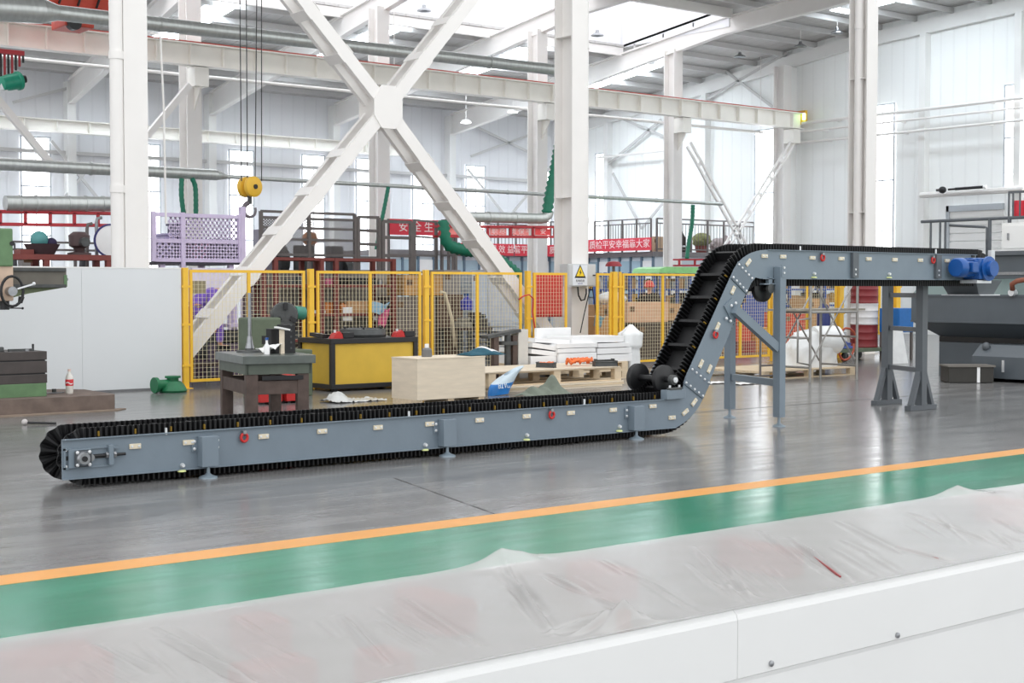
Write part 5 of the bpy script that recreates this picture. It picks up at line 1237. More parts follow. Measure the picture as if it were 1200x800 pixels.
# foam post, brown press on a board
q0, q1 = onY(607.5, 386, pys), onY(619, 424, pys)
o = B().bx(q0.x, q1.x, pys, pys + .2, .0, q0.z, .008).obj('foam_post', mat('grey foam', (206, 204, 198), .7, var=.05)); tag(o, 'grey foam post standing in front of the fence left of the white panels', 'post')
y_ = pys + .0; X1 = lambda u: onY(u, 400, y_).x; Z1 = lambda v: ZatY(595, v, y_)
t = thing('small_press', 'small dark frame press with a round plate standing left of the foam post', 'press', (X1(596), y_ + .1, 0))
for u in (582, 604): B().bx(X1(u) - .05, X1(u) + .05, y_, y_ + .1, .03, Z1(393), .006).obj('post', brown_st, t)
B().rb(((X1(571) + X1(610)) / 2, y_ + .08, Z1(391)), (X1(610) - X1(571), .2, .05), ry=-.14).obj('top_beam', iron, t)
B().cyl((X1(597), y_ + .05, .03), (X1(597), y_ + .05, Z1(391)), .055, 14).obj('ram', iron, t, smooth=True); B().cyl((X1(597), y_ + .05, Z1(404)), (X1(597), y_ + .05, Z1(400)), .17, 22).obj('round_plate', iron, t, smooth=True)
B().bx(X1(574), X1(612), y_ - .1, y_ + .25, 0, .03).obj('base_board', brown_st, t)
# ================================================================ behind the fence: lavender mesh cage, racks, railings
def expanded(b, P, Q, R_, n, m, w):
    """diamond mesh between corner P, along Q (n cells) and R_ (m cells)"""
    P, Q, R_ = Vector(P), Vector(Q), Vector(R_)
    N = Q.cross(R_).normalized()
    for i in range(-m, n + 1):
        for sg in (1, -1):
            # line u = i + t, v = t   (or mirrored)
            u0, v0, u1, v1 = i, 0, i + m, m
            if u0 < 0: v0 = -u0; u0 = 0
            if u1 > n: v1 -= u1 - n; u1 = n
            if u1 <= u0: continue
            if sg < 0: u0, u1 = n - u0, n - u1
            b.bar(P + Q * (u0 / n) + R_ * (v0 / m), P + Q * (u1 / n) + R_ * (v1 / m), w, w * .5, upv=N)
    return b
LY = 24.6
c = lambda u, v, y=LY: onY(u, v, y)
a, d_ = c(180, 306), c(284, 306); zt_c = ZatY(240, 253, LY); zm_c = ZatY(240, 283, LY); zb_c = ZatY(240, 305, LY)
cage = thing('mesh_cage', 'lavender mesh cage platform behind the left column and the brace', 'cage', (a.x, LY, zb_c))
for z in (zb_c, zm_c, zt_c): B().bx(a.x, d_.x, LY - .03, LY + .03, z - .035, z + .035).obj('rail', lav, cage)
for u in (180, 214, 281): x = c(u, 300).x; B().bx(x - .04, x + .04, LY - .04, LY + .04, zb_c - (.5 if u == 214 else .03), zt_c + .05).obj('post', lav, cage)
x = c(284, 300).x; B().bx(x - .05, x + .05, LY - .05, LY + .05, zb_c - .1, zt_c + .2).obj('post', lav, cage)
b = B(); expanded(b, (a.x, LY, zb_c), (d_.x - a.x, 0, 0), (0, 0, zm_c - zb_c), 15, 3, .04); b.obj('mesh_sheet', lav, cage)
b = B(); expanded(b, (a.x + .3, LY, zm_c), (d_.x - a.x - .3, 0, 0), (0, 0, (zt_c - zm_c)), 17, 4, .026); b.obj('mesh_sheet', lav, cage)
B().bx(a.x, d_.x, LY, LY + 1.4, zb_c - .08, zb_c - .03).obj('deck', mat('dark deck', (70, 68, 76), .6), cage)
for xx in (a.x + .2, d_.x - .2): B().bx(xx - .05, xx + .05, LY + 1.3, LY + 1.4, 0, zb_c - .08).bx(xx - .05, xx + .05, LY + .05, LY + .15, 0, zb_c - .08).obj('leg', lav, cage)
zd = zb_c - .03
for u0, u1, h, m_, lab in [(188, 200, .5, mat('lilac bundle', (196, 186, 222), .6), 'lilac wrapped bundle at the left inside the lavender cage'), (204, 212, .7, mat('dark bundle', (92, 90, 110), .6), 'dark slim crate inside the lavender cage'), (222, 238, .32, mat('pink lilac box', (216, 168, 190), .6), 'pinkish box low inside the lavender cage'), (246, 276, .42, mat('grey lilac crate', (156, 150, 172), .6), 'long grey crate at the right inside the lavender cage')]:
    x0_, x1_ = c(u0, 300, LY + .7).x, c(u1, 300, LY + .7).x
    t = thing('crate', lab, 'crate', ((x0_ + x1_) / 2, LY + .7, zd)); B().bx(x0_, x1_, LY + .5, LY + 1.0, zd, zd + h, .03).obj('crate_body', m_, t); B().bx(x0_ - .02, x1_ + .02, LY + .48, LY + 1.02, zd + h, zd + h + .04, .01).obj('lid', m_, t)
# grey guard railing with mesh (in the middle)
def railing(label, P, Q, h, posts, rails, m, pw=.06, balus=0, z_leg=None, nm='guard_railing', mesh=None, group=None):
    P, Q = Vector(P), Vector(Q); t = thing(nm, label, 'railing', P, group)
    for i in range(posts):
        p = P.lerp(Q, i / (posts - 1)); z0 = z_leg if z_leg is not None else P.z
        B().bx(p.x - pw / 2, p.x + pw / 2, p.y - pw / 2, p.y + pw / 2, z0, p.z + h).obj('post', m, t)
    for r in rails: B().bar(P + Vector((0, 0, h * r)), Q + Vector((0, 0, h * r)), pw * .7, pw * .8).obj('rail', m, t)
    if balus:
        n = min(95, int((Q - P).length / balus))
        for i in range(1, n):
            p = P.lerp(Q, i / n); B().cyl((p.x, p.y, p.z + h * .08), (p.x, p.y, p.z + h * .86), .011, 5).obj('baluster', m, t)
    if mesh:
        b = B(); expanded(b, P, (Q - P), (0, 0, h * mesh[0]), mesh[1], mesh[2], .016); b.obj('mesh_sheet', m, t)
    return t
GY = 27.5
g0, g1, g2 = onY(306, 299, GY), onY(354, 299, GY), onY(416, 299, GY)
zt_ = ZatY(380, 250, GY); zb_ = ZatY(380, 299, GY)
railing('grey railing with diamond mesh behind the lower left brace leg', (g0.x, GY, zb_), (g2.x, GY, zb_), zt_ - zb_, 3, (0, .36, .63, .86, 1), rail_m, .07, mesh=(.84, 34, 14), z_leg=0)
g3 = onY(444, 299, GY)
railing('grey brown railing with five rails left of the slanting teal hose', (g2.x + .08, GY, zb_ - .35), (g3.x, GY, zb_ - .35), zt_ - zb_ + .3, 2, (0, .25, .5, .75, 1), rail_m, .08, z_leg=0)
g4 = onY(482, 299, GY)
railing('dark open railing in front of the left red slogan banner', (g3.x + .1, GY, 1.9), (g4.x, GY, 1.9), ZatY(470, 260, GY) - 1.9, 2, (.05, .36, .7, 1), rail_m, .09, z_leg=0)
g5 = onY(511, 299, GY + .6); g6 = onY(530, 299, GY)
railing('dark railing bay with thin posts right of the thick dark post', (g4.x + .1, GY + .02, 1.9), (g5.x, GY + .6, 1.9), ZatY(500, 258, GY) - 1.9, 2, (.05, .36, .7, 1), rail_m, .06, z_leg=0)
railing('short dark railing bay touching the curved teal hose', (g5.x + .1, GY + .5, 1.9), (g6.x + .1, GY, 1.9), ZatY(520, 257, GY) - 1.9, 3, (.05, .36, 1), rail_m, .06, z_leg=0)
# machines seen above the racks, behind the mesh
def blob_machine(label, u0, u1, v0, v1, y, m, kind=0, cat='machine', nm='machine_unit', z0=None):
    p0, p1 = onY(u0, v0, y), onY(u1, v1, y); x0_, x1_ = p0.x, p1.x; zt__, zb__ = p0.z, max(0, p1.z)
    if z0 is not None: zb__ = z0
    t = thing(nm, label, cat, ((x0_ + x1_) / 2, y, zb__)); w = x1_ - x0_; h = zt__ - zb__
    if kind == 0:
        B().bx(x0_, x1_, y, y + w * .7, zb__, zb__ + h * .6, .02).obj('base_casing', m, t); B().bx(x0_ + w * .15, x1_ - w * .3, y + .05, y + w * .5, zb__ + h * .6, zt__, .02).obj('head_casing', m, t); B().cyl((x1_ - w * .3, y + w * .25, zb__ + h * .75), (x1_, y + w * .25, zb__ + h * .75), h * .13, 14).obj('motor', iron, t, smooth=True)
    elif kind == 1:
        B().bx(x0_, x1_, y, y + w * .6, zb__, zt__ - .03, .015).obj('casing', m, t); B().bx(x0_ - .02, x1_ + .02, y - .02, y + w * .6 + .02, zt__ - .03, zt__, .008).obj('top_plate', m, t); B().bx(x0_ + w * .2, x1_ - w * .2, y - .012, y, zb__ + h * .3, zb__ + h * .7).obj('door', iron, t)
    else:
        B().lathe([(0, 0), (w * .45, 0), (w * .5, h * .1), (w * .42, h * .55), (w * .3, h * .6), (w * .3, h * .85), (w * .2, h), (0, h)], ((x0_ + x1_) / 2, y, zb__), (0, 0, 1), 18).obj('drum', m, t, smooth=True); B().cyl(((x0_ + x1_) / 2, y, zb__ + h), ((x0_ + x1_) / 2, y, zb__ + h * 1.12), w * .1, 10).obj('neck', iron, t)
    return t
MY = 29.5
blob_machine('grey machine with an orange cover behind the diamond mesh railing', 300, 336, 268, 330, MY, mat('lilac grey machine', (140, 136, 150), .5), 0, z0=0)
t = thing('orange_casing', 'orange round casing behind the diamond mesh railing', 'casing', onY(360, 290, MY - .5)); p = onY(360, 280, MY - .5)
B().lathe([(0, 0), (.14, 0), (.16, .05), (.16, .2), (.12, .26), (0, .26)], p, (0, -1, 0), 20).obj('casing', mat('orange casing paint', (214, 130, 60), .5), t, smooth=True); B().bx(p.x - .2, p.x + .2, p.y + .0, p.y + .3, 0, p.z - .15).obj('pedestal', iron, t)
blob_machine('dark motor unit low behind the diamond mesh railing', 385, 412, 288, 330, MY - .4, mat('charcoal machine', (64, 66, 70), .5), 0, z0=0)
blob_machine('dark flat machine standing under the lavender cage', 216, 272, 309, 340, 25.6, mat('charcoal machine', (64, 66, 70), .5), 1, z0=0) if 0 else None
# ---- oxide red rack, two bays
def rack(label, us, ys, y, vt, levels, dp, m, nm='storage_rack', post=.05, deck=None):
    t = thing(nm, label, 'rack', (onY(us[0], 400, y).x, y, 0)); zt__ = ZatY(us[0], vt, y)
    xs_ = [onY(u, 400, y).x for u in us]
    for x in xs_:
        for yy in (y, y + dp): B().bx(x - post / 2, x + post / 2, yy - post / 2, yy + post / 2, 0, zt__).obj('upright', m, t)
    for v in levels:
        z = ZatY(us[0], v, y)
        B().bx(xs_[0], xs_[-1], y - .03, y + .03, z - .06, z).bx(xs_[0], xs_[-1], y + dp - .03, y + dp + .03, z - .06, z).obj('beam', m, t)
        if deck: B().bx(xs_[0], xs_[-1], y, y + dp, z - .02, z).obj('shelf', deck, t)
    return t
RY = 25.2
shelf_m = mat('rack shelf grey', (120, 110, 106), .6, var=.1)
rack('oxide red steel rack with three levels behind the ochre cabinet', (309, 323, 377, 394, 461), None, RY, 301, (301, 333, 368, 398), .8, oxide, post=.09, deck=shelf_m)
o = B().bx(onY(300, 400, 26.3).x, onY(466, 400, 26.3).x, 26.3, 26.36, 0, ZatY(380, 316.5, 26.3)).obj('grey_screen', mat('grey beige board', (168, 162, 156), .65, var=.05)); tag(o, 'tall grey beige screen standing behind the oxide red rack', 'screen')
lvl = [ZatY(380, v, RY) for v in (333, 368, 398)]
rr = random.Random(21)
kinds = [('box', card, 'cardboard box'), ('tin', steel, 'steel tin'), ('box', mat('pink cloth bag', (222, 110, 150), .8), 'pink bag'), ('tin', iron, 'iron ring'), ('box', styro, 'white packet'), ('box', black, 'black case'), ('tin', mat('orange tin', (214, 130, 66), .5), 'orange tin')]
def small(kind, m, name, label, x, y, z, w, h, group):
    t = thing(name, label, name.split('_')[-1], (x, y, z), group)
    if kind == 'box':
        B().bx(x - w / 2, x + w / 2, y, y + w * .8, z, z + h * .92, .008).obj('body', m, t); B().bx(x - w / 2 - .004, x + w / 2 + .004, y - .004, y + w * .8 + .004, z + h * .8, z + h, .004).obj('lid', m, t)
    else:
        B().lathe([(0, 0), (w * .5, 0), (w * .5, h * .9), (w * .44, h), (0, h)], (x, y + w * .5, z), (0, 0, 1), 16).obj('body', m, t, smooth=True); B().lathe([(0, h), (w * .2, h), (w * .2, h * 1.12), (0, h * 1.12)], (x, y + w * .5, z), (0, 0, 1), 12).obj('cap', m, t, smooth=True)
    return t
items = [(0, 425, 'black_case', 'box', black, .62, .13, 'long black case lying on the upper rack shelf'), (0, 387, 'pink_bag', 'box', kinds[2][1], .22, .12, 'pink bag on the upper rack shelf'), (0, 341, 'iron_block', 'box', iron, .18, .1, 'iron block at the left on the upper rack shelf'), (0, 352, 'iron_tin', 'tin', iron, .14, .16, 'iron tin at the left on the upper rack shelf'), (0, 447, 'steel_tin', 'tin', steel, .14, .1, 'steel tin at the right end of the upper rack shelf'),
         (1, 366, 'white_packet', 'box', styro, .16, .08, 'white packet at the left on the middle rack shelf'), (1, 376, 'paper_packet', 'box', paper, .2, .07, 'flat white packet beside the left one on the middle rack shelf'), (1, 388, 'orange_box', 'box', kinds[6][1], .3, .24, 'orange box on the middle rack shelf'), (1, 403, 'orange_tin', 'tin', kinds[6][1], .18, .2, 'orange tin on the middle rack shelf'),
         (1, 421, 'cardboard_box', 'box', card, .62, .26, 'wide cardboard box on the middle rack shelf'), (1, 437, 'cardboard_carton', 'box', card, .3, .25, 'narrow cardboard carton behind the middle rail of the fence'),
         (2, 350, 'steel_drum', 'tin', iron, .3, .16, 'iron drum on the lowest rack shelf left'), (2, 400, 'iron_casting', 'box', iron, .5, .14, 'iron casting on the lowest rack shelf'), (2, 440, 'sack_box', 'box', card_d, .4, .15, 'brown box at the right on the lowest rack shelf')]
for li, u, nm, kd, m_, w, h, lab in items: small(kd, m_, nm, lab, onY(u, 380, RY + .15).x, RY + .12, lvl[li], w, h, None)
x = onY(421, 380, RY + .1).x
for xx, lab in ((x - .33, 'white paper hanging at the left side of the wide cardboard box'), (x + .42, 'white paper hanging at the right side of the wide cardboard box')):
    o = B().bx(xx - .11, xx + .11, RY + .02, RY + .028, lvl[1] - .14, lvl[1] + .14).obj('paper_sheet', paper); tag(o, lab, 'paper')
p = onY(448, 383, RY - .1)
def rag2(label, u, v, y, w, h, m_, nm):
    p = onY(u, v, y)
    o = B().grid(14, 12, lambda i, j: Vector((p.x - w / 2 + w * i * (1 - .3 * j), y + .05 * math.sin(9 * i) + .03 * j, p.z - h * j + .03 * math.sin(7 * i)))).obj(nm, m_, smooth='all')
    so = o.modifiers.new('thickness', 'SOLIDIFY'); so.thickness = .012; return tag(o, label, 'cloth')
rag2('pink cloth hanging from the middle rack shelf', 451, 362, RY - .08, .3, .36, mat('pink cloth', (226, 104, 146), .85), 'pink_cloth'); rag2('pale blue film hanging over the middle rack shelf', 446, 355, RY - .16, .5, .22, mat('pale blue film', (150, 190, 214), .4), 'blue_film')
# back wall boards and big cardboard boxes right of the rack
def cbox(label, u0, u1, v0, v1, y, m_=card, z0=None, nm='cardboard_box', dy=.7):
    p0, p1 = onY(u0, v0, y), onY(u1, v1, y); zb__ = max(0, p1.z) if z0 is None else z0
    t = thing(nm, label, 'box', ((p0.x + p1.x) / 2, y, zb__)); bb_ = B().bx(p0.x, p1.x, y, y + dy, zb__, p0.z, .006).obj('box_body', m_, t)
    m_t = mat('packing tape', (206, 178, 130), .3); xm = (p0.x + p1.x) / 2
    B().bx(p0.x - .002, p1.x + .002, y + dy / 2 - .04, y + dy / 2 + .04, p0.z, p0.z + .003).bx(xm - .0, xm + .0, y, y, zb__, zb__).obj('tape', m_t, bb_) if 0 else B().bx(p0.x + .002, p1.x - .002, y + dy / 2 - .03, y + dy / 2 + .03, p0.z - .001, p0.z + .003).obj('tape', m_t, bb_)
    B().bx(p0.x + .05, p0.x + .2, y - .003, y, p0.z - .22, p0.z - .1).obj('label', mat('box print', (120, 90, 66), .7), bb_); return t
BY = 25.0
cbox('brown cabinet-sized crate behind the fence right of the red rack', 512, 543, 345, 420, BY + .3, mat('dark chest brown', (112, 90, 76), .7), 0, 'brown_chest')
cbox('orange brown cardboard box standing on the grey machine behind the fence', 474, 519, 322, 346, BY + .2, mat('orange cardboard', (206, 156, 96), .75), None)
cbox('grey shelf chest below the orange brown cardboard box', 464, 511, 348, 425, BY + .2, mat('grey chest', (122, 112, 106), .65), 0, 'grey_chest')
cbox('grey tall cabinet behind the fence left of the brace', 520, 540, 316, 345, BY + 1.2, mat('grey cabinet', (150, 146, 144), .55), 0, 'grey_cabinet')
p0, p1 = onY(521, 343, 23.4), onY(533, 405, 23.4)
o = B().tube([p0 + Vector((-.1, 0, .02)), p0, p0.lerp(p1, .5) + Vector((.06, 0, 0)), p1], .035, 8).obj('bent_pipe', mat('cream bent pipe', (222, 206, 176), .5), smooth='all'); tag(o, 'cream bent pipe leaning inside the fence behind the crate', 'pipe')
t = thing('blue_jug', 'blue plastic jug standing behind the fence left of the pale panels', 'jug', onY(547, 362, BY)); p = onY(547, 363, BY)
B().lathe([(0, 0), (.13, 0), (.14, .04), (.14, .2), (.05, .27), (.05, .32), (0, .32)], p, (0, 0, 1), 16).obj('jug_body', mat('blue plastic', (66, 74, 190), .4), t, smooth=True); B().cyl(p + Vector((0, 0, .31)), p + Vector((0, 0, .36)), .06, 12).obj('cap', blue, t)
rr = random.Random(9)
for i, (u0, u1, v0, v1, lab) in enumerate([(540, 560, 372, 384, 'grey casting with a steel plate piled on the bench behind the fence, left one'), (552, 572, 366, 384, 'dark casting piled on the bench behind the fence, right one')]):
    blob_machine(lab, u0, u1, v0, v1, BY - .5, [mat('grey casting', (142, 138, 128), .5), mat('dark casting', (70, 66, 64), .5)][i], 0, 'casting', 'machine_casting', z0=ZatY(550, 384, BY - .5))
t = thing('work_bench', 'dark work bench behind the fence holding castings', 'bench', (onY(555, 400, BY - .5).x, BY - .5, 0)); z = ZatY(550, 384, BY - .5)
x0_, x1_ = onY(536, 400, BY - .5).x, onY(574, 400, BY - .5).x
B().bx(x0_, x1_, BY - .6, BY + .2, z - .05, z, .006).obj('bench_top', brown_st, t)
for x in (x0_ + .05, x1_ - .05):
    for yy in (BY - .55, BY + .15): B().bx(x - .04, x + .04, yy - .04, yy + .04, 0, z - .05).obj('leg', iron, t)
# pale stacked sheets and door leaf seen through the third fence panel
zs0 = 0
for i in range(7):
    y = 25.6; x0_, x1_ = onY(572 + i * .6, 400, y).x, onY(612, 400, y).x
    o = B().rb(((x0_ + x1_) / 2, y + .5, .06 + .12 * i), (x1_ - x0_, .95, .075), rz=.012 * (-1) ** i).obj('sheet_bundle', mat('blue grey sheet', (188, 196, 206), .45)); tag(o, ['lowest', 'second lowest', 'third lowest', 'middle', 'third highest', 'second highest', 'topmost'][i] + ' pale sheet bundle in the pile by the right brace leg', 'sheet bundle', 'pale sheet bundles')
cbox('tall pale blue grey cabinet standing behind the fence left of the right brace leg', 553, 571, 318, 372, 26.5, mat('pale blue cabinet', (190, 200, 212), .4), 0, 'steel_cabinet')
cbox('second tall pale cabinet hidden partly by the right brace leg', 572, 600, 316, 372, 26.8, mat('pale grey cabinet', (202, 206, 212), .4), 0, 'steel_cabinet')
# ---- left side: oxide beam with things on it, racks behind the partition
OY = 23.6
z0_ = ZatY(60, 298, OY); xa, xb = onY(-20, 298, OY).x, onY(133, 298, OY).x
t = thing('red_bench_frame', 'oxide red beam frame behind the white partition at the left', 'frame', (xa, OY, 0))
B().bx(xa, xb, OY - .06, OY + .06, z0_ - .09, z0_).bx(xa, xb, OY + .5, OY + .62, z0_ - .09, z0_).obj('beam', oxide, t); B().bx(xa, xb, OY + .06, OY + .5, z0_ - .05, z0_ - .03).obj('shelf', shelf_m, t)
for u in (-15, 54, 127): x = onY(u, 300, OY).x; B().bx(x - .05, x + .05, OY - .05, OY + .05, 0, z0_ - .09).bx(x - .05, x + .05, OY + .5, OY + .6, 0, z0_ - .09).obj('leg', oxide, t)
p = onY(51, 293, OY + .2)
t = thing('dark_basket', 'dark wire basket with a teal ball and rags on the red beam at the left', 'basket', (p.x, OY + .2, z0_))
B().lathe([(0, 0), (.2, 0), (.3, .18), (.28, .18), (.18, .02), (0, .02)], (p.x, OY + .28, z0_), (0, 0, 1), 18).obj('basket', mat('dark basket', (70, 52, 56), .7), t, smooth=True); 
B().ball((p.x - .04, OY + .28, z0_ + .25), .15).obj('teal_ball', mat('muted teal', (86, 150, 150), .5), t, smooth='all'); B().ball((p.x + .15, OY + .25, z0_ + .2), .1, (1, 1, .9)).obj('dark_rag', mat('indigo rag', (48, 40, 70), .8), t, smooth='all')
p = onY(95, 296, OY + .2)
t = thing('pump_motor', 'dark brown pump motor standing at the red beam in front of the left column', 'pump', (p.x, OY + .25, z0_))
B().lathe([(0, 0), (.2, 0), (.2, .04), (.08, .06), (.1, .12), (.17, .16), (.18, .34), (.1, .4), (0, .4)], (p.x, OY + .28, z0_), (0, 0, 1), 20).obj('pump_body', mat('dark brown pump', (84, 66, 66), .5), t, smooth=True); B().cyl((p.x, OY + .1, z0_ + .22), (p.x, OY - .02, z0_ + .22), .08, 14).obj('outlet', iron, t, smooth=True)
p = onY(35, 294, OY + .2); cbox('flat red box lying on the red beam at the left', 24, 40, 292, 298, OY + .1, oxide, z0_, 'red_box', .3)
for i, (u, v0, v1) in enumerate([(102, 262, 320), (113, 255, 320)]):
    pts = [onY(u + 6, v0, OY + .9), onY(u + 1, v0 + 1, OY + .9), onY(u, v0 + 6, OY + .9), onY(u, v1, OY + .9)]; pts[-1].z = 0
    o = B().tube(pts, .03, 8).obj('standing_pipe', rail_m if i == 0 else steel, smooth='all'); tag(o, ['bent dark pipe standing behind the red beam left of the left column', 'bright steel pipe standing close to the left column'][i], 'pipe')
railing('dark low railing behind the red beam at the left', (onY(0, 295, 27).x, 27, 2.15), (onY(130, 295, 27).x, 27, 2.15), .32, 4, (0, .55, 1), rail_m, .05, z_leg=0)
for i, (u0, u1, v0, m_, lab) in enumerate([(12, 23, 302, 'dark', 'dark machine drum behind the partition at the far left'), (24, 41, 300, 'grey', 'grey cabinet behind the partition at the far left'), (88, 108, 300, 'dark', 'dark tapered hopper behind the partition left of the column')]):
    if m_ == 'grey': blob_machine(lab, u0, u1, v0, 330, 24.8, mat('grey cabinet', (150, 146, 144), .55), 1, z0=0)
    else: blob_machine(lab, u0, u1, v0, 330, 24.8, mat('charcoal machine', (64, 66, 70), .5), 2, z0=0)
t = thing('white_disc', 'white round disc with a blue rim just left of the left column', 'disc', onY(130, 282, 24.2)); p = onY(130, 282, 24.2)
B().lathe([(0, 0), (.27, 0), (.28, .03), (0, .05)], p, (-.2, -1, 0), 28).obj('disc_face', styro, t, smooth=True); B().lathe([(.27, -.02), (.3, -.02), (.3, .04), (.27, .04), (.27, -.02)], p, (-.2, -1, 0), 28).obj('rim', mat('indigo rim', (50, 50, 110), .5), t, smooth=True); B().cyl(p + Vector((0, .05, 0)), (p.x, p.y + .05, 0), .03, 8).obj('stand', rail_m, t)
# ================================================================ offices at the back with slogan banners
OFX, OFY = onY(690, 310, 41).x, 41.0
ofy1 = YatX(766, OFX); zf = ZatY(640, 301.5, OFY)
off = thing('office_block', 'blue grey glazed office block under the slogan banners at the back', 'office', (OFX - 4, OFY, 0))
x0_ = onY(452, 310, OFY).x
B().bx(x0_, OFX, OFY, OFY + 3, 0, zf).bx(OFX, OFX + 4, ofy1, OFY + 3, 0, zf).obj('wall', mat('office pale wall', (206, 214, 222), .4, var=.02), off)
B().bx(x0_ - .1, OFX + .1, OFY - .12, OFY + 3, zf, zf + .18).bx(OFX - .12, OFX + 4, ofy1 - .1, OFY + 3, zf, zf + .18).obj('roof_slab', mat('office roof edge', (120, 116, 118), .6), off)
def pane(b, g, P, Q, z0, z1, n, nrm):
    for i in range(n):
        p, q = P.lerp(Q, (i + .06) / n), P.lerp(Q, (i + .94) / n); c_ = (p + q) / 2 + nrm * .02
        gm_ = B().rb((c_.x, c_.y, (z0 + z1) / 2), ((q - p).length, .03, z1 - z0), rz=math.atan2(q.y - p.y, q.x - p.x)); gm_.obj('glass_pane', glass_b if i % 4 != g else styro, off)
    for i in range(n + 1):
        p = P.lerp(Q, i / n) + nrm * .03; B().bx(p.x - .04, p.x + .04, p.y - .04, p.y + .04, 0, zf).obj('mullion', mat('office mullion', (96, 116, 134), .5), off)
pane(None, 2, Vector((x0_, OFY, 0)), Vector((OFX, OFY, 0)), 1.0, zf - .15, 14, Vector((0, -1, 0)))
pane(None, 1, Vector((OFX, OFY, 0)), Vector((OFX, ofy1, 0)), 1.0, zf - .15, 6, Vector((-1, 0, 0)))
def banner(label, P, Q, z0, z1, words, rot, nrm, z2=None, txt=banner_txt):
    P, Q = Vector(P), Vector(Q); dz = (z2 - z0) if z2 is not None else 0
    t = thing('slogan_banner', label, 'banner', (P.x, P.y, z0), 'red slogan banners')
    B().prism([(0, 0), (1, dz), (1, dz + z1 - z0), (0, z1 - z0)], lambda u, v, w: P.lerp(Q, u) + Vector((0, 0, z0 + v)) + nrm * w, .03, .05).obj('banner_cloth', banner_red, t)
    for s, q in words:
        p = P.lerp(Q, q) + nrm * .056; zz = (z0 + z1) / 2 + dz * q; text(s, txt, t, (p.x, p.y, zz), (z1 - z0) * .72, rot, depth=.003, sx=1.0 if rot is FACE_FRONT else 1.12)
    return t
nb = Vector((0, -1, 0))
bz0, bz1 = ZatY(620, 300, OFY - .2), ZatY(620, 286.5, OFY - .2)
yq = OFY - .25
banner('red slogan banner on the office roof edge seen through the right brace leg', (onY(530, 300, yq).x, yq, 0), (onY(601, 300, yq).x, yq, 0), bz0, bz1, [('向 管 理 要', .3), ('提 效 益', .8)], FACE_FRONT, nb)
banner('red slogan banner on the office roof edge just left of the middle column', (onY(602.5, 300, yq).x, yq, 0), (onY(668, 300, yq).x, yq, 0), bz0, bz1, [('管平安就是', .27), ('质量', .72)], FACE_FRONT, nb)
nx_ = Vector((-1, 0, 0)); xq = OFX - .25
ya, yb2 = YatX(684, xq), YatX(764, xq)
z_a, z_b = onX(692, 295.5, xq).z, onX(764, 292.5, xq).z
zta, ztb = onX(692, 282, xq).z, onX(764, 277, xq).z
bm_ = banner('red slogan banner right of the middle column above the glazed office', (xq, ya, 0), (xq, yb2, 0), (z_a + z_b) / 2, (zta + ztb) / 2, [('质检', .2), ('平安幸福靠大家', .64)], FACE_LEFT, nx_)
pale = mat('pale banner lettering', (255, 236, 236), .7, var=.01)  # slightly paler than the lettering on the other banners
yq2 = 33.0
a = onY(456, 272, yq2); d_ = onY(531, 278, yq2); zt__ = ZatY(480, 257, yq2); zb__ = ZatY(480, 275.5, yq2)
sb = banner('pinkish red banner behind the dark railing left of the curved teal hose', (a.x, yq2, 0), (d_.x, yq2, 0), zb__, zt__, [('安', .2), ('全 生', .5), ('产', .8)], FACE_FRONT, nb, txt=pale)
for x in (a.x, d_.x): B().bx(x - .03, x + .03, yq2, yq2 + .06, 0, zt__).obj('pole', rail_m, sb)
# railings on the office roof
zr = zf + .18
railing('dark balustrade on the office roof behind the left banners', (x0_ + 4, OFY - .05, zr), (OFX - .3, OFY - .05, zr), 1.15, 7, (.08, .86, 1), rail_m, .05, balus=.16)
railing('dark balustrade on the office roof above the right banner', (OFX - .05, OFY - .4, zr), (OFX - .05, ofy1 + .1, zr), 1.2, 5, (.08, .86, 1), rail_m, .05, balus=.14)
xr0 = OFX + .3; xr1 = onY(884, 300, ofy1).x
railing('long dark balustrade on the platform right of the far column', (OFX + .1, ofy1 - .05, zr), (xr1, ofy1 - .05, zr), 1.2, 7, (.08, .86, 1), rail_m, .06, balus=.16)
pl = thing('platform', 'white platform behind the conveyor top bend carrying a balustrade', 'platform', (OFX + 4, ofy1, 0))
B().bx(OFX + 4.05, min(xr1 + .5, XR - .4), ofy1, ofy1 + 3, zf - .1, zr - .004).obj('deck', white, pl); B().bx(OFX + 4.05, min(xr1 + .5, XR - .4), ofy1 + .3, ofy1 + .4, 0, zf - .1).obj('front_wall', white, pl)
cbox('brown board leaning on the office roof right of the right banner', 766, 785, 277, 296, ofy1 - .02 + .2, mat('tan board', (206, 178, 150), .7), zr, 'tan_board', .12)
p = onY(788, 290, ofy1 + .5)
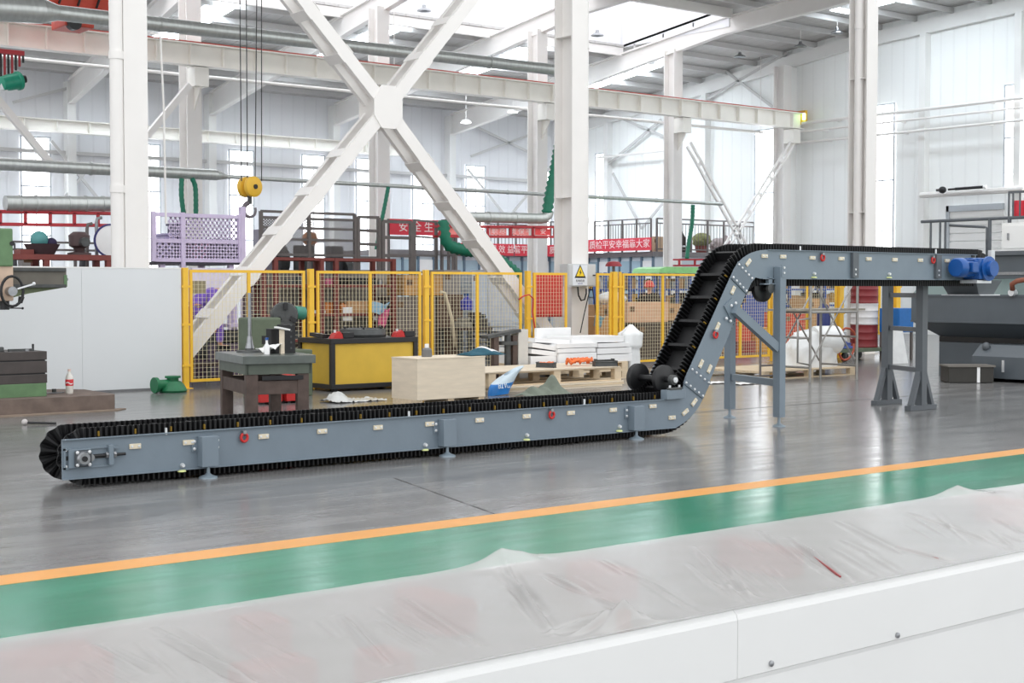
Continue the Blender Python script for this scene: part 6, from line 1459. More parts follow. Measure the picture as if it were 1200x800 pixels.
for u, lab, s_ in ((790, 'dark round drum on the office roof beside the far column', .5), (822, 'olive green potted bush on the platform behind the teal hose', .4), (845, 'grey brown heap on the platform left of the laced brace', .45)):
    p = onY(u, 296, ofy1 + .7); t = thing('drum' if 'drum' in lab else ('potted_bush' if 'bush' in lab else 'sack'), lab, 'drum' if 'drum' in lab else ('plant' if 'bush' in lab else 'sack'), (p.x, p.y, zr))
    if 'drum' in lab: B().lathe([(0, 0), (.42, 0), (.45, .1), (.43, .55), (.3, .78), (0, .8)], (p.x, p.y, zr), (0, 0, 1), 20).obj('drum_body', dark_cloth, t, smooth=True); B().lathe([(.44, .2), (.46, .2), (.46, .26), (.44, .26), (.44, .2)], (p.x, p.y, zr), (0, 0, 1), 20).obj('hoop', zinc, t, smooth=True)
    elif 'bush' in lab: B().lathe([(0, 0), (.2, 0), (.26, .28), (.22, .28), (0, .26)], (p.x, p.y, zr), (0, 0, 1), 16).obj('pot', oxide, t, smooth=True); B().ball((p.x, p.y, zr + .5), .34, (1.1, 1, .8), 16, .14).obj('foliage', mat('olive leaves', (126, 128, 84), .8, var=.25, scale=14), t)
    else: B().ball((p.x, p.y, zr + .31), .4, (1.4, .9, .75), 16, .08).obj('sack_body', mat('grey sack', (168, 156, 156), .8), t); B().cyl((p.x + .2, p.y, zr + .55), (p.x + .28, p.y, zr + .68), .07, 10).obj('tied_neck', MATS['grey sack'], t)
# ================================================================ blue racks with stock behind the right fence
BR = 31.5
for k, (us, lab, short) in enumerate([((697, 709, 727), 'blue steel rack right of the electrical box, far behind the fence', 'rack right of the electrical box'), ((738, 752, 766), 'blue steel rack behind the person with the red helmet', 'rack behind the helmeted person'), ((778, 793, 808), 'blue steel rack left of the conveyor incline', 'rack left of the conveyor incline'), ((818, 832, 846), 'blue steel rack hidden mostly by the conveyor incline', 'rack behind the conveyor incline'), ((905, 925, 945), 'blue steel rack seen under the upper conveyor run', 'rack under the upper conveyor run'), ((948, 966, 982), 'blue steel rack behind the scaffold', 'rack behind the scaffold')]):
    rack(lab, us, None, BR, 319, (321, 338, 357), .9, blue_rack, post=.075, deck=shelf_m)
    for li, v in enumerate((338, 357)):
        z = ZatY(700, v, BR)
        for i in range(4):
            u = us[0] + (us[-1] - us[0]) * (i + .5) / 4; x = onY(u, 340, BR + .2).x; kd = rr.choice(['box', 'tin']); m_ = rr.choice([card, iron, styro, card_d, mat('amber part', (216, 168, 80), .5), steel, dark_cloth]); w = rr.uniform(.3, .5)
            small(kd, m_, 'stock_box' if kd == 'box' else 'stock_tin', ['first', 'second', 'third', 'fourth'][i] + ' item on the ' + ('upper' if li == 0 else 'lower') + ' shelf of the ' + short, x, BR + .15, z, w, rr.uniform(.2, .36), 'stock on the blue racks')
o = None
p0, p1 = onY(772, 318, 28.5), onY(823, 313, 28.5)
t = thing('green_awning', 'pale green rounded roof sheet above the fence left of the conveyor', 'roof sheet', (p0.x, 28.5, 0))
B().pxz([(p0.x, p0.z - .04), (p1.x + 1, p0.z - .04), (p1.x + 1, p1.z), (p0.x + .3, p1.z), (p0.x + .08, p1.z - .05)], 28.5, 29.6).obj('roof_sheet', mat('pale green sheet', (150, 216, 140), .4), t)
for xx in (p0.x + .2, p1.x + .8): B().bx(xx - .03, xx + .03, 28.6, 28.66, 0, p0.z - .04).bx(xx - .03, xx + .03, 29.45, 29.51, 0, p0.z - .04).obj('leg', blue_rack, t)
# cardboard boxes and chests behind the fence at the right
cbox('large light cardboard box behind the fence, left of the person with the helmet', 736, 783, 354, 377, 24.0, mat('light cardboard', (222, 178, 146), .75), None)
cbox('cardboard box with red print behind the fence near the conveyor incline', 783, 806, 356, 375, 24.4, card, None)
cbox('dark brown chest under the large light cardboard box', 748, 790, 378, 428, 24.0, mat('dark brown chest', (78, 64, 56), .7), 0, 'brown_chest')
cbox('long dark chest hidden partly by the conveyor incline', 790, 822, 376, 428, 24.2, mat('dark brown chest', (78, 64, 56), .7), 0, 'brown_chest')
cbox('tan wooden box standing beside the column under the white sack', 697, 724, 371, 420, 23.6, mat('tan box', (196, 146, 96), .7), 0)
cbox('low brown chest between the double post and the dark chest', 726, 746, 385, 428, 24.0, card_d, 0, 'brown_chest')
p = onY(716, 371, 23.9); t = thing('white_sack', 'white plastic sack lying on the tan wooden box behind the fence', 'sack', p)
cbox('cardboard box behind the tan wooden box under the white sack', 706, 738, 357, 371, 24.8, card, 0)
p = onY(720, 357, 25.0); t.location = p
B().ball(p + Vector((0, .1, .16)), .25, (1.6, 1, .62), 18, .04).obj('sack_body', film_w, t, smooth='all'); B().ball(p + Vector((.35, .1, .14)), .1, (1.2, 1, 1), 10, .05).obj('sack_neck', film_w, t, smooth='all')
rag2('teal blue sheet draped over the front of the tan wooden box behind the fence', 704, 370.5, 23.57, .34, .22, mat('teal blue sheet', (110, 160, 176), .6), 'teal_sheet')
for i, (u0, u1, v0, v1, m_, lab) in enumerate([(830, 850, 378, 412, card_d, 'brown box seen left of the conveyor rear leg'), (862, 880, 372, 398, mat('red crate paint', (206, 70, 52), .5), 'upper red crate seen through the conveyor support frame'), (864, 886, 400, 420, mat('dark red crate', (150, 44, 44), .5), 'lower dark red crate seen through the conveyor support frame'), (886, 904, 384, 420, mat('amber crate', (214, 150, 60), .5), 'amber crate seen left of the front support leg'), (868, 900, 345, 366, mat('blue case', (70, 90, 160), .5), 'blue case seen under the upper bend of the conveyor'), (920, 945, 366, 388, mat('red crate paint', (206, 70, 52), .5), 'red crate behind the scaffold at its left'), (948, 972, 350, 372, card, 'tan carton on the blue rack side behind the scaffold')]):
    cbox(lab, u0, u1, v0, v1, 24.0 if i not in (4, 6) else 26.0, m_, None if i == 1 else 0, 'stock_crate') if i != 1 else cbox(lab, u0, u1, v0, 400, 24.0, m_, ZatY(872, 400, 24.0), 'stock_crate')
# ================================================================ right side: tank, railing platform, pallet, scaffold
TX = 22.0
def tz(v): return onX(1120, v, TX).z
ty1 = YatX(1069, TX); ty0 = YatX(1290, TX)
tank = thing('steel_hopper', 'big dark grey steel hopper machine with banded sides at the right edge', 'hopper', (TX + .8, (ty0 + ty1) / 2, 0))
z_b, z1, z2, z3, z4 = 0, tz(402), tz(377), tz(346), tz(328)
B().pxz([(TX + .35, 0), (TX + 3, 0), (TX + 3, z1), (TX + .35, z1)], ty0, ty1 - .35).obj('base_casing', tank_grey, tank)
B().pxz([(TX + .42, z1), (TX + 3, z1), (TX + 3, z1 + .1), (TX + .42, z1 + .1)], ty0, ty1 - .3).obj('dark_gap', black, tank)
pr1 = [(TX + .45, z1 + .1), (TX - .02, z2), (TX - .02, z3), (TX + 3, z3), (TX + 3, z1 + .1)]
# hopper body tapering towards its lower left end
b = B()
A_ = [b.bm.verts.new((x, ty0, z)) for x, z in pr1]; ins = [.5, .0, .0, .0, .5]
C_ = [b.bm.verts.new((x, ty1 - i * .6, z)) for (x, z), i in zip(pr1, ins)]
b.bm.faces.new(A_[::-1]); b.bm.faces.new(C_)
for i in range(5): b.bm.faces.new((A_[i], A_[(i + 1) % 5], C_[(i + 1) % 5], C_[i]))
b.obj('hopper_body', tank_grey, tank)
B().bx(TX - .04, TX, ty0, ty1, z3 - .02, z3 + .015).obj('band_rail', tank_grey, tank)
B().bx(TX - .04, TX, ty0, ty1, z2 - .015, z2 + .015).obj('band_rail', tank_grey, tank)
B().pxz([(TX, z3 + .015), (TX + .4, z4 + .02), (TX + 3, z4 + .02), (TX + 3, z3 + .015)], ty0, ty1).obj('sloping_top', tank_green, tank)
yu = YatX(1163, TX + .4)
zu1 = onX(1180, 294, TX + .4).z
B().bx(TX + .4, TX + 3, ty0, yu, z4 + .02, zu1 - .08, .01).obj('upper_casing', tank_grey, tank)
B().bx(TX + .3, TX + 3, ty0, yu + .05, zu1 - .08, zu1, .01).obj('upper_lid', grey_dark, tank)
B().bx(TX + .38, TX + .4, ty0, yu, onX(1180, 320, TX + .4).z - .03, onX(1180, 320, TX + .4).z + .02).obj('band_rail', steel, tank)
t = thing('white_cabinet', 'white cabinet standing on top of the hopper at the right edge', 'cabinet', (TX + .8, YatX(1190, TX + .6), zu1)); yc1 = YatX(1173, TX + .6); yc0 = YatX(1240, TX + .6); zz = onX(1185, 261, TX + .6).z
B().bx(TX + .6, TX + 1.3, yc0, yc1, zu1, zz, .01).obj('cabinet_body', white, t); B().bx(TX + .585, TX + .6, yc0 + .05, yc1 - .05, zu1 + .05, zz - .05, .004).obj('door', white, t); B().bx(TX + .56, TX + .585, yc1 - .16, yc1 - .13, zu1 + .2, zu1 + .32).obj('handle', steel, t)
# rusty hose hook on hopper
p = onX(1194, 336, TX - .1)
o = B().tube([p + Vector((0, .12, -.05)), p + Vector((-.05, .1, .05)), p + Vector((-.05, 0, .1)), p + Vector((0, -.1, .12)), p + Vector((0, -.3, .1))], .045, 10).obj('pipe_elbow', mat('rust brown pipe', (140, 84, 64), .6), smooth='all')
t = thing('rust_pipe', 'rust brown pipe elbow at the side of the hopper at the right edge', 'pipe', p); o.parent = t
for v in o.data.vertices: v.co -= Vector(p)
B().cyl(p + Vector((-.02, .14, -.1)), p + Vector((.1, .14, -.1)), .06, 12).obj('flange', zinc, t, smooth=True)
# square hand-rail platform behind the conveyor head
RXp = TX + 1.6
def rp(u, v): return onX(u, v, RXp)
zr0 = rp(1120, 258).z; ya, yb_ = YatX(1079, RXp), YatX(1260, RXp)
plat = thing('access_platform', 'grey hand railing of the access platform behind the conveyor head', 'railing', (RXp, ya, 0))
zdk = z4 + .14
B().cyl((RXp, ya, zr0), (RXp, yb_, zr0), .03, 8).obj('top_rail', grey_dark, plat, smooth=True)
for u in (1090, 1101, 1107, 1159, 1182): y = YatX(u, RXp); B().cyl((RXp, y, zdk), (RXp, y, zr0), .022 if u < 1150 else .035, 8).obj('post', grey_dark, plat, smooth=True)
y0 = YatX(1112, RXp); y1_ = YatX(1156, RXp); B().tube([(RXp, y0, rp(1112, 264).z), (RXp, y1_ + .06, rp(1155, 266).z), (RXp, y1_, rp(1155, 267).z), (RXp, y1_, zdk)], .025, 8).obj('inner_rail', grey_dark, plat, smooth='all')
B().bx(RXp - .3, RXp + .4, yb_, ya + .1, zdk - .08, zdk).obj('deck', grey_dark, plat)
for y in (ya - 1.2, ya - 3.2): B().bx(RXp + .2, RXp + .3, y - .05, y + .05, z4 + .021, zdk - .08).obj('leg', grey_dark, plat)
# upper rail cage with red cloth at right edge
z_a = onX(1185, 224, RXp).z; yl = YatX(1181, RXp); 
cg = thing('rail_cage', 'small dark rail cage above the platform at the right edge', 'railing', (RXp, yl, zr0))
B().bx(RXp - .03, RXp + .03, yb_, yl, z_a - .04, z_a).obj('top_rail', grey_dark, cg)
for u in (1181, 1186, 1194, 1206): y = YatX(u, RXp); B().cyl((RXp, y, zr0 + .031), (RXp, y, z_a - .04), .018, 8).obj('bar', grey_dark, cg, smooth=True)
yy0, yy1 = YatX(1225, RXp + .1), YatX(1185, RXp + .1); zc1, zc0_ = onX(1190, 235, RXp + .1).z, onX(1190, 256, RXp + .1).z
o = B().grid(20, 6, lambda i, j: Vector((RXp + .1 + .03 * math.sin(i * 20), yy0 + (yy1 - yy0) * i, zc0_ + (zc1 - zc0_) * j))).obj('red_cloth', mat('red cloth', (232, 60, 76), .7), smooth='all'); so = o.modifiers.new('thickness', 'SOLIDIFY'); so.thickness = .01
tag(o, 'bright red cloth hanging behind the small rail cage at the right edge', 'cloth')
# dark spray lance on the wall rail
P1, P2 = onX(1098, 223, XR - .75), onX(1153, 219, XR - .75)
t = thing('spray_lance', 'dark lance with a black handle resting on the wall rail at the right', 'lance', P1)
B().cyl(P1.lerp(P2, .4), P2, .05, 10).obj('barrel', black, t, smooth=True); B().cyl(P1.lerp(P2, .25), P1.lerp(P2, .4), .035, 10).obj('neck', black, t, smooth=True); B().ball(P1.lerp(P2, .12), .13, (1, 1, .9)).obj('head_joint', black, t, smooth='all'); B().bar(P1, P1.lerp(P2, .12), .12, .08).obj('nozzle', iron, t); B().cyl(P2, P2 + (P2 - P1) * .05, .07, 10).obj('end_cap', styro, t, smooth=True)
# small housing and black crate in front of hopper
h0 = onZ(1163, 447); hx0, hy1 = h0.x, onZ(1140, 440).y; hy0 = YatX(1215, hx0)
hy1 = YatX(1140, hx0); zt_h = onX(1170, 418, hx0).z; zt2_h = onX(1170, 404, hx0 + .25).z
t = thing('drive_housing', 'grey housing with a chamfered top standing in front of the hopper', 'housing', (hx0 + .2, (hy0 + hy1) / 2, 0))
B().pxz([(hx0, .06), (TX + .32, .06), (TX + .32, zt2_h), (hx0 + .25, zt2_h), (hx0, zt_h)], hy0, hy1).obj('housing_body', tank_grey, t)
yh = YatX(1177, hx0); B().bx(hx0 - .02, hx0, yh - .02, yh + .02, onX(1177, 436, hx0).z, onX(1177, 422, hx0).z).obj('handle', zinc, t)
yk_ = YatX(1155, hx0 + .12); B().ball((hx0 + .16, yk_, zt_h + .16), .07, (1, 1, 1.1)).obj('filler_cap', grey_dark, t, smooth='all')
for y in (hy0 + .1, hy1 - .15): B().bx(hx0 + .05, TX + .2, y, y + .08, 0, .06).obj('foot', black, t)
q0, q1 = onZ(1112, 449), onZ(1145, 449.5)
t = thing('black_crate', 'low black crate with a pale strap on the floor in front of the hopper', 'crate', (q0.x, q0.y, 0))
fwd = Vector((.62, .785, 0)); sd = Vector((.785, -.62, 0)); cc = q0 + sd * .38 + fwd * .25
B().rb((cc.x, cc.y, .14), (.76, .45, .26), rz=math.atan2(sd.y, sd.x), bev=.01).obj('crate_body', mat('black crate', (52, 50, 46), .6), t); B().rb((cc.x, cc.y, .285), (.8, .5, .03), rz=math.atan2(sd.y, sd.x)).obj('lid', mat('grey lid', (112, 108, 102), .7), t); B().rb((cc.x + sd.x * .12 - fwd.x * .23, cc.y + sd.y * .12 - fwd.y * .23, .14), (.05, .01, .26), rz=math.atan2(sd.y, sd.x)).obj('strap', styro, t); B().rb((cc.x, cc.y, .006), (.7, .4, .01), rz=math.atan2(sd.y, sd.x)).obj('base', black, t)  # lid lighter and greyer than the black crate body
# pallet with the white wrapped machine
y0 = onZ(950, 446).y; xa, xb = onZ(900, 442).x, onZ(1004, 441).x
ya_ = 16.62; xa, xb = XatY(896, ya_), XatY(1003, ya_)
pallet('wooden pallet under the white wrapped machine at the right', xa, xb, ya_, ya_ + 1.5, 0)
pw = Vector((XatY(948, ya_ + .6), ya_ + .6, .149)); zw1 = ZatY(950, 384, ya_ + .6)
t = thing('wrapped_machine', 'white film-wrapped machine standing on the pallet behind the scaffold', 'wrapped machine', pw)
def wr(i, j):
    a = 2 * math.pi * i; h = (zw1 - .15) * j
    w = .62 * (1 - .35 * max(0, j - .5) * 2) * (1 + .06 * math.sin(5 * a + 6 * j) + .03 * math.sin(13 * a - 9 * j)); w *= 1 if j < .9 else max(.02, (1 - j) * 10)
    return Vector((pw.x + w * math.cos(a) + (.18 * j), pw.y + .4 * w / .62 * math.sin(a), .15 + h))
B().grid(56, 26, wr).obj('film_wrap', film_w, t, smooth='all')
B().lathe([(0, 0), (.24, 0), (.26, .05), (.26, .5), (.2, .56), (0, .56)], (pw.x - .05, pw.y - .15, zw1 - .22), (1, -.3, 0), 24).obj('wrapped_motor', film_w, t, smooth=True)
pts = [Vector((pw.x + .75 + .02 * math.sin(k), pw.y - .3 + .03 * k / 8, .55 + .3 * math.sin(k * .42))) + Vector((.25 * math.cos(k * .42), 0, 0)) for k in range(16)]
o = B().tube(pts, .022, 8).obj('red_hose', mat('red brown hose', (176, 84, 60), .5), smooth='all'); tag(o, 'red brown hose looped at the right end of the wrapped machine', 'hose')
# scaffold
sy0, sy1 = 15.7, 16.5
sx0, sx1 = XatY(950, sy0), XatY(1026, sy0)
sc_m = mat('scaffold tube', (158, 156, 152), .4, .5, var=.1, scale=9)
scf = thing('scaffold', 'grey tubular scaffold with crossed braces behind the conveyor support', 'scaffold', ((sx0 + sx1) / 2, sy0, 0))
zsc = ZatY(950, 325, sy0) + .2; zpl_ = ZatY(950, 366, sy0)
for x in (sx0, sx1 - .5):
    for y in (sy0, sy1): B().cyl((x, y, 0 if not (x > sx0) else .0), (x, y, zsc), .024, 10).obj('upright', sc_m, scf, smooth=True)
    for z in (.25, .75, zpl_, zsc - .1): B().cyl((x, sy0, z), (x, sy1, z), .018, 8).obj('ledger', sc_m, scf, smooth=True)
for y in (sy0, sy1):
    B().cyl((sx0, y, zpl_), (sx1 - .5, y, zpl_), .02, 8).obj('ledger', sc_m, scf, smooth=True)
    B().cyl((sx0, y, .3), (sx1 - .5, y, zsc - .15), .015, 8).obj('cross_brace', sc_m, scf, smooth=True); B().cyl((sx0, y + .03, zsc - .15), (sx1 - .5, y + .03, .3), .015, 8).obj('cross_brace', sc_m, scf, smooth=True)
B().bx(sx0 - .3, sx1 - .2, sy0 + .06, sy1 - .06, zpl_ + .02, zpl_ + .055).obj('plank', mat('scaffold plank', (150, 144, 132), .6), scf)
x = sx0 - .32; B().tube([(x + .3, sy0, zpl_ - .1), (x, sy0, zpl_ - .12), (x, sy0, .35), (x + .3, sy0, .3)], .018, 8).obj('ladder_frame', sc_m, scf, smooth='all'); B().cyl((x, sy0, .75), (sx0, sy0, .75), .014, 6).obj('ladder_rung', sc_m, scf)
# second scaffold frame, dark, seen left of front leg
fx0, fx1 = XatY(891.5, 16.4), XatY(916.5, 16.4)
sf = thing('ladder_frame', 'dark low ladder frame standing beside the conveyor front support leg', 'frame', ((fx0 + fx1) / 2, 16.4, 0))
for x in (fx0, fx1): B().cyl((x, 16.4, 0), (x, 16.4, ZatY(900, 393, 16.4)), .02, 8).obj('post', rail_m, sf, smooth=True)
for v in (394, 428, 440): B().cyl((fx0, 16.4, max(.03, ZatY(900, v, 16.4))), (fx1, 16.4, max(.03, ZatY(900, v, 16.4))), .016, 8).obj('rung', rail_m, sf)
# barrels, cart, blue case right of scaffold
dy_ = 20.0
for z0, z1, m_, lab in [(0.28, .78, mat('barrel red', (132, 44, 48), .45), 'dark red steel drum, lowest of the stack behind the scaffold'), (.782, 1.25, mat('barrel white', (222, 220, 220), .45), 'white steel drum in the middle of the stack behind the scaffold'), (1.252, 1.72, MATS['barrel red'] if 'barrel red' in MATS else red, 'dark red steel drum, topmost of the stack behind the scaffold')]:
    x = XatY(1013, dy_); t = thing('steel_drum', lab, 'drum', (x, dy_, z0), 'stacked steel drums'); h = z1 - z0
    B().lathe([(0, 0), (.3, 0), (.31, .02), (.3, .04), (.3, h * .33), (.31, h * .36), (.3, h * .39), (.3, h * .64), (.31, h * .67), (.3, h * .7), (.3, h - .03), (.31, h - .01), (.3, h), (0, h)], (x, dy_, z0), (0, 0, 1), 28).obj('drum_body', m_, t, smooth=True)
    B().cyl((x - .15, dy_ - .1, h + z0 - .012), (x - .15, dy_ - .1, h + z0 - .001), .035, 10).obj('bung', iron, t)
t = thing('hand_cart', 'low dark green cart with wheels carrying drums and a blue tarpaulin', 'cart', (XatY(1000, dy_), dy_, 0)); x0_, x1_ = XatY(968, dy_), XatY(1030, dy_)
B().bx(x0_, x1_, dy_ - .4, dy_ + .45, .2, .278, .006).obj('deck', green_m, t)
for x in (x0_ + .2, x1_ - .2):
    for y in (dy_ - .36, dy_ + .4): B().cyl((x, y - .03, .1), (x, y + .03, .1), .1, 18).obj('wheel', rubber, t, smooth=True); B().bx(x - .03, x + .03, y - .04, y + .04, .1, .2).obj('wheel_fork', iron, t)
B().tube([(x1_, dy_ - .2, .24), (x1_ + .05, dy_ - .25, .6), (x1_ + .07, dy_ - .25, 1.0)], .02, 8).obj('pull_handle', rail_m, t, smooth='all')
p = Vector((XatY(990, dy_ - .2), dy_ - .25, .279)); t = thing('blue_tarpaulin', 'folded blue tarpaulin lying on the low cart', 'tarpaulin', p)
B().grid(20, 10, lambda i, j: Vector((p.x - .4 + .65 * i, p.y - .12 + .22 * j, p.z + .012 + .12 * math.sin(math.pi * i) * math.sin(math.pi * j) * (1 + .3 * math.sin(14 * i))))).obj('tarpaulin', mat('blue tarp', (52, 74, 140), .5), t, smooth='all'); B().rb((p.x - .05, p.y, p.z + .1), (.3, .16, .06), rz=.2, bev=.02).obj('fold', MATS['blue tarp'], t)
x = XatY(976, 20.3); t = thing('blue_gas_cylinder', 'dark blue gas cylinder standing left of the drums', 'gas cylinder', (x, 20.9 - .35, 0))
B().lathe([(0, 0), (.14, 0), (.15, .03), (.15, 1.05), (.1, 1.2), (.04, 1.25), (0, 1.25)], (x, 20.55, 0), (0, 0, 1), 20).obj('cylinder_body', mat('dark blue paint', (36, 50, 110), .4), t, smooth=True); B().cyl((x, 20.55, 1.24), (x, 20.55, 1.36), .04, 12).obj('valve', steel, t)
zz = 1.721; x = XatY(1001, dy_)
t = thing('blue_toolbox', 'bright blue box on the topmost red drum behind the scaffold', 'box', (x, dy_, zz)); B().bx(XatY(1004, dy_), XatY(1019, dy_), dy_ - .18, dy_ + .15, zz, zz + .2, .01).obj('box_body', mat('bright blue', (24, 104, 176), .4), t); B().bx(XatY(1004, dy_) - .01, XatY(1019, dy_) + .01, dy_ - .19, dy_ + .16, zz + .2, zz + .24, .006).obj('lid', MATS['bright blue'], t)
# blue cabinet behind the stand and white cloth stand
y = 19.2; x0_, x1_ = XatY(1053, y), XatY(1071, y); t = thing('blue_cabinet', 'bright blue cabinet seen through the dark ladder-shaped stand', 'cabinet', ((x0_ + x1_) / 2, y, 0))
B().bx(x0_, x1_, y, y + .5, .62, ZatY(1060, 361, y), .01).obj('cabinet_body', mat('bright blue', (24, 104, 176), .4), t); B().bx(x0_ + .02, x1_ - .02, y - .012, y, .66, ZatY(1060, 363, y), .004).obj('door', MATS['bright blue'], t)
for x in (x0_ + .03, x1_ - .03):
    for yy in (y + .03, y + .47): B().bx(x - .025, x + .025, yy - .025, yy + .025, 0, .62).obj('leg', rail_m, t)
x = XatY(1052, 18.6); t = thing('white_dust_bag', 'white film-covered frame on the floor between the stand and the hopper', 'cover', (x, 18.6, 0))
def wb(i, j): a = 2 * math.pi * i; w = .3 * (1 - .55 * j) * (1 + .08 * math.sin(4 * a)); return Vector((x + w * math.cos(a), 18.6 + .6 * w * math.sin(a), .75 * j + .002))
B().grid(36, 10, wb).obj('cover', film_w, t, smooth='all'); B().ball((x, 18.6, .72), .14, (1, .7, .4), 14, .05).obj('cover_top', film_w, t, smooth='all')
# paper scraps on the floor near the legs
for i, (u, v, lab) in enumerate([(838, 449, 'white scrap of film on the floor left of the rear support leg'), (872, 450, 'flat white sheet on the floor right of the rear support leg')]):
    p = onZ(u, v); o = B().grid(10, 6, lambda i_, j_: Vector((p.x - .25 + .5 * i_, p.y - .15 + .3 * j_, .006 + .015 * abs(math.sin(9 * i_ + 5 * j_))))).obj('film_scrap', paper, smooth='all'); so = o.modifiers.new('thickness', 'SOLIDIFY'); so.thickness = .004; tag(o, lab, 'scrap')
# ================================================================ people
def skin_body(name, m, parent, joints, bones, sub=2):
    """joints: name -> (pos, (rx, ry)); one continuous skinned mesh rooted at the first joint"""
    me = bpy.data.meshes.new(name); ks = list(joints); off = Vector(parent.location)
    me.from_pydata([tuple(Vector(joints[k][0]) - off) for k in ks], [(ks.index(a), ks.index(b)) for a, b in bones], [])
    o = bpy.data.objects.new(name, me); COL.objects.link(o); o.parent = parent
    sm = o.modifiers.new('skin', 'SKIN'); sm.use_smooth_shade = True
    for i, k in enumerate(ks):
        sv = me.skin_vertices[0].data[i]; r = joints[k][1]; sv.radius = r if isinstance(r, tuple) else (r, r); sv.use_root = (i == 0)
    ss = o.modifiers.new('subdivision', 'SUBSURF'); ss.levels = sub; ss.render_levels = sub
    dg = bpy.context.evaluated_depsgraph_get(); dg.update()
    ev = bpy.data.meshes.new_from_object(o.evaluated_get(dg)); o.modifiers.clear(); o.data = ev; ev.materials.clear(); ev.materials.append(m)
    ev.polygons.foreach_set('use_smooth', [True] * len(ev.polygons)); return o
def person(label, base, face, pose, cloth_m, trouser_m, helmet=None, hair=True):
    """face: unit direction the person looks; pose: dict of joint -> (forward, side, height) metres"""
    t = thing('person', label, 'person', (base[0], base[1], 0)); f = Vector((face[0], face[1], 0)).normalized(); s = Vector((f.y, -f.x, 0))
    P = {k: Vector((base[0], base[1], 0)) + f * v[0] + s * v[1] + Vector((0, 0, v[2])) for k, v in pose.items()}
    # the body: one continuous skin surface
    R_ = dict(pelvis=.13, waist=.125, chest=.145, neck=.055, head0=.05, head=.09, top=.07, shL=.07, elL=.045, wrL=.03, palmL=.034, shR=.07, elR=.045, wrR=.03, palmR=.034, hipL=.09, knL=.06, anL=.042, toL=.04, hipR=.09, knR=.06, anR=.042, toR=.04)
    J = {k: (P[k], R_[k]) for k in ['pelvis', 'waist', 'chest', 'neck', 'head0', 'head', 'top', 'shL', 'elL', 'wrL', 'palmL', 'shR', 'elR', 'wrR', 'palmR', 'hipL', 'knL', 'anL', 'toL', 'hipR', 'knR', 'anR', 'toR']}
    Bn = [('pelvis', 'waist'), ('waist', 'chest'), ('chest', 'neck'), ('neck', 'head0'), ('head0', 'head'), ('head', 'top'), ('chest', 'shL'), ('shL', 'elL'), ('elL', 'wrL'), ('wrL', 'palmL'), ('chest', 'shR'), ('shR', 'elR'), ('elR', 'wrR'), ('wrR', 'palmR'),
          ('pelvis', 'hipL'), ('hipL', 'knL'), ('knL', 'anL'), ('anL', 'toL'), ('pelvis', 'hipR'), ('hipR', 'knR'), ('knR', 'anR'), ('anR', 'toR')]
    for sd_ in ('L', 'R'):
        d = (P['palm' + sd_] - P['wr' + sd_]).normalized(); w = d.cross(Vector((0, 0, 1))); w = w.normalized() if w.length > .1 else s.copy(); n = d.cross(w)
        for k, (o_, L, r) in enumerate([(-.03, .07, .0095), (-.01, .085, .0095), (.01, .08, .0095), (.03, .062, .0085)]):
            a = P['palm' + sd_] + w * o_ + d * .03; J['f%s%da' % (sd_, k)] = (a, r + .002); J['f%s%db' % (sd_, k)] = (a + d * L * .55 + n * .008, r); J['f%s%dc' % (sd_, k)] = (a + d * L * .9 + n * .035, r * .85)
            Bn += [('palm' + sd_, 'f%s%da' % (sd_, k)), ('f%s%da' % (sd_, k), 'f%s%db' % (sd_, k)), ('f%s%db' % (sd_, k), 'f%s%dc' % (sd_, k))]
        a = P['palm' + sd_] - w * .045 - d * .005; J['t%sa' % sd_] = (a, .012); J['t%sb' % sd_] = (a - w * .02 + d * .045 + n * .015, .0095); Bn += [('palm' + sd_, 't%sa' % sd_), ('t%sa' % sd_, 't%sb' % sd_)]
    body = skin_body('body', skin, t, J, Bn)
    # face: nose, eyes, mouth, ears folded into the head direction
    hd = (P['top'] - P['head0']).normalized(); fd = (f - hd * f.dot(hd)).normalized(); sd2 = fd.cross(hd); hc_ = P['head']
    B().bar(hc_ + fd * .085 + hd * .015, hc_ + fd * .108 - hd * .02, .026, .02, upv=fd, bev=.006).obj('nose', skin, t, smooth=True)
    for q in (-1, 1):
        B().ball(hc_ + fd * .084 + sd2 * .032 * q + hd * .02, .012).obj('eye', mat('eye dark', (40, 34, 32), .3), t, smooth='all'); B().ball(hc_ + sd2 * .095 * q, .026, (.5, .6, 1.1)).obj('ear', skin, t, smooth='all')
    B().bar(hc_ + fd * .084 - hd * .05 - sd2 * .022, hc_ + fd * .084 - hd * .05 + sd2 * .022, .012, .01).obj('mouth', mat('lip', (170, 96, 88), .5), t)
    # clothing over the body, ending at neck, cuffs and ankles
    g = 1.13
    jk = {k: (P[k], R_[k] * g + .008) for k in ('pelvis', 'waist', 'chest', 'shL', 'elL', 'shR', 'elR')}
    jk['cuL'] = (P['elL'].lerp(P['wrL'], .8), .047); jk['cuR'] = (P['elR'].lerp(P['wrR'], .8), .047); jk['collar'] = (P['chest'].lerp(P['neck'], .75), .08)
    skin_body('jacket', cloth_m, t, jk, [('pelvis', 'waist'), ('waist', 'chest'), ('chest', 'collar'), ('chest', 'shL'), ('shL', 'elL'), ('elL', 'cuL'), ('chest', 'shR'), ('shR', 'elR'), ('elR', 'cuR')])
    tr = {k: (P[k], R_[k] * 1.14 + .008) for k in ('pelvis', 'hipL', 'knL', 'hipR', 'knR')}; tr['aL'] = (P['knL'].lerp(P['anL'], .9), .066); tr['aR'] = (P['knR'].lerp(P['anR'], .9), .066)
    skin_body('trousers', trouser_m, t, tr, [('pelvis', 'hipL'), ('hipL', 'knL'), ('knL', 'aL'), ('pelvis', 'hipR'), ('hipR', 'knR'), ('knR', 'aR')])
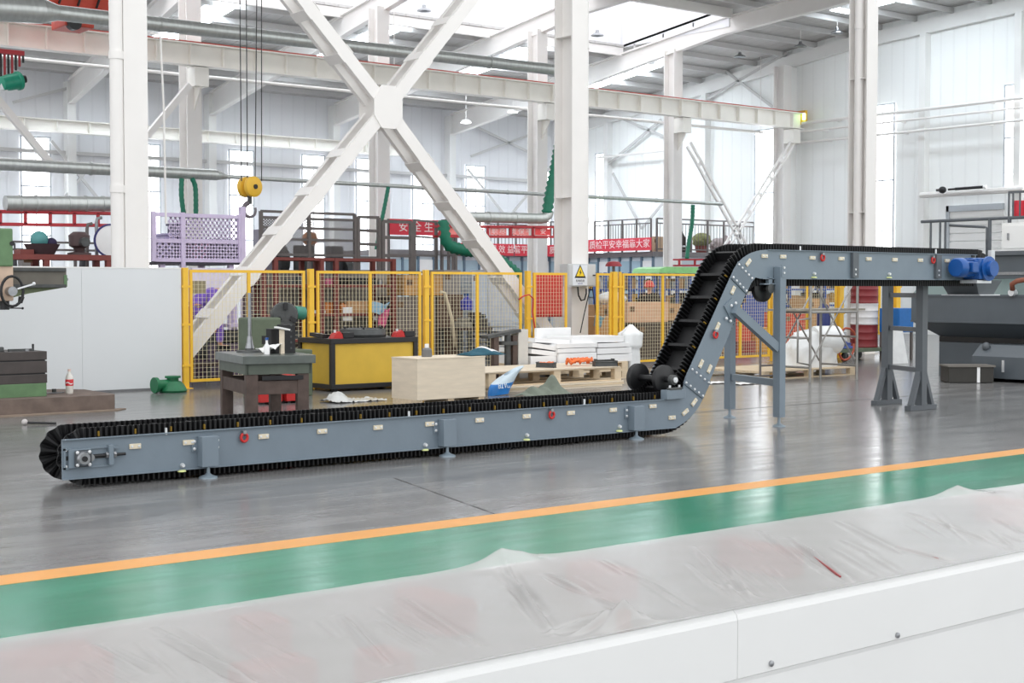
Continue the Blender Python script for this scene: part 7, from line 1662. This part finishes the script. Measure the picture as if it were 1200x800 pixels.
    for q in ('L', 'R'):
        a, b_ = P['an' + q], P['to' + q]; B().bar(a + Vector((0, 0, -.045)) - (b_ - a).normalized() * .05, Vector((b_.x, b_.y, a.z - .045)), .1, .085, bev=.025).obj('shoe', black, t, smooth=True)
    top = P['top']
    if helmet:
        B().lathe([(.135, 0), (.14, -.01), (.118, .01), (.112, .06), (.08, .115), (.03, .135), (0, .137)], hc_ + hd * .035, hd, 24).obj('helmet', helmet, t, smooth=True); B().bar(hc_ + hd * .035 + fd * .11, hc_ + hd * .028 + fd * .175, .15, .012, upv=hd, bev=.004).obj('helmet_brim', helmet, t)
    else:
        B().lathe([(.1, -.02), (.106, .02), (.098, .07), (.07, .11), (0, .125)], hc_ + hd * .02 - fd * .012, (hd - fd * .35).normalized(), 20).obj('hair', mat('black hair', (26, 22, 22), .6), t, smooth=True)
    return t
stand = dict(pelvis=(0, 0, .95), waist=(.01, 0, 1.1), chest=(0, 0, 1.32), neck=(.0, 0, 1.47), head0=(.01, 0, 1.53), head=(.03, 0, 1.61), top=(.025, 0, 1.69), shL=(0, -.2, 1.4), elL=(.02, -.25, 1.13), wrL=(.2, -.18, .98), palmL=(.27, -.14, .97), shR=(0, .2, 1.4), elR=(.02, .25, 1.13), wrR=(.2, .18, .98), palmR=(.27, .14, .97),
             hipL=(0, -.1, .88), knL=(.02, -.11, .48), anL=(0, -.11, .09), toL=(.17, -.12, .05), hipR=(0, .1, .88), knR=(.02, .11, .48), anR=(0, .11, .09), toR=(.17, .12, .05))
hp = onY(761, 331, 25.6); fd_ = Vector((-hp.x, -hp.y, 0))
person('person in a dark jacket and red safety helmet standing behind the cardboard boxes', (hp.x, hp.y), (fd_.x, fd_.y), stand, dark_cloth, mat('dark trousers', (46, 46, 52), .85), mat('red helmet', (222, 58, 54), .35))
hp_ = .3
bend = dict(pelvis=(-.16, 0, .92), waist=(-.05, 0, 1.05), chest=(.14, 0, 1.2), neck=(.28, 0, 1.25), head0=(.33, 0, 1.25), head=(.4, 0, 1.22), top=(.47, 0, 1.23), shL=(.17, -.2, 1.22), elL=(.2, -.24, .94), wrL=(.3, -.17, .72), palmL=(.34, -.14, .66), shR=(.16, .2, 1.22), elR=(.12, .25, .93), wrR=(.16, .2, .69), palmR=(.19, .17, .63),
            hipL=(-.15, -.1, .86), knL=(-.1, -.12, .47), anL=(-.28, -.12, .09), toL=(-.11, -.13, .05), hipR=(-.12, .1, .87), knR=(.3, .13, .7), anR=(.3, .12, .29), toR=(.47, .13, .25))
bend = {k: (v[0], v[1], v[2] + hp_) for k, v in bend.items()}
bz = onY(236, 400, 22.75)
t = thing('work_platform', 'low dark platform under the bending person in purple behind the fence', 'platform', (bz.x, 22.75, 0))
B().bx(bz.x - .5, bz.x + .3, 22.45, 23.05, hp_ - .05, hp_, .006).obj('deck', brown_st, t)
for dx_ in (-.45, .25):
    for dy_2 in (-.25, .25): B().bx(bz.x + dx_ - .03, bz.x + dx_ + .03, 22.72 + dy_2, 22.78 + dy_2, 0, hp_ - .05).obj('leg', iron, t)
person('person in purple work clothes bending over a machine behind the first fence panel', (bz.x, 22.75), (.95, -.3), bend, purple, purple)
# the machine the bent person works on, with a lamp head and hanging purple cover
t = thing('bench_grinder', 'dark machine with a lilac pole in front of the bending person behind the fence', 'machine', (onY(268, 420, 22.9).x, 22.9, 0)); x = onY(272, 420, 22.9).x
B().bx(x - .25, x + .45, 23.0, 23.35, 0, .6, .02).obj('base_casing', mat('plum machine', (92, 76, 96), .55), t); B().cyl((x - .1, 23.1, .73), (x + .25, 23.1, .73), .12, 16).obj('wheel_guard', iron, t, smooth=True); B().cyl((x + .15, 23.1, .62), (x + .15, 23.1, ZatY(272, 347, 23.1)), .05, 12).obj('pole', lav, t, smooth=True); B().bx(x - .1, x + .3, 22.8, 23.1, .9, .96, .01).obj('tray', lav, t)
blob_machine('dark round tool cart behind the middle rail of the first fence panel', 281, 300, 330, 420, 23.4, mat('dark tool cart', (96, 80, 84), .6), 2, 'tool cart', 'tool_cart', z0=0)
# pale lilac board behind
t = thing('lilac_board', 'pale lilac board on legs behind the bending person at the first fence panel', 'board', (onY(250, 330, 24.3).x, 24.3, 0))
B().bx(onY(222, 310, 24.4).x, onY(286, 310, 24.4).x, 24.3, 24.36, ZatY(250, 343, 24.4), ZatY(250, 314, 24.4)).obj('board_sheet', mat('lilac white board', (232, 224, 240), .5), t)
for u in (224, 284): B().bx(onY(u, 310, 24.4).x - .03, onY(u, 310, 24.4).x + .03, 24.36, 24.42, 0, ZatY(250, 316, 24.4)).obj('leg', lav, t)
o = B().bx(onY(222.5, 330, 21.05).x, onY(240, 330, 21.05).x, 21.02, 21.06, ZatY(230, 344, 21.05), ZatY(230, 329, 21.05), .004).obj('olive_sign', mat('olive sign', (150, 140, 112), .5)); tag(o, 'small olive plate hung on the first fence panel near the partition', 'plate')

blob_machine('dark plum cabinet low behind the bending person at the first fence panel', 224, 262, 372, 440, 23.7, mat('plum machine', (92, 76, 96), .55), 1, 'cabinet', 'plum_cabinet', z0=0)
WORLD, EXPO = 1.02, 0.66
# ================================================================ light, view, camera
w = bpy.data.worlds.new('overcast sky'); SC.world = w; w.use_nodes = True
bg = w.node_tree.nodes['Background']; bg.inputs['Color'].default_value = (.97, .985, 1, 1); bg.inputs['Strength'].default_value = WORLD
cam = bpy.data.cameras.new('camera'); cam.sensor_width = 36; cam.lens = F / 1200 * 36; cam.clip_start = .05; cam.clip_end = 300
co = bpy.data.objects.new('camera', cam); COL.objects.link(co)
R = Matrix((RT, UP, -FW)).transposed().to_4x4(); R.translation = EYEV; co.matrix_world = R
SC.camera = co
SC.view_settings.view_transform = 'Standard'; SC.view_settings.look = 'None'; SC.view_settings.gamma = 1.0
SC.view_settings.use_curve_mapping = False; SC.view_settings.exposure = EXPO
SC.cycles.max_bounces = 7; SC.cycles.diffuse_bounces = 4; SC.cycles.glossy_bounces = 3; SC.cycles.transparent_max_bounces = 8
SC.cycles.sample_clamp_indirect = 6
